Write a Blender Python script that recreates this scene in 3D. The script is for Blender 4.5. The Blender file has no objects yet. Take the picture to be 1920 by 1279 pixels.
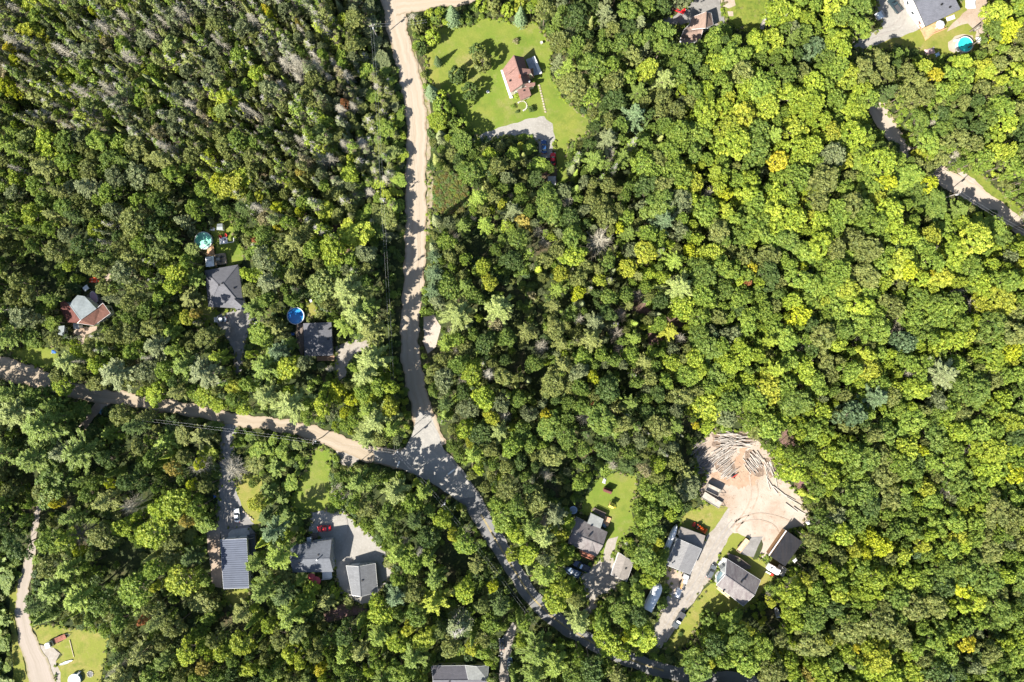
import bpy, bmesh, math, random
import numpy as np
from mathutils import Vector, Matrix
from mathutils.geometry import tessellate_polygon

C = bpy.data.collections.new("place")
SC = bpy.context.scene
SC.collection.children.link(C)
R = math.radians

# ---------------------------------------------------------------- camera, sky, sun, exposure
S = 0.175            # metres of ground per photo pixel
H = 224.0            # height of the drone above the ground
cam_d = bpy.data.cameras.new("camera")
cam = bpy.data.objects.new("camera", cam_d)
C.objects.link(cam)
cam.location = (0, 0, H)
cam_d.sensor_width = 36.0
cam_d.lens = 24.0
cam_d.clip_start = 1.0
cam_d.clip_end = 3000.0
SC.camera = cam

SUN_EL = 41.0
SHADOW_DIR = 40.0    # shadows fall towards this angle, counter-clockwise from +x
world = bpy.data.worlds.new("World")
SC.world = world
world.use_nodes = True
wn = world.node_tree
bg = wn.nodes["Background"]
sky = wn.nodes.new("ShaderNodeTexSky")
sky.sky_type = 'NISHITA'
sky.sun_disc = False
sky.sun_elevation = R(SUN_EL)
# sun stands at azimuth SHADOW_DIR+180 from +x; sky rotation is measured clockwise from +y
sky.sun_rotation = R(90 - (SHADOW_DIR + 180))
wn.links.new(sky.outputs[0], bg.inputs[0])
bg.inputs[1].default_value = 0.075
sun_d = bpy.data.lights.new("sun", 'SUN')
sun_d.energy = 4.6
sun_d.angle = R(0.5)
sun_d.color = (1.0, 0.95, 0.86)
sun = bpy.data.objects.new("sun", sun_d)
C.objects.link(sun)
_d = Vector((math.cos(R(SHADOW_DIR)) * math.cos(R(SUN_EL)), math.sin(R(SHADOW_DIR)) * math.cos(R(SUN_EL)), -math.sin(R(SUN_EL))))
sun.rotation_euler = _d.to_track_quat('-Z', 'Y').to_euler()
sun.location = (-100, -100, 150)
SC.view_settings.view_transform = 'Standard'
SC.view_settings.look = 'None'
SC.view_settings.exposure = 1.58
SC.view_settings.gamma = 1.0
SC.cycles.max_bounces = 5
SC.cycles.diffuse_bounces = 3
SC.cycles.transmission_bounces = 3
SC.cycles.transparent_max_bounces = 4

# ---------------------------------------------------------------- measuring: photo pixel -> place on the ground
def W(px, py, z=0.0):
    k = S * (1 - z / H)
    return Vector(((px - 960) * k, (640 - py) * k, z))

# ---------------------------------------------------------------- materials
def lin(c):
    return tuple((x / 12.92 if x <= 0.04045 else ((x + 0.055) / 1.055) ** 2.4) for x in c)

MATS = {}
def mat(name, col, rough=0.8, metal=0.0, var=0.15, scale=3.0, col2=None, bump=0.0, spec=0.3, coords='obj'):
    """Plain procedural surface: a base colour broken up by two sizes of noise."""
    if name in MATS: return MATS[name]
    m = bpy.data.materials.new(name); m.use_nodes = True
    nt = m.node_tree; b = nt.nodes["Principled BSDF"]
    b.inputs['Roughness'].default_value = rough
    b.inputs['Metallic'].default_value = metal
    b.inputs['Specular IOR Level'].default_value = spec
    tc = nt.nodes.new('ShaderNodeTexCoord')
    n1 = nt.nodes.new('ShaderNodeTexNoise'); n1.inputs['Scale'].default_value = scale; n1.inputs['Detail'].default_value = 6
    n2 = nt.nodes.new('ShaderNodeTexNoise'); n2.inputs['Scale'].default_value = scale * 0.22; n2.inputs['Detail'].default_value = 3
    nt.links.new(tc.outputs['Object'], n1.inputs['Vector']); nt.links.new(tc.outputs['Object'], n2.inputs['Vector'])
    add = nt.nodes.new('ShaderNodeMath'); add.operation = 'ADD'
    nt.links.new(n1.outputs[0], add.inputs[0]); nt.links.new(n2.outputs[0], add.inputs[1])
    r = nt.nodes.new('ShaderNodeMapRange'); r.inputs[1].default_value = 0.7; r.inputs[2].default_value = 1.3
    nt.links.new(add.outputs[0], r.inputs[0])
    mx = nt.nodes.new('ShaderNodeMix'); mx.data_type = 'RGBA'
    c1 = tuple(max(0, x * (1 - var)) for x in col); c2 = col2 if col2 else tuple(min(1, x * (1 + var)) for x in col)
    mx.inputs[6].default_value = (*c1, 1); mx.inputs[7].default_value = (*c2, 1)
    nt.links.new(r.outputs[0], mx.inputs[0]); nt.links.new(mx.outputs[2], b.inputs['Base Color'])
    if bump:
        bp = nt.nodes.new('ShaderNodeBump'); bp.inputs['Strength'].default_value = bump; bp.inputs['Distance'].default_value = 0.1
        nt.links.new(n1.outputs[0], bp.inputs['Height']); nt.links.new(bp.outputs[0], b.inputs['Normal'])
    MATS[name] = m
    return m

def ramp_mat(name, layers, rough=0.95, bump=0.3):
    """Ground: a chain of colours mixed by noise. layers = [(colour), (colour, scale, lo, hi), ...]"""
    m = bpy.data.materials.new(name); m.use_nodes = True
    nt = m.node_tree; b = nt.nodes["Principled BSDF"]
    b.inputs['Roughness'].default_value = rough; b.inputs['Specular IOR Level'].default_value = 0.15
    g = nt.nodes.new('ShaderNodeNewGeometry')
    prev = None; last = None
    for i, l in enumerate(layers):
        if i == 0:
            prev = nt.nodes.new('ShaderNodeRGB'); prev.outputs[0].default_value = (*l, 1); prev = prev.outputs[0]; continue
        col, sc, lo, hi = l
        n = nt.nodes.new('ShaderNodeTexNoise'); n.inputs['Scale'].default_value = sc; n.inputs['Detail'].default_value = 8; n.inputs['Roughness'].default_value = 0.65
        mp = nt.nodes.new('ShaderNodeMapping'); mp.inputs['Location'].default_value = (i * 13.7, i * 7.1, i * 3.3)
        nt.links.new(g.outputs['Position'], mp.inputs[0]); nt.links.new(mp.outputs[0], n.inputs['Vector'])
        r = nt.nodes.new('ShaderNodeMapRange'); r.inputs[1].default_value = lo; r.inputs[2].default_value = hi
        nt.links.new(n.outputs[0], r.inputs[0])
        mx = nt.nodes.new('ShaderNodeMix'); mx.data_type = 'RGBA'
        nt.links.new(r.outputs[0], mx.inputs[0]); nt.links.new(prev, mx.inputs[6]); mx.inputs[7].default_value = (*col, 1)
        prev = mx.outputs[2]; last = n
    nt.links.new(prev, b.inputs['Base Color'])
    if bump and last:
        bp = nt.nodes.new('ShaderNodeBump'); bp.inputs['Strength'].default_value = bump; bp.inputs['Distance'].default_value = 0.15
        nt.links.new(last.outputs[0], bp.inputs['Height']); nt.links.new(bp.outputs[0], b.inputs['Normal'])
    MATS[name] = m
    return m

def track_mat(name, base, track, edge, stains, rough=0.9, ntr=2):
    """A road: wheel tracks along the strip from its own UVs (u across, v metres along)."""
    m = bpy.data.materials.new(name); m.use_nodes = True
    nt = m.node_tree; b = nt.nodes["Principled BSDF"]
    b.inputs['Roughness'].default_value = rough; b.inputs['Specular IOR Level'].default_value = 0.2
    uv = nt.nodes.new('ShaderNodeUVMap'); sep = nt.nodes.new('ShaderNodeSeparateXYZ'); nt.links.new(uv.outputs[0], sep.inputs[0])
    g = nt.nodes.new('ShaderNodeNewGeometry')
    n0 = nt.nodes.new('ShaderNodeTexNoise'); n0.inputs['Scale'].default_value = 0.12; n0.inputs['Detail'].default_value = 4
    nt.links.new(g.outputs['Position'], n0.inputs['Vector'])
    # wobbling u
    w1 = nt.nodes.new('ShaderNodeMath'); w1.operation = 'MULTIPLY_ADD'; w1.inputs[1].default_value = 0.04; nt.links.new(n0.outputs[0], w1.inputs[0]); nt.links.new(sep.outputs[0], w1.inputs[2])
    sn = nt.nodes.new('ShaderNodeMath'); sn.operation = 'MULTIPLY'; sn.inputs[1].default_value = 2 * math.pi * ntr; nt.links.new(w1.outputs[0], sn.inputs[0])
    cs = nt.nodes.new('ShaderNodeMath'); cs.operation = 'COSINE'; nt.links.new(sn.outputs[0], cs.inputs[0])
    st = nt.nodes.new('ShaderNodeTexNoise'); st.inputs['Scale'].default_value = 1.0; st.inputs['Detail'].default_value = 5
    cmb = nt.nodes.new('ShaderNodeCombineXYZ')
    mu = nt.nodes.new('ShaderNodeMath'); mu.operation = 'MULTIPLY'; mu.inputs[1].default_value = 14; nt.links.new(w1.outputs[0], mu.inputs[0])
    mv = nt.nodes.new('ShaderNodeMath'); mv.operation = 'MULTIPLY'; mv.inputs[1].default_value = 0.06; nt.links.new(sep.outputs[1], mv.inputs[0])
    nt.links.new(mu.outputs[0], cmb.inputs[0]); nt.links.new(mv.outputs[0], cmb.inputs[1]); nt.links.new(cmb.outputs[0], st.inputs['Vector'])
    ad = nt.nodes.new('ShaderNodeMath'); ad.operation = 'MULTIPLY_ADD'; ad.inputs[1].default_value = 0.12; nt.links.new(cs.outputs[0], ad.inputs[0]); nt.links.new(st.outputs[0], ad.inputs[2])
    r = nt.nodes.new('ShaderNodeMapRange'); r.inputs[1].default_value = 0.3; r.inputs[2].default_value = 0.85; nt.links.new(ad.outputs[0], r.inputs[0])
    mx = nt.nodes.new('ShaderNodeMix'); mx.data_type = 'RGBA'; mx.inputs[6].default_value = (*base, 1); mx.inputs[7].default_value = (*track, 1); nt.links.new(r.outputs[0], mx.inputs[0])
    # worn edges
    ab = nt.nodes.new('ShaderNodeMath'); ab.operation = 'SUBTRACT'; ab.inputs[1].default_value = 0.5; nt.links.new(sep.outputs[0], ab.inputs[0])
    ab2 = nt.nodes.new('ShaderNodeMath'); ab2.operation = 'ABSOLUTE'; nt.links.new(ab.outputs[0], ab2.inputs[0])
    n2 = nt.nodes.new('ShaderNodeTexNoise'); n2.inputs['Scale'].default_value = 0.9; n2.inputs['Detail'].default_value = 6; nt.links.new(g.outputs['Position'], n2.inputs['Vector'])
    ed = nt.nodes.new('ShaderNodeMath'); ed.operation = 'MULTIPLY_ADD'; ed.inputs[1].default_value = 0.25; nt.links.new(n2.outputs[0], ed.inputs[0]); nt.links.new(ab2.outputs[0], ed.inputs[2])
    r2 = nt.nodes.new('ShaderNodeMapRange'); r2.inputs[1].default_value = 0.52; r2.inputs[2].default_value = 0.64; nt.links.new(ed.outputs[0], r2.inputs[0])
    mx2 = nt.nodes.new('ShaderNodeMix'); mx2.data_type = 'RGBA'; nt.links.new(r2.outputs[0], mx2.inputs[0]); nt.links.new(mx.outputs[2], mx2.inputs[6]); mx2.inputs[7].default_value = (*edge, 1)
    # patches
    n3 = nt.nodes.new('ShaderNodeTexNoise'); n3.inputs['Scale'].default_value = 0.35; n3.inputs['Detail'].default_value = 8; nt.links.new(g.outputs['Position'], n3.inputs['Vector'])
    r3 = nt.nodes.new('ShaderNodeMapRange'); r3.inputs[1].default_value = 0.5; r3.inputs[2].default_value = 0.75; r3.inputs[4].default_value = 0.6; nt.links.new(n3.outputs[0], r3.inputs[0])
    mx3 = nt.nodes.new('ShaderNodeMix'); mx3.data_type = 'RGBA'; nt.links.new(r3.outputs[0], mx3.inputs[0]); nt.links.new(mx2.outputs[2], mx3.inputs[6]); mx3.inputs[7].default_value = (*stains, 1)
    nt.links.new(mx3.outputs[2], b.inputs['Base Color'])
    MATS[name] = m
    return m

def shingle_mat(name, col, var=0.12, streak=0.0, streak_col=None, row=0.3, angle=0.0):
    """Roof covering: rows of tabs plus weathering streaks."""
    m = bpy.data.materials.new(name); m.use_nodes = True
    nt = m.node_tree; b = nt.nodes["Principled BSDF"]
    b.inputs['Roughness'].default_value = 0.9; b.inputs['Specular IOR Level'].default_value = 0.2
    tc = nt.nodes.new('ShaderNodeTexCoord'); mp = nt.nodes.new('ShaderNodeMapping'); mp.inputs['Rotation'].default_value = (0, 0, angle)
    nt.links.new(tc.outputs['Object'], mp.inputs[0])
    br = nt.nodes.new('ShaderNodeTexBrick'); br.inputs['Scale'].default_value = 1.0; br.inputs['Brick Width'].default_value = 0.9; br.inputs['Row Height'].default_value = row
    br.inputs['Mortar Size'].default_value = 0.03
    br.inputs['Color1'].default_value = (*[x * (1 - var) for x in col], 1); br.inputs['Color2'].default_value = (*[min(1, x * (1 + var)) for x in col], 1)
    br.inputs['Mortar'].default_value = (*[x * 0.7 for x in col], 1)
    nt.links.new(mp.outputs[0], br.inputs['Vector'])
    n = nt.nodes.new('ShaderNodeTexNoise'); n.inputs['Scale'].default_value = 0.8; n.inputs['Detail'].default_value = 8
    mp2 = nt.nodes.new('ShaderNodeMapping'); mp2.inputs['Rotation'].default_value = (0, 0, angle); mp2.inputs['Scale'].default_value = (1.6, 0.25, 1)
    nt.links.new(tc.outputs['Object'], mp2.inputs[0]); nt.links.new(mp2.outputs[0], n.inputs['Vector'])
    r = nt.nodes.new('ShaderNodeMapRange'); r.inputs[1].default_value = 0.42; r.inputs[2].default_value = 0.68; r.inputs[4].default_value = streak
    nt.links.new(n.outputs[0], r.inputs[0])
    mx = nt.nodes.new('ShaderNodeMix'); mx.data_type = 'RGBA'; nt.links.new(r.outputs[0], mx.inputs[0]); nt.links.new(br.outputs[0], mx.inputs[6])
    sc = streak_col or [x * 0.6 for x in col]; mx.inputs[7].default_value = (*sc, 1)
    n5 = nt.nodes.new('ShaderNodeTexNoise'); n5.inputs['Scale'].default_value = 9; n5.inputs['Detail'].default_value = 3; nt.links.new(tc.outputs['Object'], n5.inputs['Vector'])
    r5 = nt.nodes.new('ShaderNodeMapRange'); r5.inputs[3].default_value = 0.75; r5.inputs[4].default_value = 1.25; nt.links.new(n5.outputs[0], r5.inputs[0])
    ml = nt.nodes.new('ShaderNodeMix'); ml.data_type = 'RGBA'; ml.blend_type = 'MULTIPLY'; ml.inputs[0].default_value = 1.0
    nt.links.new(mx.outputs[2], ml.inputs[6]); nt.links.new(r5.outputs[0], ml.inputs[7])
    nt.links.new(ml.outputs[2], b.inputs['Base Color'])
    MATS[name] = m
    return m

def leaf_mat(name, translucent=0.3, sat=1.0):
    """Leaves: the tree's own tint (object property or point attribute) varied from leaf clump to leaf clump."""
    m = bpy.data.materials.new(name); m.use_nodes = True
    nt = m.node_tree; b = nt.nodes["Principled BSDF"]; out = nt.nodes["Material Output"]
    b.inputs['Roughness'].default_value = 0.55; b.inputs['Specular IOR Level'].default_value = 0.25
    at = nt.nodes.new('ShaderNodeAttribute'); at.attribute_type = 'INSTANCER'; at.attribute_name = 'tint'
    v = nt.nodes.new('ShaderNodeAttribute'); v.attribute_type = 'GEOMETRY'; v.attribute_name = 'leafvar'
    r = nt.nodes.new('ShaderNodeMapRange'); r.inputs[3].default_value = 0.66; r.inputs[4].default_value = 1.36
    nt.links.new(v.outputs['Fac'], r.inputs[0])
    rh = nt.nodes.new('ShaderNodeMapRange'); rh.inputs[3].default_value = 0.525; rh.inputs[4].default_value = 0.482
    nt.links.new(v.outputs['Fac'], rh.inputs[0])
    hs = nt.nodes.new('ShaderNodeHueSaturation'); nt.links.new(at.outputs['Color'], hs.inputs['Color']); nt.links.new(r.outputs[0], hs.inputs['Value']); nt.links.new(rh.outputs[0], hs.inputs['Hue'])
    hs.inputs['Saturation'].default_value = sat
    nt.links.new(hs.outputs[0], b.inputs['Base Color'])
    tr = nt.nodes.new('ShaderNodeBsdfTranslucent'); nt.links.new(hs.outputs[0], tr.inputs['Color'])
    mx = nt.nodes.new('ShaderNodeMixShader'); mx.inputs[0].default_value = translucent
    nt.links.new(b.outputs[0], mx.inputs[1]); nt.links.new(tr.outputs[0], mx.inputs[2]); nt.links.new(mx.outputs[0], out.inputs['Surface'])
    MATS[name] = m
    return m

def glass_mat(name='window_glass', col=(0.02, 0.03, 0.04)):
    return mat(name, col, 0.08, 0.0, 0.1, 1.0, spec=0.8)

# ---------------------------------------------------------------- mesh helpers
class MB:
    def __init__(s): s.v = []; s.f = []
    def add(s, vs, fs):
        o = len(s.v); s.v += [tuple(v) for v in vs]; s.f += [tuple(i + o for i in f) for f in fs]; return s
    def box(s, c, size, rz=0.0, ry=0.0, top=1.0):
        x, y, z = [q / 2 for q in size]
        vs = []
        M = Matrix.Rotation(rz, 3, 'Z') @ Matrix.Rotation(ry, 3, 'Y')
        for dz in (-1, 1):
            k = 1.0 if dz < 0 else top
            for dx, dy in ((-1, -1), (1, -1), (1, 1), (-1, 1)):
                vs.append(M @ Vector((dx * x * k, dy * y * k, dz * z)) + Vector(c))
        return s.add(vs, [(3, 2, 1, 0), (4, 5, 6, 7), (0, 1, 5, 4), (1, 2, 6, 5), (2, 3, 7, 6), (3, 0, 4, 7)])
    def bar(s, p, q, w, h):
        p, q = Vector(p), Vector(q); d = q - p
        if d.length < 1e-6: return s
        u = Vector((-d.y, d.x, 0)); u = u.normalized() if u.length > 1e-6 else Vector((1, 0, 0))
        n = d.cross(u).normalized(); u = u * w / 2; n = n * h / 2
        vs = [p - u - n, p + u - n, p + u + n, p - u + n, q - u - n, q + u - n, q + u + n, q - u + n]
        return s.add(vs, [(0, 1, 2, 3), (7, 6, 5, 4), (0, 4, 5, 1), (1, 5, 6, 2), (2, 6, 7, 3), (3, 7, 4, 0)])
    def tube(s, p, q, r, r2=None, n=8, cap=True):
        p, q = Vector(p), Vector(q); r2 = r if r2 is None else r2
        d = (q - p); 
        if d.length < 1e-6: return s
        d.normalize(); a = d.orthogonal().normalized(); b = d.cross(a)
        vs = []
        for c, rr in ((p, r), (q, r2)):
            for i in range(n):
                t = 2 * math.pi * i / n; vs.append(c + (a * math.cos(t) + b * math.sin(t)) * rr)
        fs = [(i, (i + 1) % n, n + (i + 1) % n, n + i) for i in range(n)]
        if cap: fs += [tuple(range(n - 1, -1, -1)), tuple(range(n, 2 * n))]
        return s.add(vs, fs)
    def loft(s, rings, cap0=True, cap1=True):
        """rings = [(list of (x,y), z)]"""
        n = len(rings[0][0]); vs = []
        for pts, z in rings:
            vs += [(p[0], p[1], z if len(p) < 3 else p[2]) for p in pts]
        fs = []
        for k in range(len(rings) - 1):
            for i in range(n): fs.append((k * n + i, k * n + (i + 1) % n, (k + 1) * n + (i + 1) % n, (k + 1) * n + i))
        if cap0: fs.append(tuple(range(n - 1, -1, -1)))
        if cap1: fs.append(tuple((len(rings) - 1) * n + i for i in range(n)))
        return s.add(vs, fs)
    def poly(s, pts, z0, z1):
        return s.loft([([(p[0], p[1]) for p in pts], z0), ([(p[0], p[1]) for p in pts], z1)])

def mesh_of(name, mb, m, shift=(0, 0, 0), smooth=False):
    me = bpy.data.meshes.new(name)
    me.from_pydata([(v[0] - shift[0], v[1] - shift[1], v[2] - shift[2]) for v in mb.v], [], mb.f)
    me.materials.append(m)
    if smooth:
        for p in me.polygons: p.use_smooth = True
    me.update()
    bm = bmesh.new(); bm.from_mesh(me); bmesh.ops.recalc_face_normals(bm, faces=bm.faces); bm.to_mesh(me); bm.free()
    return me

def thing(name, label, cat, loc=(0, 0, 0), rz=0.0, group=None):
    o = bpy.data.objects.new(name, None); C.objects.link(o)
    o.empty_display_size = 0.5
    o.location = loc; o.rotation_euler = (0, 0, rz); o['label'] = label; o['category'] = cat
    if group: o['group'] = group
    return o

def part(name, mb, m, parent, world=False, smooth=False, bevel=0.0):
    root = parent
    while root.parent: root = root.parent
    me = mesh_of(name, mb, m, root.location if world else (0, 0, 0), smooth)
    o = bpy.data.objects.new(name, me); C.objects.link(o); o.parent = parent
    if bevel:
        b = o.modifiers.new('bevel', 'BEVEL'); b.width = bevel; b.segments = 2; b.limit_method = 'ANGLE'
    return o

def single(name, label, cat, mb, m, loc=(0, 0, 0), rz=0.0, group=None, smooth=False, bevel=0.0):
    me = mesh_of(name, mb, m, (0, 0, 0), smooth)
    o = bpy.data.objects.new(name, me); C.objects.link(o); o.location = loc; o.rotation_euler = (0, 0, rz)
    o['label'] = label; o['category'] = cat
    if group: o['group'] = group
    if bevel:
        b = o.modifiers.new('bevel', 'BEVEL'); b.width = bevel; b.segments = 2; b.limit_method = 'ANGLE'
    return o

rng = random.Random(7)
def rough_outline(pts, step=1.2, amp=0.35, seed=0):
    """Metres outline with an uneven edge."""
    r = random.Random(seed); out = []
    n = len(pts)
    ph = [r.uniform(0, 6.28) for _ in range(4)]
    acc = 0.0
    for i in range(n):
        a, b = Vector(pts[i][:2]), Vector(pts[(i + 1) % n][:2]); L = (b - a).length
        k = max(1, int(L / step)); d = (b - a) / max(L, 1e-6); nn = Vector((-d.y, d.x))
        for j in range(k):
            t = j / k; w = acc + L * t
            off = amp * (0.5 * math.sin(w * 0.55 + ph[0]) + 0.35 * math.sin(w * 1.3 + ph[1]) + r.uniform(-0.35, 0.35))
            p = a + (b - a) * t + nn * off; out.append((p.x, p.y))
        acc += L
    return out

ZL = [0.010]
def patch(name, pix, m, kind='structure', amp=0.35, step=1.2, seed=None, z=None):
    """A sheet of ground cover traced on the ground."""
    pts = [W(x, y) for x, y in pix]
    out = rough_outline(pts, step, amp, seed if seed is not None else len(pix) * 7 + int(pix[0][0]))
    if z is None: ZL[0] += 0.002; z = ZL[0]
    tris = tessellate_polygon([[Vector((p[0], p[1], 0)) for p in out]])
    me = bpy.data.meshes.new(name); me.from_pydata([(p[0], p[1], z) for p in out], [], [tuple(t) for t in tris]); me.materials.append(m)
    bm = bmesh.new(); bm.from_mesh(me); bmesh.ops.recalc_face_normals(bm, faces=bm.faces)
    for f in bm.faces:
        if f.normal.z < 0: f.normal_flip()
    bm.to_mesh(me); bm.free()
    o = bpy.data.objects.new(name, me); C.objects.link(o); o['kind'] = kind
    return o

def catmull(pts, n=8):
    out = []
    P = [pts[0]] + list(pts) + [pts[-1]]
    for i in range(1, len(P) - 2):
        for j in range(n):
            t = j / n; p0, p1, p2, p3 = P[i - 1], P[i], P[i + 1], P[i + 2]
            out.append(tuple(0.5 * ((2 * p1[k]) + (-p0[k] + p2[k]) * t + (2 * p0[k] - 5 * p1[k] + 4 * p2[k] - p3[k]) * t * t + (-p0[k] + 3 * p1[k] - 3 * p2[k] + p3[k]) * t ** 3) for k in range(len(p1))))
    out.append(tuple(pts[-1])); return out

def strip(name, pix, m, z, edge=0.25, kind='structure', seed=1, nacross=6):
    """A road: pix = [(px, py, width_px)] down its middle; UVs u across, v metres along."""
    c = catmull(pix, 10); r = random.Random(seed)
    P = [W(p[0], p[1]) for p in c]; Wd = [p[2] * S for p in c]
    vs, fs, uv = [], [], []
    acc = 0
    for i, p in enumerate(P):
        d = (P[min(i + 1, len(P) - 1)] - P[max(i - 1, 0)]).normalized(); n = Vector((-d.y, d.x, 0))
        if i: acc += (p - P[i - 1]).length
        e0 = Wd[i] / 2 + edge * (r.uniform(-.5, .5) + 0.5 * math.sin(acc * .8)); e1 = Wd[i] / 2 + edge * (r.uniform(-.5, .5) + 0.5 * math.sin(acc * .63 + 2))
        for k in range(nacross + 1):
            t = k / nacross; q = p + n * (e0 * (1 - t) - e1 * t); vs.append((q.x, q.y, z)); uv.append((t, acc))
    w = nacross + 1
    for i in range(len(P) - 1):
        for k in range(nacross): fs.append((i * w + k, i * w + k + 1, (i + 1) * w + k + 1, (i + 1) * w + k))
    me = bpy.data.meshes.new(name); me.from_pydata(vs, [], fs); me.materials.append(m)
    ul = me.uv_layers.new(name='UVMap')
    for lp in me.loops: ul.data[lp.index].uv = uv[lp.vertex_index]
    bm = bmesh.new(); bm.from_mesh(me)
    for f in bm.faces:
        f.normal_update()
        if f.normal.z < 0: f.normal_flip()
    bm.to_mesh(me); bm.free()
    o = bpy.data.objects.new(name, me); C.objects.link(o); o['kind'] = kind
    return o
# ================================================================ the setting: ground, lawns, roads, drives
M_floor = ramp_mat('forest_floor', [(0.035, 0.045, 0.018), ((0.06, 0.075, 0.02), 0.25, 0.4, 0.6), ((0.10, 0.075, 0.045), 0.11, 0.52, 0.68), ((0.02, 0.03, 0.012), 1.3, 0.45, 0.65)])
M_lawn = ramp_mat('lawn_grass', [(0.114, 0.169, 0.022), ((0.182, 0.195, 0.039), 0.10, 0.42, 0.64), ((0.081, 0.126, 0.019), 0.28, 0.5, 0.74), ((0.256, 0.195, 0.100), 0.06, 0.54, 0.72), ((0.202, 0.201, 0.067), 0.5, 0.56, 0.75), ((0.129, 0.157, 0.027), 2.4, 0.42, 0.7)], bump=0.5)
M_dry = ramp_mat('dry_grass', [(0.168, 0.187, 0.033), ((0.235, 0.199, 0.064), 0.16, 0.42, 0.62), ((0.108, 0.142, 0.021), 0.4, 0.5, 0.7), ((0.282, 0.220, 0.110), 0.3, 0.60, 0.75), ((0.155, 0.161, 0.035), 2.5, 0.45, 0.7)], bump=0.5)
M_weed = ramp_mat('weeds', [(0.108, 0.148, 0.022), ((0.180, 0.196, 0.036), 0.35, 0.4, 0.62), ((0.054, 0.079, 0.014), 0.8, 0.5, 0.7), ((0.216, 0.169, 0.097), 0.6, 0.6, 0.72)], bump=0.8)
M_reed = ramp_mat('reeds', [(0.05, 0.07, 0.022), ((0.075, 0.085, 0.035), 0.8, 0.4, 0.62), ((0.02, 0.03, 0.012), 1.6, 0.48, 0.66)], bump=1.0)
M_gravel = ramp_mat('drive_gravel', [(0.280, 0.251, 0.218), ((0.235, 0.205, 0.169), 0.3, 0.42, 0.64), ((0.335, 0.307, 0.269), 1.4, 0.5, 0.7), ((0.188, 0.157, 0.115), 0.18, 0.58, 0.76)], bump=0.4)
M_grey = ramp_mat('grey_drive', [(0.204, 0.195, 0.185), ((0.164, 0.156, 0.146), 0.3, 0.42, 0.64), ((0.253, 0.241, 0.226), 1.4, 0.5, 0.7), ((0.221, 0.184, 0.140), 0.15, 0.62, 0.78)], bump=0.3)
M_pale = ramp_mat('pale_drive', [(0.271, 0.254, 0.228), ((0.225, 0.211, 0.186), 0.2, 0.42, 0.66), ((0.317, 0.301, 0.271), 1.6, 0.5, 0.7)], bump=0.3)
M_sand = ramp_mat('bare_dirt', [(0.304, 0.235, 0.178), ((0.240, 0.165, 0.114), 0.16, 0.46, 0.64), ((0.377, 0.325, 0.275), 0.05, 0.42, 0.6), ((0.196, 0.140, 0.097), 0.7, 0.57, 0.74), ((0.333, 0.275, 0.224), 3.0, 0.5, 0.7)], bump=0.6)
M_pit = ramp_mat('orange_dirt', [(0.30, 0.20, 0.135), ((0.34, 0.245, 0.175), 0.3, 0.42, 0.6), ((0.22, 0.145, 0.10), 0.9, 0.54, 0.74)], bump=0.6)
M_beach = ramp_mat('pale_sand', [(0.346, 0.299, 0.241), ((0.295, 0.235, 0.180), 0.5, 0.42, 0.66)], bump=0.4)
M_yard = ramp_mat('packed_yard', [(0.359, 0.318, 0.272), ((0.296, 0.231, 0.168), 0.3, 0.45, 0.66), ((0.390, 0.358, 0.311), 0.12, 0.45, 0.6), ((0.218, 0.151, 0.104), 0.8, 0.56, 0.76)], bump=0.5)
M_shoulder = ramp_mat('road_shoulder', [(0.259, 0.209, 0.144), ((0.144, 0.144, 0.043), 0.5, 0.42, 0.6), ((0.324, 0.274, 0.216), 1.1, 0.5, 0.7)], bump=0.5)
M_litter = ramp_mat('leaf_litter', [(0.133, 0.098, 0.063), ((0.196, 0.105, 0.105), 0.5, 0.42, 0.6), ((0.063, 0.063, 0.021), 1.1, 0.5, 0.66), ((0.084, 0.056, 0.035), 2.5, 0.5, 0.7)], bump=0.9)
M_road = track_mat('gravel_road', (0.337, 0.285, 0.223), (0.285, 0.230, 0.167), (0.220, 0.165, 0.106), (0.305, 0.251, 0.193), ntr=3)
M_road2 = track_mat('lane_gravel', (0.317, 0.263, 0.198), (0.246, 0.195, 0.137), (0.238, 0.180, 0.115), (0.288, 0.236, 0.178), ntr=2)
M_asph = track_mat('old_asphalt', (0.171, 0.168, 0.167), (0.139, 0.140, 0.139), (0.223, 0.201, 0.167), (0.199, 0.194, 0.190), ntr=2)
M_junc = ramp_mat('junction_surface', [(0.292, 0.277, 0.253), ((0.241, 0.230, 0.213), 0.22, 0.42, 0.66), ((0.336, 0.318, 0.286), 1.1, 0.5, 0.7)], bump=0.3)
M_lane = track_mat('worn_paving', (0.366, 0.309, 0.253), (0.296, 0.252, 0.209), (0.374, 0.281, 0.189), (0.390, 0.323, 0.253), ntr=2)
M_track = track_mat('two_track', (0.292, 0.249, 0.210), (0.239, 0.203, 0.161), (0.199, 0.171, 0.086), (0.258, 0.223, 0.186), ntr=2)

g = bpy.data.meshes.new('ground')
N = 60; X = np.linspace(-700, 700, N)
vs = [(x, y, 0.0) for y in X for x in X]
g.from_pydata(vs, [], [(j * N + i, j * N + i + 1, (j + 1) * N + i + 1, (j + 1) * N + i) for j in range(N - 1) for i in range(N - 1)])
g.materials.append(M_floor)
go = bpy.data.objects.new('ground', g); C.objects.link(go); go['kind'] = 'structure'

# every cleared polygon, in photo pixels; also used to keep crowns off what the photo shows
CLEAR = []; SUNNY = []
def clearing(name, pix, m, keep=True, **k):
    o = patch(name, pix, m, **k)
    if keep: CLEAR.append(pix)
    if keep and name in ('lawn', 'drive', 'weed_patch', 'log_yard', 'road_verge', 'road_shoulder'): SUNNY.append(pix)
    return o

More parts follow.
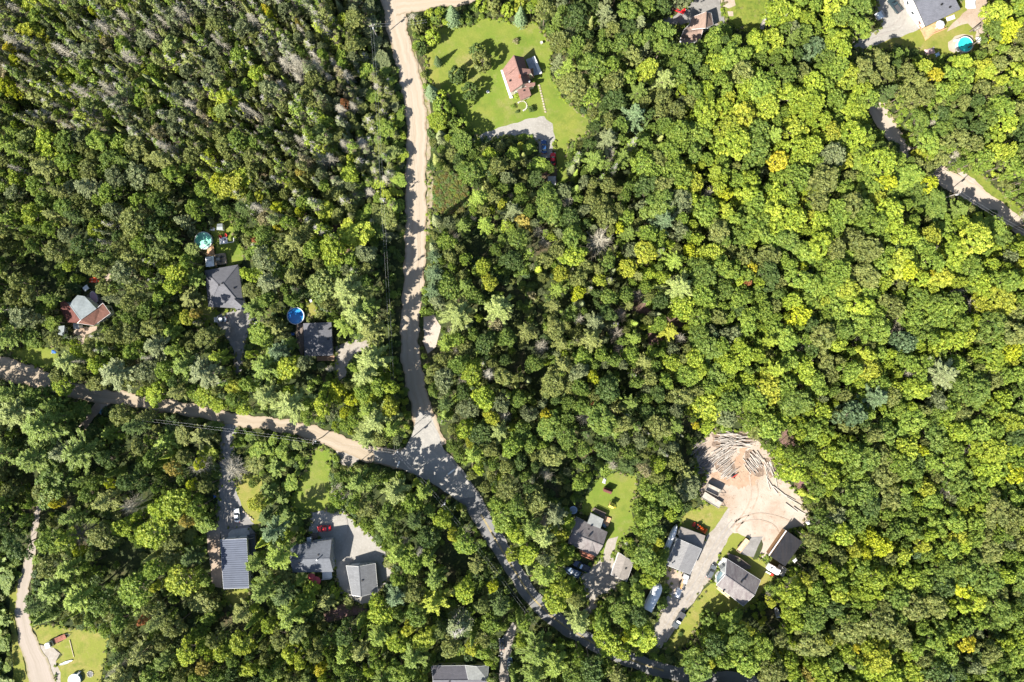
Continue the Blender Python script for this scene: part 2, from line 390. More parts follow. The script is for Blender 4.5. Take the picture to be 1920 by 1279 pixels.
clearing('lawn', [(800, 150), (797, 95), (800, 60), (812, 55), (830, 50), (880, 48), (905, 34), (935, 38), (962, 45), (990, 38), (1006, 45), (1030, 78), (1038, 92), (1030, 112), (1033, 140), (1055, 185), (1085, 212), (1104, 222), (1104, 245), (1086, 262), (1066, 268), (1060, 300), (1068, 335), (1056, 345), (1044, 340), (1042, 268), (1000, 262), (940, 262), (890, 256), (868, 222), (848, 195), (828, 170), (812, 160)], M_lawn)
clearing('meadow', [(803, 100), (815, 98), (828, 170), (822, 185), (806, 165)], M_dry)
clearing('drive', [(880, 266), (905, 250), (950, 236), (985, 225), (1020, 219), (1036, 232), (1040, 262), (1034, 296), (1012, 298), (1010, 270), (985, 250), (955, 256), (915, 264)], M_pale)
clearing('weed_patch', [(1360, -20), (1442, -20), (1438, 35), (1432, 58), (1405, 62), (1372, 50), (1355, 30)], M_weed)
clearing('drive', [(1228, 40), (1262, 30), (1285, 14), (1318, -20), (1352, -20), (1352, 20), (1360, 45), (1345, 50), (1300, 40), (1280, 48), (1250, 50)], M_grey)
patch('sand_heap_ground', [(1352, -5), (1376, -2), (1379, 10), (1366, 17), (1352, 12)], M_beach)
patch('sand_spot', [(1364, 22), (1374, 22), (1375, 31), (1365, 31)], M_sand)
clearing('lawn', [(1600, 100), (1690, 62), (1720, 56), (1790, 22), (1815, -20), (1860, -20), (1852, 60), (1845, 82), (1818, 100), (1790, 106), (1765, 108), (1745, 112), (1715, 98), (1690, 88), (1640, 96)], M_dry)
clearing('drive', [(1598, 78), (1620, 68), (1648, 58), (1652, 45), (1638, 34), (1650, -20), (1706, -20), (1708, 15), (1726, 55), (1705, 63), (1660, 78), (1612, 99), (1600, 92)], M_pale)
patch('pool_sand', [(1780, 95), (1778, 80), (1790, 68), (1806, 64), (1822, 68), (1828, 84), (1822, 98), (1800, 104)], M_beach)
patch('dirt_yard', [(1775, 60), (1792, 38), (1812, 20), (1815, -20), (1852, -20), (1848, 60), (1842, 84), (1828, 82), (1832, 60), (1815, 45), (1796, 50)], M_sand)
clearing('lawn', [(18, 655), (60, 650), (100, 652), (112, 672), (96, 694), (75, 688), (45, 676), (18, 664)], M_lawn)
clearing('path', [(140, 618), (158, 614), (182, 612), (182, 620), (160, 628), (156, 648), (146, 648), (146, 630), (138, 626)], M_sand, amp=0.15)
patch('bare_ground', [(194, 514), (214, 512), (210, 530), (198, 536)], M_sand)
clearing('lawn', [(392, 434), (402, 420), (418, 409), (434, 414), (438, 430), (440, 448), (456, 468), (456, 490), (446, 498), (426, 500), (424, 480), (404, 476), (402, 444)], M_lawn)
clearing('lawn', [(374, 560), (382, 528), (392, 572), (412, 592), (404, 606), (384, 600), (372, 590)], M_lawn)
clearing('drive', [(406, 592), (440, 582), (478, 568), (484, 584), (468, 616), (460, 650), (452, 700), (440, 704), (438, 660), (424, 632), (408, 612)], M_grey)
clearing('lawn', [(566, 574), (588, 562), (598, 590), (590, 604), (576, 592)], M_dry)
clearing('drive', [(630, 650), (650, 640), (688, 636), (698, 652), (668, 664), (656, 682), (648, 706), (634, 716), (627, 690)], M_gravel)
clearing('roadside_pad', [(794, 594), (814, 590), (826, 612), (818, 652), (802, 664), (794, 640)], M_sand)
clearing('reed_patch', [(820, 330), (850, 325), (872, 345), (882, 372), (868, 395), (842, 402), (818, 396), (812, 362)], M_reed)
clearing('road_shoulder', [(800, 318), (812, 322), (812, 372), (808, 410), (806, 446), (798, 450), (800, 400)], M_shoulder)
patch('road_shoulder', [(766, 90), (776, 92), (794, 140), (806, 190), (808, 260), (806, 300), (796, 330), (790, 250), (780, 150)], M_shoulder)
patch('bare_ground', [(612, 425), (640, 412), (655, 418), (650, 450), (625, 446)], M_litter)
CLEAR.append([(618, 424), (648, 416), (645, 438), (622, 436)])
patch('bare_ground', [(630, 462), (656, 450), (662, 466), (640, 478)], M_litter)
for q in ([(1250, 596), (1290, 588), (1300, 605), (1262, 622), (1246, 615)], [(1175, 560), (1215, 562), (1222, 590), (1190, 600)], [(1210, 620), (1250, 628), (1240, 650), (1215, 645)]):
    patch('bare_ground', q, M_litter); CLEAR.append([(x + (sum(a for a, b in q) / len(q) - x) * .45, y + (sum(b for a, b in q) / len(q) - y) * .45) for x, y in q])
clearing('lawn', [(586, 838), (604, 838), (624, 848), (620, 872), (619, 900), (618, 955), (582, 962), (548, 956), (544, 936), (562, 902), (580, 864)], M_lawn)
clearing('lawn', [(446, 888), (468, 884), (490, 896), (494, 940), (492, 1000), (476, 992), (462, 970), (446, 930)], M_dry)
clearing('drive', [(416, 794), (446, 796), (444, 815), (437, 835), (438, 900), (446, 925), (456, 958), (478, 984), (464, 990), (446, 988), (410, 992), (405, 960), (410, 920), (412, 870), (414, 830)], M_grey)
clearing('yard', [(388, 1000), (412, 975), (412, 1010), (418, 1104), (400, 1100), (392, 1050)], M_sand)
clearing('lawn', [(418, 1104), (468, 1104), (466, 1124), (440, 1140), (424, 1128)], M_dry)
clearing('yard', [(412, 990), (470, 988), (480, 1000), (482, 1060), (462, 1062), (462, 1012), (414, 1012)], M_grey)
clearing('drive', [(582, 962), (600, 958), (646, 958), (660, 975), (668, 984), (690, 998), (712, 1022), (722, 1036), (722, 1056), (738, 1072), (737, 1086), (722, 1094), (716, 1108), (700, 1122), (686, 1136), (662, 1126), (640, 1112), (630, 1082), (628, 1060), (600, 1010), (580, 1002)], M_pale)
clearing('yard', [(606, 1150), (640, 1134), (684, 1138), (694, 1146), (650, 1158), (612, 1168)], M_litter)
clearing('lawn', [(1090, 962), (1094, 935), (1110, 905), (1130, 893), (1160, 886), (1194, 894), (1194, 920), (1184, 955), (1190, 985), (1168, 1012), (1152, 1042), (1132, 1050), (1120, 1046), (1138, 1000), (1142, 975)], M_lawn)
clearing('drive', [(1108, 1062), (1128, 1046), (1140, 1012), (1160, 1006), (1148, 1042), (1152, 1060), (1168, 1090), (1160, 1102), (1140, 1112), (1122, 1118), (1116, 1150), (1096, 1150), (1100, 1112), (1088, 1082)], M_gravel)
clearing('lawn', [(1276, 968), (1300, 955), (1326, 944), (1366, 948), (1360, 968), (1342, 990), (1325, 1004), (1274, 990)], M_dry)
clearing('drive', [(1222, 1216), (1216, 1196), (1236, 1150), (1262, 1098), (1248, 1104), (1247, 1062), (1292, 1078), (1314, 1032), (1326, 1002), (1346, 984), (1366, 950), (1400, 960), (1386, 990), (1366, 1010), (1350, 1040), (1344, 1062), (1330, 1090), (1286, 1146), (1250, 1204), (1240, 1216)], M_gravel)
patch('dirt_yard', [(1248, 1062), (1292, 1078), (1268, 1112), (1250, 1104)], M_sand)
clearing('lawn', [(1346, 1098), (1334, 1090), (1288, 1146), (1246, 1212), (1262, 1222), (1290, 1205), (1318, 1160), (1345, 1150), (1400, 1142), (1430, 1110), (1452, 1088), (1444, 1068), (1430, 1050), (1412, 1050), (1400, 1020), (1420, 1000), (1390, 985), (1376, 992), (1350, 1042)], M_dry)
clearing('log_yard', [(1334, 812), (1370, 805), (1402, 812), (1426, 830), (1444, 852), (1456, 884), (1478, 905), (1502, 935), (1514, 962), (1512, 988), (1482, 992), (1470, 1000), (1442, 1046), (1428, 1046), (1428, 1012), (1404, 1006), (1376, 1000), (1364, 990), (1370, 952), (1326, 946), (1308, 922), (1326, 886), (1304, 872), (1302, 836)], M_sand, amp=0.6)
patch('orange_dirt', [(1384, 846), (1396, 842), (1402, 875), (1425, 900), (1410, 915), (1340, 905), (1330, 890), (1378, 890)], M_pit, amp=1.3, step=.35)

patch('sawdust_strip', [(1444, 898), (1456, 900), (1482, 915), (1502, 938), (1508, 958), (1494, 950), (1474, 932), (1452, 918)], M_beach, amp=.6, step=.5)
patch('dirt_spot', [(1012, 300), (1040, 298), (1046, 340), (1010, 345)], M_litter)
M_bark_ground = ramp_mat('bark_litter_ground', [(0.17, 0.125, 0.095), ((0.25, 0.185, 0.14), 0.5, 0.45, 0.65), ((0.10, 0.075, 0.06), 1.5, 0.5, 0.68)], bump=0.8)
patch('bark_ground', [(1336, 862), (1352, 846), (1366, 852), (1380, 884), (1376, 892), (1360, 894), (1342, 880)], M_bark_ground, amp=.7, step=.5)
patch('bark_ground', [(1334, 816), (1370, 806), (1402, 814), (1410, 828), (1392, 838), (1350, 842), (1334, 836)], M_bark_ground, amp=.7, step=.5)
patch('bark_ground', [(1398, 846), (1412, 846), (1432, 872), (1430, 890), (1414, 894), (1398, 872)], M_bark_ground, amp=.7, step=.5)
patch('bark_ground', [(1434, 860), (1446, 862), (1456, 888), (1448, 896), (1438, 884)], M_bark_ground, amp=.5, step=.5)
patch('concrete_pad', [(1406, 1008), (1430, 1006), (1412, 1046), (1388, 1038)], M_grey, amp=0.1)
for q in ([(1482, 862), (1508, 866), (1506, 898), (1484, 896)], [(1486, 892), (1512, 905), (1530, 930), (1508, 925), (1488, 912)], [(1452, 800), (1470, 798), (1490, 820), (1500, 842), (1480, 846), (1462, 830)]):
    patch('bare_ground', q, M_litter); CLEAR.append([(x + (sum(a for a, b in q) / len(q) - x) * .4, y + (sum(b for a, b in q) / len(q) - y) * .4) for x, y in q])
clearing('grass_strip', [(18, 1110), (36, 1090), (54, 1024), (50, 1080), (36, 1120), (28, 1165), (40, 1215), (58, 1300), (22, 1300), (26, 1230), (18, 1160)], M_dry)
clearing('lawn', [(60, 1172), (96, 1172), (126, 1176), (176, 1182), (206, 1198), (198, 1232), (186, 1300), (108, 1300), (104, 1240), (118, 1228), (102, 1214), (74, 1206)], M_dry)
patch('drive', [(72, 1208), (100, 1216), (114, 1226), (106, 1240), (112, 1262), (118, 1300), (60, 1300), (60, 1240)], M_gravel)
clearing('path', [(936, 1300), (937, 1232), (936, 1206), (950, 1184), (962, 1165), (968, 1176), (960, 1212), (955, 1250), (955, 1300)], M_gravel, amp=0.15)
clearing('lawn', [(842, 1236), (866, 1222), (878, 1240), (870, 1252), (815, 1252), (820, 1240)], M_lawn)
clearing('side_track', [(148, 800), (168, 772), (186, 748), (214, 742), (206, 756), (188, 772), (160, 806)], M_sand)
clearing('road_verge', [(1795, 318), (1832, 318), (1866, 352), (1924, 400), (1924, 424), (1880, 398), (1846, 366), (1824, 346)], M_weed)
clearing('road_verge', [(1648, 185), (1662, 205), (1685, 240), (1700, 262), (1712, 290), (1704, 290), (1676, 240), (1655, 215)], M_shoulder)
clearing('road_shoulder', [(1786, 318), (1804, 318), (1842, 352), (1848, 368), (1832, 358)], M_sand)

def road(name, pix, m, z, clear=None, **k):
    o = strip(name, pix, m, z, **k)
    if clear is None:
        c = catmull(pix, 4); a, b = [], []
        for i, p in enumerate(c):
            q0, q1 = c[max(i - 1, 0)], c[min(i + 1, len(c) - 1)]; dx, dy = q1[0] - q0[0], q1[1] - q0[1]; L = math.hypot(dx, dy) or 1
            nx, ny = -dy / L * p[2] / 2, dx / L * p[2] / 2
            a.append((p[0] + nx, p[1] + ny)); b.append((p[0] - nx, p[1] - ny))
        CLEAR.append(a + b[::-1])
    else: CLEAR.extend(clear)
    return o

road('gravel_road', [(722, -60, 40), (733, -10, 42), (741, 30, 40), (748, 70, 38), (762, 120, 38), (773, 170, 40), (780, 215, 39), (782, 260, 38), (780, 320, 38), (780, 390, 39), (779, 450, 40), (776, 520, 38), (770, 590, 35), (768, 640, 35), (775, 700, 37), (786, 750, 36), (800, 800, 46), (812, 840, 52)], M_road, 0.190, edge=0.5)
road('gravel_road', [(742, 10, 40), (775, 8, 34), (820, 2, 26), (880, -2, 24), (960, -12, 22)], M_road, 0.194, edge=0.5)
road('paved_road', [(770, 868, 42), (815, 868, 56), (850, 900, 50), (885, 940, 38), (912, 985, 34), (940, 1030, 32), (968, 1075, 30), (998, 1120, 30), (1040, 1160, 30), (1085, 1190, 28), (1135, 1217, 28), (1190, 1240, 28), (1245, 1258, 28), (1310, 1270, 26), (1385, 1274, 26), (1480, 1300, 26)], M_asph, 0.198, edge=0.3)
road('gravel_lane', [(-80, 662, 34), (-30, 675, 36), (10, 692, 42), (60, 706, 38), (110, 722, 32), (170, 740, 28), (235, 748, 26), (300, 759, 26), (370, 771, 24), (440, 787, 24), (500, 794, 24), (560, 805, 26), (610, 820, 28), (660, 840, 30), (715, 856, 34), (770, 862, 40)], M_road2, 0.186, edge=0.5)
clearing('junction', [(700, 846), (742, 852), (762, 838), (774, 812), (782, 770), (806, 772), (818, 804), (836, 852), (858, 880), (886, 912), (890, 930), (860, 938), (820, 912), (780, 890), (745, 877), (704, 864)], M_junc, z=0.202, amp=0.25)
road('paved_road', [(1632, 180, 30), (1650, 214, 34), (1672, 250, 30), (1700, 285, 28), (1740, 312, 30), (1778, 338, 34), (1830, 368, 34), (1880, 400, 30), (1925, 438, 28), (1990, 490, 28)], M_lane, 0.190, edge=0.3, clear=[[(1634, 192), (1650, 192), (1668, 230), (1700, 275), (1708, 290), (1694, 290), (1668, 262), (1636, 230)], [(1757, 312), (1790, 318), (1830, 352), (1900, 408), (1940, 440), (1940, 462), (1885, 412), (1815, 376), (1768, 367)]])
road('dirt_track', [(78, 930, 10), (68, 975, 13), (61, 1025, 15), (50, 1075, 21), (42, 1120, 22), (43, 1160, 26), (54, 1205, 34), (72, 1250, 44), (86, 1300, 52)], M_track, 0.190, edge=0.4)
patch('parking_apron', [(630, 842), (652, 842), (688, 848), (680, 858), (655, 878), (640, 872), (632, 860)], M_gravel, z=0.182)
CLEAR.append([(632, 842), (690, 848), (655, 876), (640, 866)])

M_white = mat('white_line_paint', (0.7, 0.7, 0.68), 0.7, var=0.25, scale=4)
M_yellow = mat('yellow_line_paint', (0.45, 0.33, 0.08), 0.8, var=0.4, scale=2)
def line(name, a, b, w, m, z=0.210):
    mb = MB(); p, q = W(*a), W(*b); d = (q - p).normalized(); n = Vector((-d.y, d.x, 0)) * w / 2
    mb.add([p + n, q + n, q - n, p - n], [(0, 1, 2, 3)]); mb.v = [(v[0], v[1], z) for v in mb.v]
    me = mesh_of(name, mb, m); o = bpy.data.objects.new(name, me); C.objects.link(o); o['kind'] = 'structure'; return o
line('stop_line', (749, 865), (745, 877), 0.45, M_white)
line('stop_line', (840, 890), (853, 880), 0.45, M_white)
c = catmull([(902, 965), (940, 1030), (968, 1075), (998, 1120), (1040, 1160), (1085, 1190), (1135, 1217), (1190, 1240), (1245, 1258)], 10)
for side in (-1, 1):
    mb = MB()
    P = [W(*p) for p in c]
    for i in range(len(P) - 1):
        d = (P[i + 1] - P[i]).normalized(); n = Vector((-d.y, d.x, 0))
        a, b = P[i] + n * (side * .16), P[i + 1] + n * (side * .16)
        mb.add([(a + n * .06), (b + n * .06), (b - n * .06), (a - n * .06)], [(0, 1, 2, 3)])
    mb.v = [(v[0], v[1], 0.210) for v in mb.v]
    me = mesh_of('centre_line', mb, M_yellow); o = bpy.data.objects.new('centre_line', me); C.objects.link(o); o['kind'] = 'structure'

# wheel ruts worn into the yards
M_rut = ramp_mat('wheel_rut', [(0.285, 0.22, 0.165), ((0.34, 0.275, 0.22), 0.5, 0.40, 0.55), ((0.24, 0.18, 0.13), 2.0, 0.55, 0.75)], bump=0.5)
M_rutg = ramp_mat('drive_rut', [(0.235, 0.215, 0.195), ((0.28, 0.255, 0.23), 0.8, 0.42, 0.6)], bump=0.3)
for k, (pts, m) in enumerate((([(1372, 990), (1392, 965), (1408, 930), (1404, 890)], M_rut), ([(1380, 994), (1402, 968), (1420, 932), (1418, 905)], M_rut), ([(1380, 985), (1415, 975), (1450, 985), (1462, 1005)], M_rut), ([(1376, 978), (1415, 964), (1455, 968), (1480, 978)], M_rut), 
                              ([(1232, 1200), (1262, 1150), (1300, 1096), (1328, 1040), (1352, 1000), (1372, 975)], M_rutg), ([(1241, 1203), (1272, 1152), (1312, 1096), (1338, 1040), (1362, 1000), (1382, 975)], M_rutg),
                              ([(424, 800), (420, 860), (421, 920), (424, 985)], M_rutg), ([(433, 800), (429, 860), (431, 920), (436, 985)], M_rutg), ([(648, 968), (652, 1000), (640, 1030), (634, 1060)], M_rutg), ([(1640, 60), (1670, 50), (1690, 30), (1692, 0)], M_rutg), ([(1606, 90), (1650, 66), (1690, 50), (1700, 0)], M_rutg))):
    strip('wheel_rut', [(x, y, 2.6) for x, y in pts], m, 0.178, edge=.12, seed=k, nacross=2)
# ================================================================ buildings
Msh_grey = shingle_mat('grey_shingles', (0.120, 0.120, 0.132), streak=0.35, streak_col=(0.10, 0.10, 0.11))
Msh_blue = shingle_mat('blue_grey_shingles', (0.136, 0.140, 0.164), streak=0.3)
Msh_dark = shingle_mat('dark_shingles', (0.060, 0.064, 0.072), streak=0.3)
Msh_brown = shingle_mat('brown_shingles', (0.208, 0.120, 0.100), streak=0.25, angle=R(-17))
Msh_tan = shingle_mat('tan_shingles', (0.256, 0.180, 0.144), streak=0.2, angle=R(-70))
Msh_taupe = shingle_mat('taupe_shingles', (0.232, 0.208, 0.188), streak=0.25)
Msh_weather = shingle_mat('weathered_shingles', (0.180, 0.164, 0.160), streak=0.75, streak_col=(0.12, 0.10, 0.10), angle=R(-25))
Msh_weather2 = shingle_mat('weathered_long_shingles', (0.188, 0.172, 0.168), streak=0.8, streak_col=(0.11, 0.09, 0.095), angle=R(-35))
Msh_pale = shingle_mat('pale_roll_roofing', (0.216, 0.224, 0.216), streak=0.5, streak_col=(0.19, 0.19, 0.185), angle=R(-22), row=0.9)
Msh_black = shingle_mat('black_roll_roofing', (0.018, 0.019, 0.024), streak=0.5, streak_col=(0.035, 0.03, 0.03), row=1.0)
Msh_red = shingle_mat('red_brown_steel', (0.135, 0.068, 0.052), streak=0.4, streak_col=(0.17, 0.08, 0.06), row=0.5, angle=R(37))
Msh_redd = shingle_mat('dark_red_steel', (0.120, 0.048, 0.040), streak=0.4, row=0.5, angle=R(-50))
M_steelroof = mat('pale_steel_roof', (0.2, 0.225, 0.23), 0.6, 0.0, 0.22, 1.2)
M_metal_blue = mat('blue_grey_steel_sheet', (0.078, 0.09, 0.122), 0.7, 0.0, 0.12, 0.6, spec=.2)
M_metal_rib = mat('steel_rib', (0.092, 0.106, 0.14), 0.7, 0.0, 0.08, 0.6, spec=.2)
M_siding = mat('cream_siding', (0.55, 0.5, 0.4), 0.8, var=0.08)
M_siding_w = mat('white_siding', (0.7, 0.69, 0.66), 0.7, var=0.06)
M_siding_g = mat('grey_siding', (0.32, 0.33, 0.34), 0.8, var=0.1)
M_siding_y = mat('yellow_green_siding', (0.42, 0.40, 0.20), 0.8, var=0.1)
M_siding_b = mat('brown_board_siding', (0.24, 0.14, 0.07), 0.85, var=0.25)
M_siding_d = mat('dark_siding', (0.09, 0.085, 0.08), 0.8, var=0.15)
M_trim = mat('white_trim', (0.62, 0.62, 0.62), 0.6, var=0.05)
M_trim_d = mat('dark_trim', (0.06, 0.06, 0.065), 0.6, var=0.1)
M_glass = glass_mat()
M_door = mat('door_paint', (0.25, 0.22, 0.2), 0.6, var=0.1)
M_pipe = mat('black_vent', (0.015, 0.015, 0.016), 0.6, var=0.1)
M_deck = mat('deck_boards', (0.46, 0.27, 0.15), 0.8, var=0.3, scale=5)
M_deck_d = mat('weathered_deck', (0.14, 0.11, 0.09), 0.9, var=0.3, scale=4)
M_deck_r = mat('red_stained_deck', (0.33, 0.13, 0.08), 0.8, var=0.25, scale=4)
M_conc = mat('concrete', (0.40, 0.38, 0.35), 0.9, var=0.15, scale=1.5)
M_wood = mat('grey_wood', (0.32, 0.29, 0.25), 0.9, var=0.25, scale=4)
M_metal = mat('galvanised_metal', (0.45, 0.46, 0.47), 0.4, 0.8, 0.1)
M_black = mat('black_rubber', (0.015, 0.015, 0.015), 0.8, var=0.2)

def roof_mesh(verts, faces, thick=0.2):
    """A roof skin of joined slopes with one even thickness."""
    mb = MB(); n = len(verts)
    top = [Vector(v) for v in verts]; bot = [v - Vector((0, 0, thick)) for v in top]
    vs = top + bot; fs = []; cnt = {}
    for f in faces:
        a = sum(((top[f[i]].x * top[f[(i + 1) % len(f)]].y - top[f[(i + 1) % len(f)]].x * top[f[i]].y) for i in range(len(f))))
        f = list(f) if a > 0 else list(f)[::-1]
        fs.append(tuple(f)); fs.append(tuple(i + n for i in f[::-1]))
        for i in range(len(f)): cnt[(f[i], f[(i + 1) % len(f)])] = 1
    for (a, b) in list(cnt):
        if (b, a) not in cnt: fs.append((b, a, a + n, b + n))
    mb.add(vs, fs); return mb

ROOFS = []
def building(name, label, cat, roof, faces, outline, roof_mat_, wall_mat, trim=None, vents=(), ridge=None, inset=0.35, thick=0.2, base=0.0,
             windows=True, door_edge=None, garage_edge=None, group=None, root=None, roof_name='roof', wall_name='wall', ridge_col=None):
    V = [W(*p) for p in roof]
    cx = sum(v.x for v in V) / len(V); cy = sum(v.y for v in V) / len(V)
    if root is None: root = thing(name, label, cat, (cx, cy, base), group=group)
    ROOFS.append([(roof[i][0], roof[i][1]) for i in outline])
    rf = part(roof_name, roof_mesh(V, faces, thick), roof_mat_, root, world=True)
    if wall_mat is None: return root
    # walls follow the roof outline, set in under the eaves
    n = len(outline); O = [V[i] for i in outline]; I = []
    area = sum(O[i].x * O[(i + 1) % n].y - O[(i + 1) % n].x * O[i].y for i in range(n)); sg = 1 if area > 0 else -1
    for i in range(n):
        a, b, c = O[i - 1], O[i], O[(i + 1) % n]
        d1 = Vector((b.x - a.x, b.y - a.y)).normalized(); d2 = Vector((c.x - b.x, c.y - b.y)).normalized()
        n1 = Vector((-d1.y, d1.x)) * sg; n2 = Vector((-d2.y, d2.x)) * sg; m_ = n1 + n2
        if m_.length < 0.2: m_ = n1
        m_ = m_.normalized(); k = inset / max(0.35, m_.dot(n1)); I.append(Vector((b.x + m_.x * k, b.y + m_.y * k, b.z - thick - 0.03)))
    mb = MB(); vs = [(p.x, p.y, base) for p in I] + [tuple(p) for p in I]
    mb.add(vs, [(i, (i + 1) % n, n + (i + 1) % n, n + i) for i in range(n)])
    part(wall_name, mb, wall_mat, root, world=True)
    if trim:
        mb = MB()
        for i in range(n):
            a, b = O[i], O[(i + 1) % n]; mb.bar(a - Vector((0, 0, .14)), b - Vector((0, 0, .14)), 0.13, 0.24)
        part('fascia', mb, trim, root, world=True)
    if ridge:
        mb = MB()
        for i, j in ridge: mb.bar(V[i] + Vector((0, 0, .02)), V[j] + Vector((0, 0, .02)), 0.28, 0.07)
        part('ridge_cap', mb, ridge_col or roof_mat_, rf, world=True)
    for v in vents:
        p = W(v[0], v[1], v[2]); k = v[3] if len(v) > 3 else 'vent'
        if k == 'vent': part('vent_pipe', MB().box((p.x, p.y, p.z + .1), (.45, .45, .5)), M_pipe, root, world=True)
        elif k == 'stack': part('chimney_pipe', MB().tube((p.x, p.y, p.z - .3), (p.x, p.y, p.z + 1.1), .14).tube((p.x, p.y, p.z + 1.1), (p.x, p.y, p.z + 1.25), .22), M_metal, root, world=True)
        elif k == 'chimney': part('chimney', MB().box((p.x, p.y, p.z + .3), (.7, .7, 1.6)), mat('brick', (.28, .12, .08), .9, var=.3, scale=8), root, world=True)
        elif k == 'skylight': part('skylight', MB().box((p.x, p.y, p.z + .08), (.8, 1.1, .12), rz=v[4]), M_trim, root, world=True)
    if windows:
        for i in range(n):
            a, b = I[i], I[(i + 1) % n]; d = Vector((b.x - a.x, b.y - a.y, 0)); L = d.length
            if L < 2.2: continue
            d.normalize(); out = Vector((d.y, -d.x, 0)) * sg; ang = math.atan2(d.y, d.x); h = min(a.z, b.z)
            if h - base < 1.9: continue
            if garage_edge == i:
                k = 2 if L > 6 else 1
                for q in range(k):
                    p = Vector((a.x, a.y, 0)) + d * L * (q + .5) / k
                    part('garage_door', MB().box((p.x, p.y, base + 1.15), (min(2.8, L / k - .6), .1, 2.3), rz=ang), M_trim, root, world=True)
                continue
            k = max(1, min(4, int(L / 3.2)))
            for q in range(k):
                p = Vector((a.x, a.y, 0)) + d * L * (q + .5) / k
                if door_edge == i and q == k // 2:
                    dr = part('door', MB().box((p.x + out.x * .0, p.y, base + 1.05), (.95, .12, 2.1), rz=ang), M_door, root, world=True)
                    part('handle', MB().box((p.x + out.x * .09 + d.x * .35, p.y + out.y * .09 + d.y * .35, base + 1.0), (.08, .08, .08), rz=ang), M_metal, dr, world=True)
                else:
                    zc = base + min(1.6, (h - base) * .55)
                    fr = MB(); c_ = Vector((p.x, p.y, zc))
                    for s_ in (-1, 1): fr.box(c_ + d * s_ * .6, (.1, .14, 1.1), rz=ang)
                    for s_ in (-1, 1): fr.box(c_ + Vector((0, 0, s_ * .5)), (1.1, .14, .1), rz=ang)
                    w = part('window', fr, M_trim, root, world=True)
                    part('pane', MB().box(c_, (1.1, .09, .9), rz=ang), M_glass, w, world=True)
    return root

def gable(name, label, cat, nw, rn, ne, se, rs, sw, z0, z1, rm, wm, **k):
    """Six points: two eave corners and the ridge end of each gable."""
    e = [(*nw, z0), (*rn, z1), (*ne, z0), (*se, z0), (*rs, z1), (*sw, z0)]
    return building(name, label, cat, e, [(0, 1, 4, 5), (1, 2, 3, 4)], [0, 1, 2, 3, 4, 5], rm, wm, ridge=[(1, 4)], **k)

def flat_roof(root, pts, z, rm, wm, rname='roof', wname='wall', **k):
    return building('', '', '', [(*p[:2], p[2] if len(p) > 2 else z) for p in pts], [tuple(range(len(pts)))], list(range(len(pts))), rm, wm, root=root, roof_name=rname, wall_name=wname, windows=False, **k)

def deck(root, pts, z, m, name='deck', thick=0.18, rail=None):
    P = [W(x, y, z) for x, y in pts]; mb = MB(); mb.poly(P, z - thick, z)
    ps = part(name, mb, m, root, world=True)
    c = sum(P, Vector()) / len(P)
    for p in P:
        q = p + (c - p) * .06
        if z > .4: part('post', MB().box((q.x, q.y, (z - thick) / 2), (.14, .14, z - thick - .005)), m, root, world=True)
    if rail:
        mb = MB()
        for i in rail:
            a, b = P[i], P[(i + 1) % len(P)]; a = a + (c - a) * .03; b = b + (c - b) * .03
            L = (b - a).length; n = max(2, int(L / 1.4))
            for j in range(n + 1):
                q = a + (b - a) * j / n; mb.box((q.x, q.y, z + .45), (.1, .1, .9))
            mb.bar(a + Vector((0, 0, .95)), b + Vector((0, 0, .95)), .14, .07); mb.bar(a + Vector((0, 0, .45)), b + Vector((0, 0, .45)), .05, .05)
        part('railing', mb, m, root, world=True)
    ROOFS.append(pts)
    return ps

# --- farmhouse on the big lawn
fh = gable('farmhouse', 'farmhouse with a pinkish brown shingle roof standing on the big mown lawn', 'house',
           (942, 131), (963, 104), (982, 107.5), (995, 152), (980, 158), (957, 174.5), 4.2, 7.4, Msh_brown, M_siding, thick=0.25,
           vents=[(974.5, 145, 7.3, 'chimney'), (956, 152, 5.4)])
building('', '', '', [(972, 128, 6.6), (994, 130, 5.6), (1000, 128, 4.3), (1001, 146, 4.3), (996, 138, 5.8), (976, 141, 6.7), (992, 147, 4.6)], [(0, 1, 4, 5), (1, 2, 3, 4)], [0, 1, 2, 3, 4, 5], Msh_brown, M_siding, root=fh, roof_name='dormer_roof', wall_name='dormer_wall', windows=False)
flat_roof(fh, [(980, 157.5, 4.2), (1003.5, 155, 3.6), (1003, 161, 3.4), (990, 165, 3.5)], 4, Msh_brown, M_siding, 'side_porch_roof', 'side_porch_wall')
flat_roof(fh, [(970, 169, 3.2), (991, 162.5, 3.2), (996, 179, 2.9), (976, 189.5, 2.9)], 3, Msh_brown, M_siding, 'kitchen_roof', 'kitchen_wall', vents=[(982.5, 170.5, 3.1)])
deck(fh, [(938.5, 132), (942, 131.5), (959, 178), (962, 184), (956, 185)], .35, mat('white_terrace', (.62, .6, .57), .8, var=.1), 'terrace')
deck(fh, [(986, 112), (1004, 106), (1014, 139), (997, 143)], .5, mat('grey_blue_deck', (.27, .29, .32), .8, var=.3, scale=2), 'deck')
mb = MB(); mb.bar(W(1000, 107, .7), W(1014, 139, .7), .9, .4); part('bench_wall', mb, M_trim, fh, world=True)
mb = MB(); mb.bar(W(984, 149, 5.0), W(993.5, 154, 4.7), .5, .25); part('skylight', mb, M_trim, fh, world=True)
mb = MB(); mb.bar(W(953.5, 139, 5.7), W(969, 125.5, 7.3), .22, .3); part('roof_seam', mb, Msh_brown, fh, world=True)

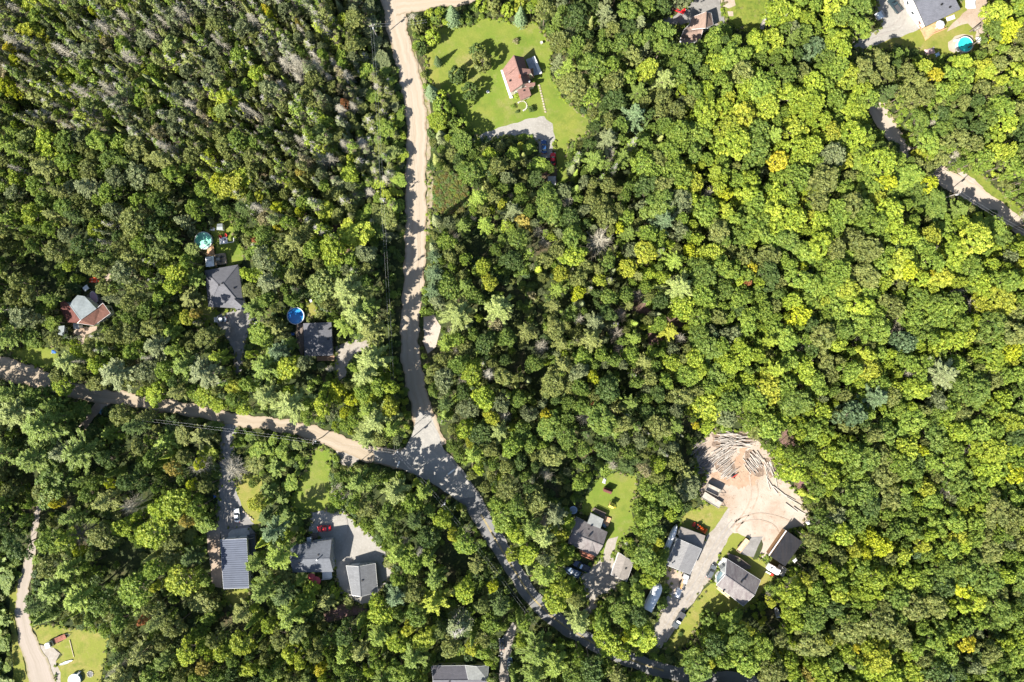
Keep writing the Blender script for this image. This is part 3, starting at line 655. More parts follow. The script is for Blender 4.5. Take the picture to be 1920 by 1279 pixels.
# --- tan roofed house, top
th = gable('tan_roof_house', 'house with a pale tan roof half hidden under trees beside an asphalt drive', 'house',
           (1297, 33), (1324, 22.5), (1333.5, 24.5), (1337.5, 47), (1322.5, 53), (1290, 56), 3.4, 5.6, Msh_tan, M_siding_w, trim=M_trim)
building('', '', '', [(1282, 57, 3.2), (1279, 65, 4.6), (1276, 72, 3.2), (1281, 84, 3.2), (1313, 75, 3.2), (1318, 56, 4.6), (1320, 49, 3.2), (1293, 46, 3.2)], [(0, 1, 5, 6, 7), (1, 2, 3, 4, 5)], [0, 1, 2, 3, 4, 5, 6, 7], Msh_tan, M_siding_w, root=th, roof_name='main_roof', wall_name='main_wall', windows=False, ridge=[(1, 5)], trim=M_trim)

# --- blue grey roofed house, upper right
bh = building('blue_grey_roof_house', 'house with a broad blue-grey shingle roof beside the gravel yard and turquoise pool', 'house',
              [(1735.6, 50, 3.1), (1801, 17.6, 3.1), (1781, -22, 5.6), (1716, 6, 5.4), (1762, -60, 3.1), (1697, -30, 3.1)], [(0, 1, 2, 3), (3, 2, 4, 5)], [0, 1, 2, 4, 5, 3], Msh_blue, M_siding_w, trim=M_trim_d, ridge=[(2, 3)],
              vents=[(1765.5, 9, 4.7), (1781, 14, 4), (1724, 15.5, 3.9, 'skylight', .4), (1718.5, 11, 4.1, 'skylight', .4)])
deck(bh, [(1708, 16), (1714.5, 11.5), (1733, 49.5), (1726, 55)], .8, M_deck_r, 'porch', rail=[0, 3])
deck(bh, [(1726.5, 56), (1737, 51), (1756, 42), (1764, 42), (1773, 55), (1747, 66), (1736, 76)], .6, M_deck, 'deck', rail=[4, 5])

# --- red and white roofed house, left
rh = building('red_white_roof_house', 'house with a pale steel upper roof and red-brown lower slopes, deep in shady woods', 'house',
              [(130, 571, 5.6), (145, 554, 5.0), (158.5, 556, 5.0), (180.5, 579, 5.6), (151, 600, 6.2)], [(0, 1, 2, 3, 4)], [0, 1, 2, 3, 4], M_steelroof, M_siding_w, windows=False, roof_name='upper_roof', ridge=[(0, 4), (4, 3)])
building('', '', '', [(151.2, 600.4, 5.9), (180.7, 579.2, 5.3), (192.5, 568.8, 5.0), (207, 588, 3.3), (176, 611, 3.3), (145, 606.5, 3.3)], [(0, 1, 2, 3, 4, 5)], [0, 1, 2, 3, 4, 5], Msh_red, M_siding_w, root=rh, roof_name='red_roof', wall_name='front_wall', trim=M_trim)
building('', '', '', [(129.6, 571, 5.3), (150.6, 600, 5.9), (144.5, 606, 3.3), (127, 605, 3.2), (113, 580, 3.2), (114, 562, 3.2)], [(0, 1, 2, 3, 4, 5)], [0, 1, 2, 3, 4, 5], Msh_redd, M_siding_w, root=rh, roof_name='rear_roof', wall_name='rear_wall', windows=False)
deck(rh, [(162, 556), (172, 546), (180, 546), (194, 566), (181, 578)], 1.0, M_deck_d, 'deck', rail=[1, 2])
flat_roof(rh, [(110, 612), (121, 611), (119, 630), (108, 628)], 2.5, M_steelroof, M_siding_w, 'lean_to_roof', 'lean_to_wall')
flat_roof(rh, [(137, 607), (148, 608), (148, 618), (138, 617)], 2.6, M_steelroof, M_siding_w, 'porch_roof', 'porch_wall')

# --- hip roofed bungalow, green pool
hh = building('hip_roof_bungalow', 'bungalow with a grey hip roof just below the green pool', 'house',
              [(384, 508, 3), (446, 497, 3), (457.5, 579, 3), (391, 575.5, 3), (409.5, 534.5, 5.6), (418, 532, 5.6)], [(0, 1, 5, 4), (1, 2, 5), (2, 3, 4, 5), (3, 0, 4)], [0, 1, 2, 3], Msh_grey, M_siding_w,
              trim=M_trim_d, vents=[(411, 535, 5.4), (416.5, 532, 5.5), (438.5, 541, 4), (392, 555, 3.6)], ridge=[(0, 4), (1, 5), (4, 5), (5, 2), (4, 3)])
building('', '', '', [(432, 573, 3.35), (438.5, 561, 4.5), (454, 564.5, 3.5), (458, 566, 3.3), (459.5, 579.5, 4.2), (446, 582, 3.3)], [(0, 1, 4, 5), (1, 2, 3, 4)], [0, 1, 2, 3, 4, 5], Msh_grey, M_siding_w, root=hh, roof_name='porch_gable', wall_name='porch_wall', trim=M_trim_d, windows=False)

# --- dark flat house, blue pool
dh = building('dark_roof_bungalow', 'bungalow with a long dark grey roof beside the blue pool', 'house',
              [(568.7, 607, 3.2), (595, 606, 4.0), (621, 605, 3.2), (624, 666.5, 3.2), (598, 668, 4.0), (571, 668, 3.2)], [(0, 1, 4, 5), (1, 2, 3, 4)], [0, 1, 2, 3, 4, 5], Msh_grey, M_siding_d, trim=M_trim_d, vents=[(616.5, 618, 3.6), (615, 636, 3.5)], ridge=[(1, 4)])
deck(dh, [(557, 608), (568, 608), (570, 655), (566, 668), (557, 650)], .7, M_deck_d, 'side_deck', rail=[4])
deck(dh, [(594, 669.5), (627, 667.5), (628, 676), (595, 677)], .8, mat('brown_porch', (.26, .17, .11), .85, var=.2), 'porch', rail=[2])

# --- steel building
sb = building('steel_building', 'long steel building with ribbed blue-grey roof by the narrow asphalt drive', 'steel building',
              [(413, 1013, 4.6), (462, 1010.5, 5.0), (466.5, 1103, 5.0), (419, 1104.5, 4.6)], [(0, 1, 2, 3)], [0, 1, 2, 3], M_metal_blue, M_siding_g, trim=M_trim, windows=True, garage_edge=0)
mb = MB()
for i in range(1, 23):
    t = i / 23; a = W(413 + 6 * t, 1013 + 91.5 * t, 4.66); b = W(462 + 4.5 * t, 1010.5 + 92.5 * t, 5.06); mb.bar(a, b, .16, .1)
part('roof_ribs', mb, M_metal_rib, sb, world=True)
deck(sb, [(428, 1001), (434, 994), (464, 990), (468, 1000), (468, 1009), (428, 1012)], .18, M_conc, 'apron')
flat_roof(sb, [(463, 1004, 2.6), (478, 1002, 2.4), (480, 1036, 2.4), (466, 1037, 2.6)], 2.5, mat('tarp_black', (.04, .045, .05), .8, var=.2), M_siding_d, 'lean_to_roof', 'lean_to_wall')
mb = MB()
for k in range(7):
    a = math.pi * k / 6; b = math.pi * (k + 1) / 6
    if k < 6: mb.bar(W(466, 1005) + Vector((1.2 - 1.6 * math.cos(a), 0, 1.2 + 2.6 * math.sin(a))), W(466, 1005) + Vector((1.2 - 1.6 * math.cos(b), 0, 1.2 + 2.6 * math.sin(b))), .12, .12)
part('hoop_frame', mb, M_wood, sb, world=True)

# --- two storey house and garage round the concrete yard
h2 = building('two_storey_house', 'two storey house with a slate grey gable roof between the red car and red parasols', 'house',
              [(545.6, 1024, 4.9), (544, 1050, 7.0), (548.8, 1074, 4.9), (624.6, 1072.5, 4.9), (618, 1047.7, 7.0), (621.5, 1012.5, 4.9), (583, 1018, 4.9)], [(1, 2, 3, 4), (0, 1, 4, 5, 6)], [0, 1, 2, 3, 4, 5, 6], shingle_mat('slate_shingles', (0.120, 0.128, 0.144), streak=.25), M_siding_g,
              trim=M_trim_d, ridge=[(1, 4)], vents=[(595.7, 1048.8, 6.9, 'stack'), (597, 1041, 6.4), (561, 1056, 6.4)])
flat_roof(h2, [(575, 1008.5, 3.4), (583, 1008, 3.4), (584, 1018, 3.4), (576, 1020, 3.4)], 3.4, M_siding_g, M_siding_g, 'entry_roof', 'entry_wall')
deck(h2, [(583, 1001), (596, 1000), (596.5, 1010), (584, 1012)], .8, M_deck_d, 'entry_deck', rail=[0])
deck(h2, [(604, 1073), (622, 1072.5), (622.5, 1084), (604.5, 1086)], .9, mat('white_deck_panels', (.66, .66, .64), .7, var=.08, scale=1), 'rear_deck', rail=[2])
gg = gable('double_garage', 'detached garage with a grey gable roof on the pale concrete yard', 'garage',
           (649, 1061.5), (672.6, 1063), (703.6, 1057), (708.3, 1110.5), (676.5, 1119.5), (660, 1117), 3.0, 5.0, shingle_mat('garage_shingles', (0.148, 0.152, 0.160), streak=.25), M_siding_g, trim=M_siding_w, garage_edge=0, vents=[(679, 1089, 4.6)])
mb = MB(); mb.bar(W(698, 1107, 3.3), W(706.5, 1097, 3.1), .1, .1); part('roof_pole', mb, M_pipe, gg, world=True)

# --- weathered house in the bright lawn
wh = building('weathered_gable_house', 'house with a streaked grey gable roof beside the navy pickup and bright lawn', 'house',
              [(1080, 970.4, 3.0), (1139, 998.4, 3.0), (1130.5, 1023.6, 5.1), (1118, 1043.6, 3.0), (1064.6, 1019, 3.0), (1072.6, 1000.3, 5.1)], [(0, 1, 2, 5), (5, 2, 3, 4)], [0, 1, 2, 3, 4, 5], Msh_weather, M_siding_w, trim=M_trim_d, ridge=[(2, 5)],
              vents=[(1104.5, 1006, 4.9), (1104, 992.5, 4.4), (1103.5, 1012, 4.7)])
building('', '', '', [(1088, 1031.5, 3.12), (1110.5, 1016, 5.12), (1118, 1044.5, 3.12), (1103, 1038.5, 4.1)], [(0, 1, 3), (1, 2, 3)], [0, 1, 2, 3], Msh_weather, None, root=wh, roof_name='porch_gable', thick=.1)
flat_roof(wh, [(1108.5, 963, 2.9), (1131.8, 974, 2.9), (1125.8, 992, 3.2), (1101, 981.7, 3.2)], 3, Msh_pale, M_siding_w, 'addition_roof', 'addition_wall')
deck(wh, [(1135, 968), (1146, 972.5), (1140, 988), (1131, 984)], .6, M_deck, 'deck')
deck(wh, [(1086, 1033), (1091, 1032), (1116, 1044), (1112, 1050), (1088, 1040)], .7, M_deck_r, 'porch', rail=[3])
deck(wh, [(1109, 957), (1114, 952), (1136, 962), (1133, 973)], .5, M_deck_d, 'rear_deck', rail=[1])
gi = building('low_taupe_garage', 'garage with a low taupe roof at the end of the dappled gravel drive', 'garage',
              [(1160, 1036.8, 2.9), (1188, 1055, 2.9), (1175, 1091, 2.9), (1145.5, 1078, 2.9), (1174, 1046, 3.5), (1160.5, 1084.5, 3.5)], [(0, 4, 5, 3), (4, 1, 2, 5)], [0, 4, 1, 2, 5, 3], Msh_taupe, M_siding_w, trim=M_trim, ridge=[(4, 5)], vents=[(1173, 1066.3, 3.2)], garage_edge=3)

# --- house with workshop by the log drive
wk = building('wide_grey_roof_house', 'house with a broad pale grey roof and low shed wing beside the orange tractor', 'house',
              [(1270.4, 1010.4, 4.4), (1292.6, 1020, 6.0), (1315.5, 1030, 4.4), (1293.8, 1077.3, 4.4), (1272, 1069, 6.0), (1249.3, 1060, 4.4)], [(0, 1, 4, 5), (1, 2, 3, 4)], [0, 1, 2, 3, 4, 5], shingle_mat('pale_grey_shingles', (0.204, 0.200, 0.200), streak=.5, streak_col=(.2, .195, .19), angle=R(-25)), M_siding_w, trim=M_trim,
              vents=[(1284, 1046, 5.4), (1260, 1056, 4.9, 'stack')], garage_edge=3)
flat_roof(wk, [(1276.8, 988.2, 3.0), (1322.5, 1005.2, 3.0), (1316, 1028.5, 3.5), (1272.5, 1009, 3.5)], 3, Msh_taupe, M_siding_w, 'shed_wing_roof', 'shed_wing_wall')

lh = building('long_weathered_house', 'long house with one dark streaked and one pale roof slope beside the log yard drive', 'house',
              [(1362.5, 1048.2, 3.6), (1426.3, 1089, 3.6), (1414.4, 1117, 5.8), (1393.8, 1137, 3.6), (1343, 1097.6, 3.6), (1360, 1079, 5.8)], [(0, 1, 2, 5), (5, 2, 3, 4)], [0, 1, 2, 3, 4, 5], Msh_weather2, M_siding_w, trim=M_trim, ridge=[(2, 5)],
              vents=[(1390, 1091.5, 5.4), (1396.5, 1086, 4.9), (1356.5, 1109, 4.2)])
building('', '', '', [(1350, 1069, 4.4), (1360, 1062, 4.4), (1367, 1067.5, 4.6), (1364, 1076, 5.3), (1356, 1076, 4.6)], [(0, 1, 2, 3, 4)], [0, 1, 2, 3, 4], Msh_pale, M_siding_w, root=lh, roof_name='entry_roof', wall_name='entry_wall', windows=False)
flat_roof(lh, [(1343, 1083, 2.7), (1351, 1072, 2.7), (1362, 1080, 2.9), (1345, 1093, 2.7)], 2.7, mat('blue_green_steel', (.1, .15, .17), .6, var=.2), M_siding_w, 'porch_roof', 'porch_wall')
deck(lh, [(1364, 1037), (1384, 1044), (1408, 1062), (1406, 1068), (1391, 1067), (1366, 1048)], .8, M_deck_d, 'rear_deck', rail=[0, 1])
deck(lh, [(1343, 1103), (1348, 1101), (1370, 1118), (1366, 1122)], .9, mat('yellow_deck', (.5, .42, .25), .8, var=.2), 'front_deck', rail=[3])
deck(lh, [(1346, 1058), (1356, 1046), (1361, 1050), (1352, 1066)], .5, M_siding_w, 'side_landing', rail=[0])

kg = building('black_roof_workshop', 'workshop with a flat black roof and bay openings at the log yard edge', 'workshop',
              [(1477, 997, 4.6), (1505, 1017, 4.2), (1472, 1062.5, 4.2), (1444.5, 1044, 4.6)], [(0, 1, 2, 3)], [0, 1, 2, 3], Msh_black, M_siding_b, inset=0.2, windows=False)
for t in (.02, .33, .66, .98):
    p = W(1473.5 - 32 * t, 994.5 + 45.5 * t, 2); part('bay_post', MB().box((p.x, p.y, 1.9), (.25, .25, 3.8), rz=R(35)), M_trim, kg, world=True)
mb = MB(); mb.bar(W(1474, 995.5, 3.9), W(1441.5, 1042, 3.9), .25, .3); part('bay_beam', mb, M_trim, kg, world=True)
# --- grey roofed house cut by the frame
mh = building('trimmed_grey_house', 'house with white roof trim and pale cross gable beside the pale blue boat', 'house',
              [(808.6, 1249.5, 3.1), (871.7, 1249, 3.1), (916.5, 1248, 3.1), (917, 1302, 3.1), (810, 1302, 3.1), (812, 1276, 5.0), (914, 1276, 5.0)], [(0, 2, 6, 5), (5, 6, 3, 4)], [0, 2, 6, 3, 4, 5], shingle_mat('violet_grey_shingles', (0.120, 0.116, 0.132), streak=.2), M_siding_y, trim=M_trim, ridge=[(5, 6)],
              vents=[(843, 1278, 4.9), (893, 1266.5, 4.4)])
building('', '', '', [(872.2, 1248.2, 3.2), (894.5, 1250.8, 4.3), (915.8, 1248.4, 3.2), (914, 1275.5, 5.05), (878, 1275.5, 5.05)], [(0, 1, 4), (1, 2, 3), (1, 3, 4)], [0, 1, 2, 3, 4], Msh_pale, M_siding_y, root=mh, roof_name='cross_gable', wall_name='gable_wall', trim=M_trim, windows=False)

# --- small sheds and shelters
def shed(name, label, pts, z0, z1, rm, wm, **k):
    a, b, c, d = pts; m1 = ((a[0] + d[0]) / 2, (a[1] + d[1]) / 2); m2 = ((b[0] + c[0]) / 2, (b[1] + c[1]) / 2)
    return building(name, label, 'shed', [(*a, z0), (*m1, z1), (*d, z0), (*c, z0), (*m2, z1), (*b, z0)], [(0, 1, 4, 5), (1, 2, 3, 4)], [0, 1, 2, 3, 4, 5], rm, wm, inset=.15, thick=.1, ridge=[(1, 4)], windows=False, **k)
shed('garden_shed', 'small pale grey garden shed on the grass above the green pool', [(407, 420.5), (417, 419.5), (417.5, 432), (406, 431.5)], 1.9, 2.3, M_steelroof, M_siding_w)
shed('garden_shed', 'small shed with a reddish brown roof in the middle of the bright lawn', [(1133.8, 914.6), (1149.7, 920), (1145.7, 927.5), (1130.5, 921.5)], 2.0, 2.5, Msh_redd, M_siding_b)
shed('carport', 'small grey roofed carport in deep shade beyond the parked red car', [(1027, 331), (1042, 331), (1042, 347), (1027, 347)], 2.2, 2.7, mat('carport_sheet', (.3, .3, .3), .6, var=.2), M_siding_g)

gz = thing('gazebo', 'gazebo with a white hip roof on the deck between green pool and bungalow', 'gazebo', tuple(W(393, 490)))
ap = W(394, 488, 3.7); cs = [W(385, 482.5, 2.9), W(400.5, 480.5, 2.9), (W(401.6, 499.5, 2.9)), W(386, 501, 2.9)]
part('canopy', MB().add(cs + [ap] + [c_ - Vector((0, 0, .1)) for c_ in cs], [(0, 1, 4), (1, 2, 4), (2, 3, 4), (3, 0, 4), (0, 5, 6, 1), (1, 6, 7, 2), (2, 7, 8, 3), (3, 8, 5, 0), (5, 8, 7, 6)]), M_trim, gz, world=True)
for c_ in cs:
    q = c_ + (ap - c_) * .12; part('post', MB().box((q.x, q.y, 1.5), (.12, .12, 2.9)), M_trim, gz, world=True)
part('vent_cap', MB().box((ap.x, ap.y, 3.75), (.9, .9, .12), top=.3), M_siding_g, gz, world=True)
pd = thing('pool_deck', 'orange wood deck joining the green pool to the gazebo', 'deck', tuple(W(394, 472)))
deck(pd, [(389, 468), (400, 460), (402, 478), (387, 481)], 1.0, M_deck, 'boards', rail=[1])
pt = thing('wood_patio', 'wooden patio with chairs beside the gazebo', 'patio', tuple(W(412, 486)))
deck(pt, [(401, 479), (423, 475.5), (426, 495), (402, 498)], .5, mat('patio_boards', (.30, .235, .17), .85, var=.4, scale=3), 'boards', rail=[0, 1])
# ================================================================ vehicles, boats, pools, yard things
def rr(x0, x1, w, r, n=3):
    """Rounded rectangle plan."""
    out = []; y = w / 2
    for cx, cy, a0 in ((x1 - r, y - r, 0), (x0 + r, y - r, 90), (x0 + r, -y + r, 180), (x1 - r, -y + r, 270)):
        for i in range(n + 1):
            a = R(a0 + 90 * i / n); out.append((cx + r * math.cos(a), cy + r * math.sin(a)))
    return out
M_tyre = mat('tyre_rubber', (0.02, 0.02, 0.02), 0.9, var=.1)
M_rim = mat('wheel_rim', (0.4, 0.4, 0.42), 0.35, 0.7, .1)
M_lamp = mat('headlight_glass', (0.7, 0.72, 0.72), 0.1, var=.05, spec=.8)
M_tail = mat('tail_light_red', (0.4, 0.02, 0.02), 0.3, var=.05)
def paint(n, c): return mat('car_paint_' + n, c, 0.22, 0.1, 0.04, 1.0, spec=.6)

def wheels(root, xs, y, r=.34, w=.24):
    for x in xs:
        for s in (-1, 1):
            wh_ = part('wheel', MB().tube((x, s * (y - w), r), (x, s * y, r), r * .62, n=12), M_rim, root)
            part('tyre', MB().tube((x, s * (y - w + .01), r), (x, s * (y - .03), r), r, n=16), M_tyre, wh_)

def car(label, px, py, ang, L, Wd, paintm, kind='sedan', top=None, group=None, name='parked_car', cat='car', bedm=None):
    root = thing(name, label, cat, tuple(W(px, py, 0.16)), R(ang), group)
    h = L / 2; b = MB()
    if kind == 'pickup':
        b.loft([(rr(-h + .1, h - .1, Wd - .1, .2), .35), (rr(-h, h, Wd, .25), .5), (rr(-h, h, Wd, .25), .8)])
        b.loft([(rr(-.02 * L, h, Wd, .3), .8), (rr(-.02 * L, h - .05, Wd - .1, .35), 1.05)])
        part('body', b, paintm, root, smooth=False)
        bed = MB(); 
        bed.box((-h * .52, Wd / 2 - .08, 1.0), (h * .96, .14, .42)); bed.box((-h * .52, -Wd / 2 + .08, 1.0), (h * .96, .14, .42)); bed.box((-h + .07, 0, 1.0), (.12, Wd - .3, .42))
        part('bed_walls', bed, paintm, root); part('bed_floor', MB().box((-h * .52, 0, .85), (h * .9, Wd - .32, .06)), bedm or M_trim_d, root)
        part('window_glass', MB().loft([(rr(-.04 * L, .24 * L, Wd - .16, .3), 1.05), (rr(.0 * L, .12 * L, Wd - .5, .25), 1.72)], True, False), M_glass, root)
        part('roof_panel', MB().loft([(rr(-.005 * L, .125 * L, Wd - .46, .25), 1.70), (rr(.0 * L, .11 * L, Wd - .6, .25), 1.8)]), top or paintm, root)
        wheels(root, (-.32 * L, .31 * L), Wd / 2, .38)
    else:
        hh_ = 1.65 if kind == 'suv' else 1.42
        b.loft([(rr(-h + .15, h - .15, Wd - .12, .35), .25), (rr(-h, h, Wd, .5), .5), (rr(-h, h, Wd, .5), .7), (rr(-h + .08, h - .1, Wd - .06, .5), .86), (rr(-h + .3, h - .5, Wd - .3, .4), .95)])
        part('body', b, paintm, root)
        r0, r1 = (-.44, .2) if kind == 'suv' else (-.36, .22); t0, t1 = (-.36, .06) if kind == 'suv' else (-.2, .06)
        part('window_glass', MB().loft([(rr(r0 * L, r1 * L, Wd - .2, .35), .9), (rr(t0 * L, t1 * L, Wd - .52, .3), hh_ - .05)], True, False), M_glass, root)
        part('roof_panel', MB().loft([(rr(t0 * L - .03, t1 * L + .03, Wd - .48, .3), hh_ - .07), (rr(t0 * L + .1, t1 * L - .1, Wd - .6, .3), hh_ + .02)]), top or paintm, root)
        wheels(root, (-.3 * L, .31 * L), Wd / 2 + .01)
    for s in (-1, 1):
        part('headlight', MB().box((h - .06, s * (Wd / 2 - .3), .68), (.16, .4, .16)), M_lamp, root)
        part('tail_light', MB().box((-h + .04, s * (Wd / 2 - .25), .7), (.12, .3, .18)), M_tail, root)
        part('mirror', MB().box((.17 * L, s * (Wd / 2 + .1), .98), (.16, .2, .14)), paintm, root)
    ROOFS.append([(px + a, py + b_) for a, b_ in ((-9, -9), (9, -9), (9, 9), (-9, 9))])
    return root

red = paint('red', (.55, .012, .015)); white = paint('white', (.72, .72, .70)); navy = paint('navy', (.015, .03, .07)); darkg = paint('charcoal', (.05, .055, .06)); silver = paint('silver', (.42, .44, .46)); blue = paint('blue', (.02, .06, .16)); greyp = paint('dark_grey', (.10, .11, .12))
car('bright red car parked in half shade above the pale tan roofed house', 1272, 19.5, -22, 4.5, 1.85, red)
car('bright red car parked on the pale concrete beside the two storey house', 608.8, 990.5, 183, 4.5, 1.85, red)
car('red car parked beyond the shady end of the farmhouse drive', 1036.5, 300, 88, 4.2, 1.75, red)
car('dark blue car standing in tree shade at the end of the farmhouse drive', 1020, 277, 92, 4.4, 1.8, blue)
car('white car parked on the asphalt in front of the steel building', 446, 966, 94, 4.5, 1.8, white)
car('light grey car parked on dappled gravel below the hip roof bungalow', 415, 600, 182, 4.1, 1.75, silver, top=white)
car('dark grey car parked close to the entry of the long weathered house', 1332.5, 1070.8, 62, 4.7, 1.85, greyp, kind='suv')
car('dark green pickup with an empty black bed on the pale gravel yard', 1675.5, 13, 128, 5.6, 2.0, paint('dark_green', (.03, .05, .06)), kind='pickup', name='pickup_truck', cat='pickup')
car('navy pickup with a pale cab roof and hood beside the navy boat', 1090.5, 1060.5, 154, 5.6, 2.0, navy, kind='pickup', top=paint('pale_blue', (.5, .56, .65)), name='pickup_truck', cat='pickup')
car('dark pickup with a white cab parked low on the gravel log drive', 1271.5, 1161.5, 238, 5.7, 2.0, greyp, kind='pickup', top=white, name='pickup_truck', cat='pickup')
car('small dark vehicle half under bushes by the narrow pale lane', 941, 1206.5, 96, 3.8, 1.7, darkg)

def hull(L, B, z0, z1, point=.35, n=10, k=1.0):
    pts = []
    for i in range(n + 1):
        t = i / n; x = -L / 2 + L * t; w = B / 2 * (1 if t < 1 - point else math.sqrt(max(0, 1 - ((t - 1 + point) / point) ** 2)) ) * k; pts.append((x, w))
    return pts + [(x, -y) for x, y in pts[::-1][1:]] if pts[-1][1] < .01 else pts + [(x, -y) for x, y in pts[::-1]]
def outline_boat(L, B, k=1.0, point=.5): return [(x * k, y * k) for x, y in hull(L, B, 0, 0, point)]
M_hullw = mat('boat_white', (.6, .62, .62), .35, var=.08); M_hulln = mat('boat_navy', (.03, .055, .10), .4, var=.1); M_inside = mat('boat_inside', (.10, .15, .22), .7, var=.3, scale=2)
M_cover = mat('boat_wrap', (.72, .74, .76), .45, var=.05, bump=.4, scale=1.2)
def boat(label, px, py, ang, L, B, hm, inm, extras=True, name='motorboat', cat='boat', trailer=True, z=.15):
    root = thing(name, label, cat, tuple(W(px, py, z)), R(ang)); b0 = .45 if trailer else .0
    mb = MB(); mb.loft([(outline_boat(L, B, .55), b0), (outline_boat(L, B, .85), b0 + .3), (outline_boat(L, B), b0 + .85)], True, False)
    mb.loft([(outline_boat(L, B), b0 + .85), (outline_boat(L, B, .9), b0 + .87), (outline_boat(L, B, .86), b0 + .45)], False, False)
    part('hull', mb, hm, root)
    part('floor', MB().poly(outline_boat(L, B, .86), b0 + .38, b0 + .45), inm, root)
    if extras:
        for x in (-.22, .02): part('seat', MB().box((x * L, B * .17, b0 + .65), (.5, .5, .4)).box((x * L, -B * .17, b0 + .65), (.5, .5, .4)), M_hullw, root)
        part('windshield', MB().bar((.12 * L, -.36 * B, b0 + 1.05), (.12 * L, .36 * B, b0 + 1.05), .08, .4), M_glass, root)
        part('outboard_motor', MB().box((-L / 2 - .2, 0, b0 + .8), (.4, .4, .7), top=.8).box((-L / 2 - .2, 0, b0 + .3), (.12, .1, .5)), M_trim_d, root)
    if trailer:
        part('trailer_frame', MB().bar((-L * .4, -.5, .35), (L * .35, -.5, .35), .1, .1).bar((-L * .4, .5, .35), (L * .35, .5, .35), .1, .1).bar((L * .33, 0, .35), (L * .62, 0, .4), .1, .1), M_metal, root)
        for s in (-1, 1): part('wheel', MB().tube((-.1 * L, s * (B / 2 - .1), .3), (-.1 * L, s * (B / 2 + .1), .3), .3, n=12), M_tyre, root)
    ROOFS.append([(px + a, py + b_) for a, b_ in ((-9, -9), (9, -9), (9, 9), (-9, 9))])
    return root
boat('open navy motorboat with pale rim on a trailer below the navy pickup', 1072.5, 1070.5, 154, 5.6, 2.3, M_hulln, M_inside)
boat('small pale blue motorboat with outboard on a trailer at the lane by the trimmed house', 956, 1239, 88, 4.0, 1.6, mat('boat_sky', (.30, .45, .55), .4, var=.2), M_inside)
def rowboat(label, px, py, ang, L, B, hm, name='rowboat', cat='boat'):
    root = boat(label, px, py, ang, L, B, hm, M_wood, False, name, cat, False, .13)
    for x in (-.2, .1): part('bench', MB().box((x * L, 0, .7), (.25, B * .82, .05)), M_wood, root)
rowboat('small grey rowboat pulled up among weeds at the top clearing', 1430, 46, 70, 4.0, 1.3, M_siding_g)
rowboat('pale rowboat lying in dark shade under trees below the long weathered house', 1455.5, 1147, 105, 3.6, 1.3, M_hullw)
rowboat('dark grey rowboat on bare soil above the turquoise pool', 1829, 55.5, 30, 2.9, 1.1, M_siding_d)
def canoe(label, px, py, ang, L, m, group=None):
    root = thing('canoe', label, 'canoe', tuple(W(px, py, .13)), R(ang), group)
    def pl(k): return [(L / 2 * math.cos(t) , .42 * k * math.sin(t) * (1 - .15 * abs(math.cos(t)))) for t in [2 * math.pi * i / 16 for i in range(16)]]
    part('hull', MB().loft([(pl(.5), 0), (pl(1), .35), (pl(.9), .36), (pl(.5), .12)], True, True), m, root)
    for x in (-.22, .22): part('seat', MB().box((x * L, 0, .3), (.2, .6, .04)), M_wood, root)
canoe('white canoe lying on the grass beside the bottom gravel turnaround', 124, 1242.5, 20, 4.9, M_hullw)
og = mat('orange_plastic', (.5, .07, .02), .45, var=.1)
canoe('orange-red canoe beached in shade above the house with the steel roof, upper of two', 179, 523, 6, 3.9, og, 'orange canoes behind the steel roofed house')
canoe('orange-red canoe beached in shade above the house with the steel roof, lower of two', 178, 528.5, 2, 3.6, og, 'orange canoes behind the steel roofed house')

def wrapped(label, px, py, ang, L, B, hgt):
    root = thing('wrapped_boat', label, 'boat', tuple(W(px, py, .15)), R(ang))
    rings = []
    for k, z in ((.8, .5), (1.0, 1.0), (1.0, 1.5), (.86, hgt * .8), (.5, hgt * .95), (.12, hgt)):
        rings.append(([(x * (1 if k > .9 else .9 + .1 * k), y * k) for x, y in hull(L, B, 0, 0, .4)], z))
    part('cover', MB().loft(rings), M_cover, root)
    part('keel_stand', MB().box((-L * .25, 0, .27), (.3, B * .6, .54)).box((L * .2, 0, .27), (.3, B * .5, .54)), M_wood, root)
    part('ropes', MB().bar((-L * .2, -B / 2, 1.2), (-L * .2, 0, hgt + .03), .06, .05).bar((-L * .2, B / 2, 1.2), (-L * .2, 0, hgt + .03), .06, .05).bar((L * .15, -B / 2, 1.2), (L * .15, 0, hgt + .03), .06, .05).bar((L * .15, B / 2, 1.2), (L * .15, 0, hgt + .03), .06, .05), M_siding_g, root)
    ROOFS.append([(px + a, py + b_) for a, b_ in ((-9, -14), (9, -14), (9, 14), (-9, 14))])
wrapped('big white shrink-wrapped boat stored in dappled shade beside the sandy drive', 1224, 1116, 63, 9.6, 3.3, 3.0)
wrapped('long narrow white wrapped boat along the tree side of the wide grey roof house', 1256.5, 1008, 68, 9.8, 1.9, 2.3)

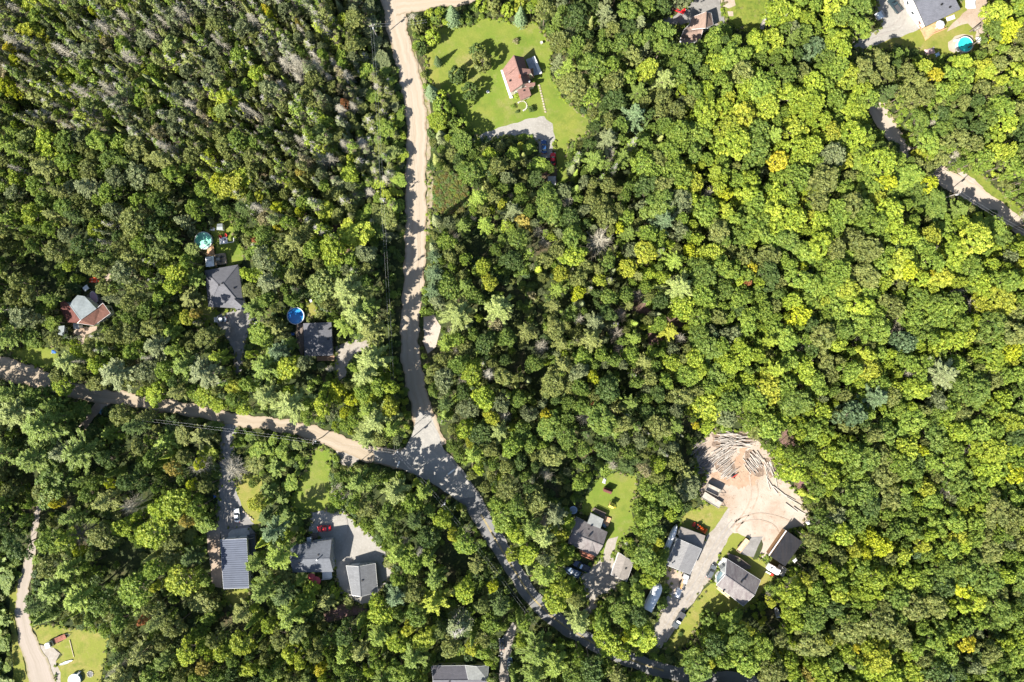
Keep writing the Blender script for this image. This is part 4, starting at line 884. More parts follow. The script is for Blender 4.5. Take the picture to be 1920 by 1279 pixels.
def pool(label, px, py, r, h, water, rimm, wallm, lad=None):
    root = thing('swimming_pool', label, 'pool', tuple(W(px, py, .12)))
    n = 28; ci = lambda q: [(q * math.cos(2 * math.pi * i / n), q * math.sin(2 * math.pi * i / n)) for i in range(n)]
    part('wall', MB().loft([(ci(r), 0), (ci(r), h), (ci(r - .06), h), (ci(r - .06), 0)], False, False), wallm, root)
    part('rim', MB().loft([(ci(r + .08), h - .02), (ci(r + .08), h + .05), (ci(r - .14), h + .05), (ci(r - .14), h - .02)], False, False), rimm, root)
    part('water', MB().loft([(ci(r - .07), .05), (ci(r - .07), h - .09)]), water, root)
    if lad is not None:
        a = R(lad); d = Vector((math.cos(a), math.sin(a), 0)); t = Vector((-d.y, d.x, 0)); mb = MB()
        for s in (-1, 1):
            mb.bar(d * (r + .9) + t * s * .3, d * (r + .05) + t * s * .3 + Vector((0, 0, h + .8)), .08, .08); mb.bar(d * (r + .05) + t * s * .3 + Vector((0, 0, h + .8)), d * (r - .4) + t * s * .3 + Vector((0, 0, h - .3)), .08, .08)
        for k in range(4): q = d * (r + .9 - .2 * k) + Vector((0, 0, .25 + k * .35)); mb.bar(q - t * .3, q + t * .3, .16, .05)
        part('ladder', mb, M_trim, root)
    ROOFS.append([(px + r / S * math.cos(i), py + r / S * math.sin(i)) for i in range(7)])
    return root
def water_mat(n, c, c2):
    m = mat(n, c, .04, 0, .1, .35, col2=c2, spec=.5, bump=.05); return m
pool('above-ground pool full of milky green water beside the orange deck', 384.5, 452.5, 2.8, 1.3, water_mat('green_water', (.16, .58, .40), (.42, .74, .58)), M_trim, mat('pool_wall', (.3, .42, .38), .5), None)
pool('above-ground pool with vivid blue liner and white rim by the dark roofed bungalow', 556.5, 593, 2.75, 1.3, water_mat('blue_water', (.01, .15, .52), (.05, .30, .68)), M_trim, mat('pool_wall_blue', (.35, .5, .7), .5), 120)
pool('above-ground pool with turquoise water on a pad of pale sand', 1805, 87, 2.55, 1.25, water_mat('turquoise_water', (.02, .45, .46), (.06, .62, .6)), M_trim, mat('pool_wall_grey', (.45, .45, .45), .5), 150)
pool('above-ground pool of pale blue water at the bottom edge beside the fire ring', 143, 1273, 1.95, 1.1, water_mat('pale_water', (.42, .55, .62), (.6, .7, .74)), M_trim, mat('pool_wall_blue2', (.10, .2, .35), .5), 60)

def tub(label, px, py, ang):
    root = thing('oval_tub', label, 'pool', tuple(W(px, py, 1.1)), R(ang))
    ov = lambda k, m=1: [(2.0 * k * math.cos(2 * math.pi * i / 20), 1.15 * k * math.sin(2 * math.pi * i / 20)) for i in range(20)]
    part('shell', MB().loft([(ov(.9), 0), (ov(1), .5), (ov(.95), .55), (ov(.9), .4)], True, False), M_trim, root)
    part('cover', MB().loft([(ov(.93), .4), (ov(.9), .56), (ov(.4), .66)], False, True), mat('pink_cover', (.42, .25, .29), .6, var=.1), root)
tub('oval tub with a pink cover on the dark deck of the steel roofed house', 178, 558, 115)

# --- trailers and machines
def trailer(label, px, py, ang, L, B, deckm, z=.75, sides=0, name='flat_trailer', cat='trailer', tongue=1.6):
    root = thing(name, label, cat, tuple(W(px, py, .14)), R(ang))
    part('bed', MB().box((0, 0, z), (L, B, .14)), deckm, root)
    part('frame', MB().bar((-L / 2, -B * .35, z - .14), (L / 2, -B * .35, z - .14), .12, .14).bar((-L / 2, B * .35, z - .14), (L / 2, B * .35, z - .14), .12, .14), M_trim_d, root)
    part('tongue', MB().bar((L / 2, -B * .4, z - .1), (L / 2 + tongue, 0, z - .15), .1, .1).bar((L / 2, B * .4, z - .1), (L / 2 + tongue, 0, z - .15), .1, .1), M_trim_d, root)
    if sides:
        mb = MB()
        for s in (-1, 1): mb.box((0, s * B / 2, z + sides / 2), (L, .1, sides))
        mb.box((L / 2, 0, z + sides / 2), (.1, B, sides)).box((-L / 2, 0, z + sides / 2), (.1, B, sides)); part('side_boards', mb, deckm, root)
    for x in (-.45, .45):
        for s in (-1, 1): part('wheel', MB().tube((x - .1 * L, s * B / 2, .36), (x - .1 * L, s * (B / 2 + .22), .36), .36, n=12), M_tyre, root)
    return root
t1 = trailer('high-sided grey dump trailer parked uppermost at the edge of the log yard', 1334, 917, -26, 4.6, 2.3, M_wood, 1.0, 1.2, 'dump_trailer', 'trailer', 2.2)
t2 = trailer('long flat trailer strewn with green branches below the dump trailer', 1333, 937, -32, 6.6, 2.2, M_wood, .8, .25)
t3 = trailer('narrow trailer stacked with split firewood beside the concrete pad', 1391, 1022, 52, 5.0, 1.5, mat('firewood', (.5, .36, .24), .9, var=.35, scale=6), .75, .4, 'firewood_trailer', 'trailer', 1.2)
t4 = trailer('small boxy white trailer on the pale gravel near the dark green pickup', 1647, 32, 28, 2.6, 2.2, M_trim, .6, .5, 'box_trailer', 'trailer', 1.2)
part('lid', MB().box((-.2, 0, 1.15), (1.8, 2.1, .1)), mat('pale_lid', (.6, .66, .7), .5, var=.05), t4)
t5 = trailer('bare trailer frame trailing behind the white cab on the bottom lawn', 114, 1197, 24, 4.2, 1.6, mat('rusty_steel', (.22, .09, .06), .9, var=.4, scale=3), .55, 0, 'trailer_frame', 'trailer')

cb = thing('truck_cab', 'white truck cab abandoned on the grass beside the gravel track', 'truck', tuple(W(96, 1206.5, .14)), R(20))
part('body', MB().loft([(rr(-.9, 1.0, 1.9, .25), .4), (rr(-.9, 1.0, 1.9, .25), 1.1), (rr(-.8, .7, 1.6, .25), 1.8), (rr(-.7, .5, 1.4, .25), 1.88)]), white, cb)
part('window_glass', MB().box((.93, 0, 1.35), (.08, 1.4, .5), ry=-.4), M_glass, cb)
for s in (-1, 1): part('wheel', MB().tube((.4, s * .8, .35), (.4, s * 1.02, .35), .35, n=12), M_tyre, cb)

tr = thing('tractor', 'orange tractor with black tyres parked in the shadow behind the wide roof house', 'tractor', tuple(W(1311, 989.5, .14)), R(-30))
M_or = mat('tractor_orange', (.62, .10, .01), .4, var=.08)
part('hood', MB().loft([(rr(-.1, 1.5, .8, .15), .7), (rr(-.1, 1.45, .78, .2), 1.3), (rr(0, 1.3, .6, .2), 1.4)]), M_or, tr)
part('chassis', MB().box((.1, 0, .6), (2.8, .5, .4)), M_trim_d, tr)
part('seat', MB().box((-.7, 0, 1.15), (.5, .55, .15)).box((-.95, 0, 1.4), (.12, .5, .45)), M_black, tr)
for s in (-1, 1):
    part('fender', MB().box((-.8, s * .62, 1.15), (1.1, .35, .1)).box((-.35, s * .62, 1.0), (.1, .35, .35)), M_or, tr)
    wq = part('wheel', MB().tube((-.8, s * .55, .65), (-.8, s * .95, .65), .38, n=14), M_or, tr); part('tyre', MB().tube((-.8, s * .56, .65), (-.8, s * .93, .65), .65, n=18), M_tyre, wq)
    wq = part('wheel', MB().tube((1.1, s * .5, .4), (1.1, s * .75, .4), .22, n=12), M_or, tr); part('tyre', MB().tube((1.1, s * .51, .4), (1.1, s * .73, .4), .4, n=14), M_tyre, wq)
    part('loader_arm', MB().bar((.1, s * .6, 1.2), (1.9, s * .6, .7), .12, .14), M_or, tr)
part('bucket', MB().box((2.2, 0, .4), (.6, 1.7, .5), ry=.2), M_or, tr)
part('roll_bar', MB().bar((-1.2, -.5, 1.0), (-1.2, -.5, 2.2), .08, .08).bar((-1.2, .5, 1.0), (-1.2, .5, 2.2), .08, .08).bar((-1.2, -.5, 2.2), (-1.2, .5, 2.2), .08, .08), M_trim_d, tr)
part('mower_deck', MB().loft([(rr(-2.6, -1.5, 1.5, .3), .3), (rr(-2.5, -1.6, 1.4, .3), .5)]), mat('machine_red', (.45, .05, .03), .5, var=.2), tr)

sk = thing('wood_processor', 'white and brown wood processing machine at the garage end of the sandy drive', 'machine', tuple(W(1281, 1089, .16)), R(68))
part('frame', MB().box((0, 0, .7), (4.2, 1.2, .25)), M_wood, sk)
part('engine_box', MB().loft([(rr(1.0, 2.4, 1.7, .2), .5), (rr(1.05, 2.3, 1.6, .2), 1.5)]), M_hullw, sk)
part('conveyor', MB().bar((.5, .3, 1.0), (-2.6, .3, 1.6), .6, .12), mat('raw_wood', (.55, .32, .14), .8, var=.3, scale=5), sk)
part('hopper', MB().box((.2, -.2, 1.2), (1.1, 1.1, .7), top=1.3), M_siding_g, sk)
for x in (1.6, -.9):
    for s in (-1, 1): part('wheel', MB().tube((x, s * .85, .45), (x, s * 1.1, .45), .45, n=14), M_tyre, sk)

cp = thing('camper_trailer', 'white camper parked at the end of the black roofed workshop', 'camper', tuple(W(1447, 1065, .14)), R(-30))
part('body', MB().loft([(rr(-2.0, 2.0, 2.1, .2), .5), (rr(-2.0, 2.0, 2.1, .2), 2.2), (rr(-1.85, 1.85, 1.95, .3), 2.45)]), M_cover, cp)
part('roof_hatch', MB().box((-1.2, .2, 2.52), (.6, .6, .15)), M_trim_d, cp)
part('awning', MB().box((.6, .1, 2.5), (1.5, 1.6, .06)), M_siding_g, cp)
part('tongue', MB().bar((2.0, -.6, .5), (3.1, 0, .45), .1, .1).bar((2.0, .6, .5), (3.1, 0, .45), .1, .1), M_trim_d, cp)
for s in (-1, 1): part('wheel', MB().tube((-.2, s * .9, .35), (-.2, s * 1.1, .35), .35, n=12), M_tyre, cp)
deckp = thing('tent_platform', 'pale square platform between the camper and the trees', 'platform', tuple(W(1464, 1070, .13)), R(-30))
part('boards', MB().box((0, 0, .3), (3.2, 3.0, .12)), M_conc, deckp); part('legs', MB().box((1.3, 1.2, .12), (.15, .15, .24)).box((-1.3, 1.2, .12), (.15, .15, .24)).box((1.3, -1.2, .12), (.15, .15, .24)).box((-1.3, -1.2, .12), (.15, .15, .24)), M_wood, deckp)
sm = thing('snowmobile', 'red and white snowmobile parked on grass beside the camper', 'snowmobile', tuple(W(1442, 1075, .13)), R(-28))
part('cowl', MB().loft([(rr(.2, 1.5, .9, .25), .3), (rr(.3, 1.2, .6, .25), .85)]), mat('cowl_red', (.5, .04, .03), .3), sm)
part('seat', MB().loft([(rr(-1.4, .4, .5, .12), .45), (rr(-1.35, .35, .4, .12), .75)]), M_hullw, sm)
part('track', MB().box((-.5, 0, .2), (2.0, .4, .35)), M_black, sm)
for s in (-1, 1): part('ski', MB().box((1.2, s * .45, .05), (1.2, .14, .06)), M_trim_d, sm)

sw = thing('log_splitter', 'small red log splitter standing before the grey log heap', 'machine', tuple(W(1376, 892.5, .14)), R(32))
part('beam', MB().box((0, 0, .7), (2.2, .25, .3)), mat('splitter_red', (.55, .05, .04), .5, var=.1), sw); part('engine', MB().box((-.7, .35, .8), (.6, .5, .5)), M_trim_d, sw)
for s in (-1, 1): part('wheel', MB().tube((-.3, s * .45, .3), (-.3, s * .6, .3), .3, n=10), M_tyre, sw)
st = thing('garden_tractor', 'rusty red garden tractor tucked between trees and the wrapped boat', 'mower', tuple(W(1235, 974.5, .14)), R(-55))
part('hood', MB().loft([(rr(0, 1.0, .7, .15), .3), (rr(.05, .9, .6, .15), .8)]), mat('rust_red', (.28, .08, .05), .7, var=.3), st); part('seat', MB().box((-.5, 0, .7), (.4, .4, .3)), M_black, st); part('deck', MB().box((-.1, 0, .25), (.9, 1.0, .15)), mat('rust_red2', (.28, .08, .05), .7, var=.3), st)
for x in (-.55, .7):
    for s in (-1, 1): part('wheel', MB().tube((x, s * .35, .25), (x, s * .52, .25), .25, n=10), M_tyre, st)

# --- garden furniture
def parasol(label, px, py, r, m, group=None, h=2.4):
    root = thing('parasol', label, 'parasol', tuple(W(px, py, .9 if group else .6)), 0, group); n = 8
    ci = [(r * math.cos(2 * math.pi * i / n), r * math.sin(2 * math.pi * i / n), h) for i in range(n)]; ap = (0, 0, h + .55)
    lo = [(x, y, z - .05) for x, y, z in ci]
    part('canopy', MB().add(ci + [ap] + lo + [(0, 0, h + .48)], [(i, (i + 1) % n, n) for i in range(n)] + [(n + 1 + (i + 1) % n, n + 1 + i, 2 * n + 1) for i in range(n)] + [((i + 1) % n, i, n + 1 + i, n + 1 + (i + 1) % n) for i in range(n)]), m, root)
    part('pole', MB().tube((0, 0, 0), (0, 0, h + .6), .04), M_trim, root); part('base', MB().tube((0, 0, 0), (0, 0, .12), .3), M_conc, root)
M_red = mat('faded_red_canvas', (.50, .09, .10), .8, var=.12)
parasol('faded red parasol tucked under the house eave, smaller of the pair', 588, 1077.5, 1.25, M_red, 'red parasols behind the two storey house')
parasol('faded red parasol standing further out from the house wall, larger of the pair', 597, 1085, 1.5, M_red, 'red parasols behind the two storey house')
parasol('pale grey parasol over the deck of the blue-grey roofed house', 1754.5, 53, 1.45, mat('pale_canvas', (.55, .56, .58), .8, var=.06))
def chair(name, label, px, py, ang, m, z=.13, group=None, cat='chair'):
    root = thing(name, label, cat, tuple(W(px, py, z)), R(ang), group)
    part('seat', MB().box((0, 0, .36), (.62, .6, .06)), m, root); part('backrest', MB().box((-.38, 0, .72), (.07, .62, .8), ry=-.35), m, root)
    for s in (-1, 1): part('armrest', MB().box((.02, s * .36, .6), (.7, .13, .04)).box((.3, s * .36, .3), (.08, .08, .6)).box((-.25, s * .36, .3), (.08, .08, .6)), m, root)
M_rc = mat('chair_red', (.55, .05, .04), .5, var=.1)
chair('garden_chair', 'red garden chair at the corner of the white paved square, beside the green pool', 414.7, 445.5, -60, M_rc, .16, 'red garden chairs')
chair('garden_chair', 'red garden chair on the white paved square, turned away from the green pool', 424.5, 442.5, -120, M_rc, .16, 'red garden chairs')
chair('garden_chair', 'white garden chair standing alone on the lawn west of the farmhouse', 915, 173.5, 30, M_trim)
chair('garden_chair', 'white garden chair under the pale tree beyond the blue pool', 583.5, 565, 200, M_trim)
for i, (x, y, w_) in enumerate(((405, 484, 'by the gazebo'), (417, 482, 'at the outer corner'), (415, 491, 'at the lower edge'))):
    chair('patio_chair', 'dark patio chair on the wooden patio, ' + w_, x, y, 70 * i, M_trim_d, .65, 'dark chairs on the wooden patio')
def table(label, px, py, ang, a, b, m, z=.13, h=.74):
    root = thing('table', label, 'table', tuple(W(px, py, z)), R(ang)); part('tabletop', MB().box((0, 0, h), (a, b, .05)), m, root)
    for x in (-1, 1):
        for y in (-1, 1): part('leg', MB().box((x * (a / 2 - .08), y * (b / 2 - .08), h / 2 - .01), (.07, .07, h - .03)), m, root)
table('white square table on the shady ground above the oval tub', 163.5, 541, 38, 1.7, 1.5, M_trim)
table('round-cornered white table at the sandy edge east of the turquoise pool', 1832.5, 76.5, 10, 1.6, 1.6, M_trim)
table('pale table in the middle of the wooden patio', 410, 487, 10, 1.3, .9, M_wood, .65)
table('yellow-topped table on the dark deck of the long weathered house', 1384, 1049, 30, 1.0, 1.0, mat('yellow_top', (.6, .48, .22), .6), .95)
pv = thing('paved_square', 'white paved square with red chairs on the pool lawn', 'paving', tuple(W(419, 451.5, .12)), R(8))
part('slab', MB().box((0, 0, .02), (2.6, 2.2, .06)), M_trim, pv); part('drain_cover', MB().box((.55, .3, .06), (.5, .6, .02)), M_trim_d, pv)
ed = thing('low_white_border', 'thin white border board running from the paved square over the grass', 'border', tuple(W(432, 453)))
part('board', MB().bar(W(424, 456, .18), W(438.5, 454, .18), .18, .2), M_trim, ed, world=True); part('end_board', MB().bar(W(438.3, 453, .18), W(438, 447, .18), .18, .2), M_trim, ed, world=True)
ld = thing('pool_step', 'white plastic step unit lying between shed and green pool', 'steps', tuple(W(399, 430.5, .12)), R(-12))
for k in range(4): part('step', MB().box((-.6 + .42 * k, 0, .2 + .12 * (k % 2)), (.3, .9, .1)), M_trim, ld)
part('rail', MB().bar((-.8, -.45, .5), (.9, -.45, .5), .07, .07).bar((-.8, .45, .5), (.9, .45, .5), .07, .07), M_trim, ld)

# playset, trampoline, junk, heaps
ps = thing('playset', 'yellow-green playset standing on the lawn by the house shadow', 'playset', tuple(W(1145, 946, .13)), R(-25))
part('platform', MB().box((0, 0, 1.2), (1.4, 1.3, .1)), M_deck, ps); part('canopy', MB().add([(-.8, -.75, 2.1), (.8, -.75, 2.1), (.8, .75, 2.1), (-.8, .75, 2.1), (-.8, 0, 2.8), (.8, 0, 2.8)], [(0, 1, 5, 4), (3, 4, 5, 2), (0, 4, 3), (1, 2, 5)]), mat('playset_yellow', (.55, .5, .08), .6, var=.15), ps)
for x in (-.7, .7):
    for y in (-.65, .65): part('post', MB().box((x, y, 1.05), (.1, .1, 2.1)), M_deck, ps)
part('slide', MB().bar((.7, -.3, 1.25), (2.0, -.3, .15), .5, .06), mat('slide_yellow', (.6, .45, .05), .4), ps)
tp = thing('trampoline', 'round grey trampoline in tree shade at the corner of the bright lawn', 'trampoline', tuple(W(1074.6, 955.8, .13)))
ci = lambda q, n=20: [(q * math.cos(2 * math.pi * i / n), q * math.sin(2 * math.pi * i / n)) for i in range(n)]
part('mat', MB().loft([(ci(1.0), .8), (ci(1.0), .83)]), mat('trampoline_mat', (.2, .24, .3), .5, var=.3), tp); part('pad', MB().loft([(ci(1.3), .8), (ci(1.3), .86), (ci(1.0), .86), (ci(1.0), .8)], False, False), mat('pad_blue', (.28, .36, .46), .5), tp)
for k in range(4): a = k * math.pi / 2 + .4; part('leg', MB().box((1.15 * math.cos(a), 1.15 * math.sin(a), .4), (.07, .07, .8)), M_metal, tp)
def firering(label, px, py, r):
    root = thing('fire_ring', label, 'fire pit', tuple(W(px, py, .12))); rr_ = random.Random(int(px))
    for k in range(10):
        a = 2 * math.pi * k / 10; part('stone', MB().box((r * math.cos(a), r * math.sin(a), .12), (rr_.uniform(.35, .5), .3, .26), rz=a + 1.57, top=.75), M_conc, root)
    part('ash', MB().loft([(ci(r * .8), .0), (ci(r * .8), .04)]), M_trim_d, root)
firering('stone fire ring on the grass beside the bottom edge pool', 169.5, 1264, .95)
firering('stone fire ring in dim shade below the red parasols', 604, 1126.5, .8)
bt = thing('birdbath', 'pale round birdbath on the lawn above the farmhouse', 'birdbath', tuple(W(1015, 82.5, .12)))
part('pedestal', MB().tube((0, 0, 0), (0, 0, .8), .22, .14), M_conc, bt); part('bowl', MB().loft([(ci(.2), .8), (ci(.5), .95), (ci(.46), .97), (ci(.1), .86)]), M_conc, bt)

def ordn(n):
    O = 'first second third fourth fifth sixth seventh eighth ninth tenth eleventh twelfth thirteenth fourteenth fifteenth sixteenth seventeenth eighteenth nineteenth'.split(); T = {2: 'twent', 3: 'thirt'}
    if n < 20: return O[n - 1]
    return T[n // 10] + ('ieth' if n % 10 == 0 else 'y-' + O[n % 10 - 1])
M_stone = mat('garden_stone', (.42, .39, .35), .9, var=.25, scale=3)
rs = random.Random(5)
def stone(name, label, cat, px, py, r, group, z=.12, flat=.6, m=None):
    n = 7; lo = [(r * rs.uniform(.8, 1.1) * math.cos(2 * math.pi * i / n), r * rs.uniform(.8, 1.1) * math.sin(2 * math.pi * i / n)) for i in range(n)]
    single(name, label, cat, MB().loft([(lo, 0), ([(x * 1.02, y * 1.02) for x, y in lo], r * flat * .5), ([(x * .7, y * .7) for x, y in lo], r * flat)]), m or M_stone, tuple(W(px, py, z)), rs.uniform(0, 3), group)
for k in range(11):
    t = k / 10; stone('stepping_stone', ordn(k + 1) + ' pale stepping stone down the dotted line from the farmhouse to its drive', 'stepping stone', 1011.3 + 11.3 * t, 161 + 49 * t, .38, 'stepping stones across the farmhouse lawn', .125, .25, M_beach)
for k in range(16):
    t = k / 15; stone('garden_stone', ordn(k + 1) + ' grey boulder down the row lining the narrow garden bed', 'boulder', 626 + 3 * math.sin(k * 1.7), 884 + 74 * t, rs.uniform(.35, .65), 'boulders along the garden bed', .12)
for k in range(5): stone('edging_stone', ordn(k + 1) + ' small pale edging stone below the white car, along the asphalt', 'stone', 457 + k * 4.2, 960 + k * 3.6, rs.uniform(.3, .5), 'edging stones by the white car', .12, .6, M_beach)
for k in range(12):
    a = -2.4 + k * .33; stone('flower_bed_stone', ordn(k + 1) + ' stone round the curved edging of the farmhouse flower bed', 'stone', 979 + 9 * math.cos(a), 199 + 9 * math.sin(a), rs.uniform(.2, .35), 'edging stones of the farmhouse beds', .12)

def tarp(label, px, py, ang, a, b, m, h=.5, name='tarp_heap', cat='tarp'):
    r_ = random.Random(int(px * 3 + py)); root = thing(name, label, cat, tuple(W(px, py, .13)), R(ang)); nx, ny = 7, 6; vs = []; fs = []
    for j in range(ny):
        for i in range(nx):
            u, v = i / (nx - 1) * 2 - 1, j / (ny - 1) * 2 - 1; z = h * (1 - u * u) ** .5 * (1 - v * v) ** .5 * r_.uniform(.75, 1.1) + .02; vs.append((u * a / 2 * r_.uniform(.93, 1.0), v * b / 2 * r_.uniform(.93, 1.0), z))
    fs = [(j * nx + i, j * nx + i + 1, (j + 1) * nx + i + 1, (j + 1) * nx + i) for j in range(ny - 1) for i in range(nx - 1)]
    vs += [(x, y, 0) for x, y, z in vs]; n = nx * ny; bd = [i for i in range(nx)] + [j * nx + nx - 1 for j in range(1, ny)] + [(ny - 1) * nx + i for i in range(nx - 2, -1, -1)] + [j * nx for j in range(ny - 2, 0, -1)]
    fs += [(bd[k], bd[(k + 1) % len(bd)], bd[(k + 1) % len(bd)] + n, bd[k] + n) for k in range(len(bd))]
    part('sheet', MB().add(vs, fs), m, root)
    part('weight', MB().box((a * .45, b * .45, .12), (.3, .25, .24)).box((-a * .45, -b * .45, .12), (.3, .25, .24)), M_conc, root)
M_bt = mat('blue_tarp', (.03, .12, .4), .5, var=.2); M_wt = mat('white_tarp', (.68, .68, .68), .6, var=.05)
tarp('white tarp spread on the grass along the blue-grey roofed house', 1782.5, 34.5, 20, 2.9, 1.3, M_wt, .2)
tarp('crumpled white tarp in the sandy corner of the upper yard', 1820, 8, 0, 3.4, 3.0, M_wt, .6)
tarp('small blue tarp on the roadside lawn below the steel roofed house', 101, 660, 0, 1.5, 1.1, M_bt, .3)
tarp('blue tarp bundle in shade at the edge of the asphalt drive', 403, 931, 20, 1.0, .9, M_bt, .5)
tarp('blue tarp heap on the deck end of the weathered gable house', 1132.5, 984, -25, 1.9, 1.7, mat('dim_blue_tarp', (.12, .18, .26), .6, var=.2), .6)
tarp('blue and black tarp heap beside the steel building', 472.5, 1016, 90, 3.6, 1.4, M_bt, .6)
tarp('small blue tarp at the edge of the dappled gravel', 481, 605, 0, 1.2, 1.0, M_bt, .6)  # a plain tarp heap, no bin is modelled under it
tarp('white tarp bundle on the lawn north of the small red shed', 1133.5, 902, 70, 1.7, 1.0, M_wt, .5)
tarp('white tarp over gear at the corner of the low taupe garage', 1176, 1018, 60, 1.9, 1.2, M_wt, .6)
tarp('pale sheet with orange boards lying on the gravel below the wood processor', 1272, 1112, 75, 3.4, 1.8, M_wt, .15)
tarp('white sheet thrown on weeds behind the black roofed workshop', 1491, 1051, 40, 1.6, 1.0, M_wt, .4)
tarp('pinkish toy heap with a blue cover at the forest edge of the upper yard', 1743, 97, 15, 3.4, 2.0, mat('faded_junk', (.5, .34, .33), .7, var=.35, scale=3), .7, 'junk_heap', 'heap')
tarp('blue sheet beside the toy heap at the forest edge', 1758, 103, 30, 1.5, 1.2, mat('pale_blue_sheet', (.35, .5, .68), .6, var=.15), .4)
tarp('white box cover in the dim corner beside the blue pool deck', 549, 627, 0, 1.1, .9, M_bt, .7)
tarp('low white tank cover in trees east of the two storey house', 763, 1101, 30, 1.0, .9, M_wt, .5)
tarp('small white propane cover at the tree line beside the workshop yard', 1515, 981, 20, 1.2, 1.2, M_wt, .8)
tarp('blue barrel cover beside the sandy side track', 190, 772, 60, 1.7, .8, mat('dull_blue', (.10, .24, .40), .6, var=.2), .6)

# long pole fence on the bottom lawn, fallen poles
lg = MB().tube((-2.9, 0, .14), (2.9, 0, .12), .13, .1)
single('log_pole', 'thin pale pole lying on the grass above the white canoe', 'log', lg, mat('pale_log', (.5, .42, .3), .8, var=.2), tuple(W(135, 1216, .12)), R(-76))

# --- log yard
M_log = mat('grey_log_bark', (.42, .375, .33), .9, var=.3, scale=2.2, col2=(.58, .53, .47)); M_log_shade = mat('shaded_log_bark', (.20, .17, .15), .9, var=.4, scale=2, col2=(.34, .31, .30)); M_end = mat('cut_log_end', (.55, .38, .22), .8, var=.2)  # second bark copy is darkened: shade under the trees put into its colour
logs = []
for k in range(6):
    r_ = random.Random(k); L = 1.0; n = 7; mb = MB(); segs = 5; rings = []
    bend = r_.uniform(-.03, .03)
    vs = []; fs = []
    for i in range(segs + 1):
        t = i / segs; x = t - .5; y = bend * math.sin(math.pi * t); rad = (.021 + .013 * (1 - t)) * r_.uniform(.93, 1.07)
        for j in range(n): a = 2 * math.pi * j / n; vs.append((x, y + rad * math.cos(a), .03 + rad * math.sin(a)))
    for i in range(segs):
        for j in range(n): fs.append((i * n + j, i * n + (j + 1) % n, (i + 1) * n + (j + 1) % n, (i + 1) * n + j))
    fs += [tuple(range(n - 1, -1, -1)), tuple(segs * n + j for j in range(n))]
    mb.add(vs, fs)
    for m_, nm in ((M_log, 'pale'), (M_log_shade, 'dark')):
        me = mesh_of('log', mb, m_, smooth=False); me.materials.append(M_end); me.polygons[-1].material_index = 1; me.polygons[-2].material_index = 1
        logs.append((me, nm))
def log(px, py, ang, L, z, dark, label, group):
    me = rs.choice([m for m, n_ in logs if (n_ == 'dark') == dark])
    o = bpy.data.objects.new('log', me); C.objects.link(o); o.location = W(px, py, z); o.rotation_euler = (0, R(rs.uniform(-3, 3)), R(ang)); o.scale = (L, L * rs.uniform(.6, 1.0), L * .9)
    o['label'] = label; o['category'] = 'log'; o['group'] = group
def heap(n, cx, cy, ux, uy, span, spread, ang, L, dark, label, group, layers=3, jit=7):
    """n logs side by side: centres step along (ux,uy) over span pixels, slipping +-spread pixels lengthwise."""
    for k in range(n):
        t = (k + .5) / n - .5; a = ang + rs.uniform(-jit, jit); sl = rs.uniform(-spread, spread)
        log(cx + ux * span * t + math.cos(R(a)) * sl + rs.uniform(-1.5, 1.5), cy + uy * span * t - math.sin(R(a)) * sl + rs.uniform(-1.5, 1.5), a, L * rs.uniform(.7, 1.15), .15 + .28 * (k % layers), dark, ordn(k + 1) + ' ' + label, group)
heap(34, 1356, 872, .66, .75, 52, 7, 40, 4.6, False, 'log down the grey fanned heap above the red log splitter', 'logs of the fanned heap by the splitter')
heap(24, 1362, 847, -.5, -.86, 30, 12, 32, 5.2, False, 'log up the slanting grey heap over the fanned one', 'logs of the slanting upper heap', 3, 9)
heap(26, 1413, 869, .80, -.60, 34, 7, -52, 4.2, False, 'log going east up the heap beyond the orange dirt', 'logs of the eastern heap')
heap(36, 1374, 824, .05, 1.0, 26, 24, -5, 5.4, False, 'bleached log down the loose top row of the log yard', 'logs of the top row', 3, 13)
heap(26, 1318, 852, .55, .83, 50, 8, 45, 4.8, True, 'dark log down the shaded heap under the trees', 'logs of the shaded heap', 3, 18)
heap(13, 1443, 878, .9, -.2, 16, 7, -68, 4.4, False, 'pale log going east in the stack along the forest edge', 'logs along the forest edge', 2, 6)
heap(8, 1316, 880, .4, .9, 18, 5, 12, 4.2, True, 'short dark log down the tail of the shaded heap', 'logs below the shaded heap', 2, 20)
for k, (x, y, a, L) in enumerate(((1448, 912, -55, 6), (1462, 922, -38, 6), (1478, 932, -28, 5), (1490, 942, -32, 6), (1484, 952, -35, 5), (1500, 958, -30, 5), (1456, 906, -80, 4), (1440, 905, -75, 5))):
    log(x, y, a, L, .2, False, ordn(k + 1) + ' long log lying singly along the curved lower rim of the yard', 'logs along the lower rim')
# broken bark and offcuts strewn over the yard
mb = MB(); rb = random.Random(3)
for k in range(520):
    u, v = rb.random(), rb.random(); x, y = (1330 + 150 * u, 820 + 150 * v)
    if not ((x - 1390) / 80) ** 2 + ((y - 890) / 75) ** 2 < 1 or (y > 905 and x < 1455 and rb.random() < .85): continue
    p = W(x, y, .16 if rb.random() < .7 else .18); l = rb.uniform(.15, .9); mb.box(p, (l, rb.uniform(.05, .14), .05), rz=rb.uniform(0, 3.1))
o = single('wood_debris', 'bark and broken offcuts strewn over the dirt of the log yard', 'debris', mb, mat('bark_chips', (.34, .25, .18), .9, var=.4, scale=5)); o['kind'] = 'stuff'

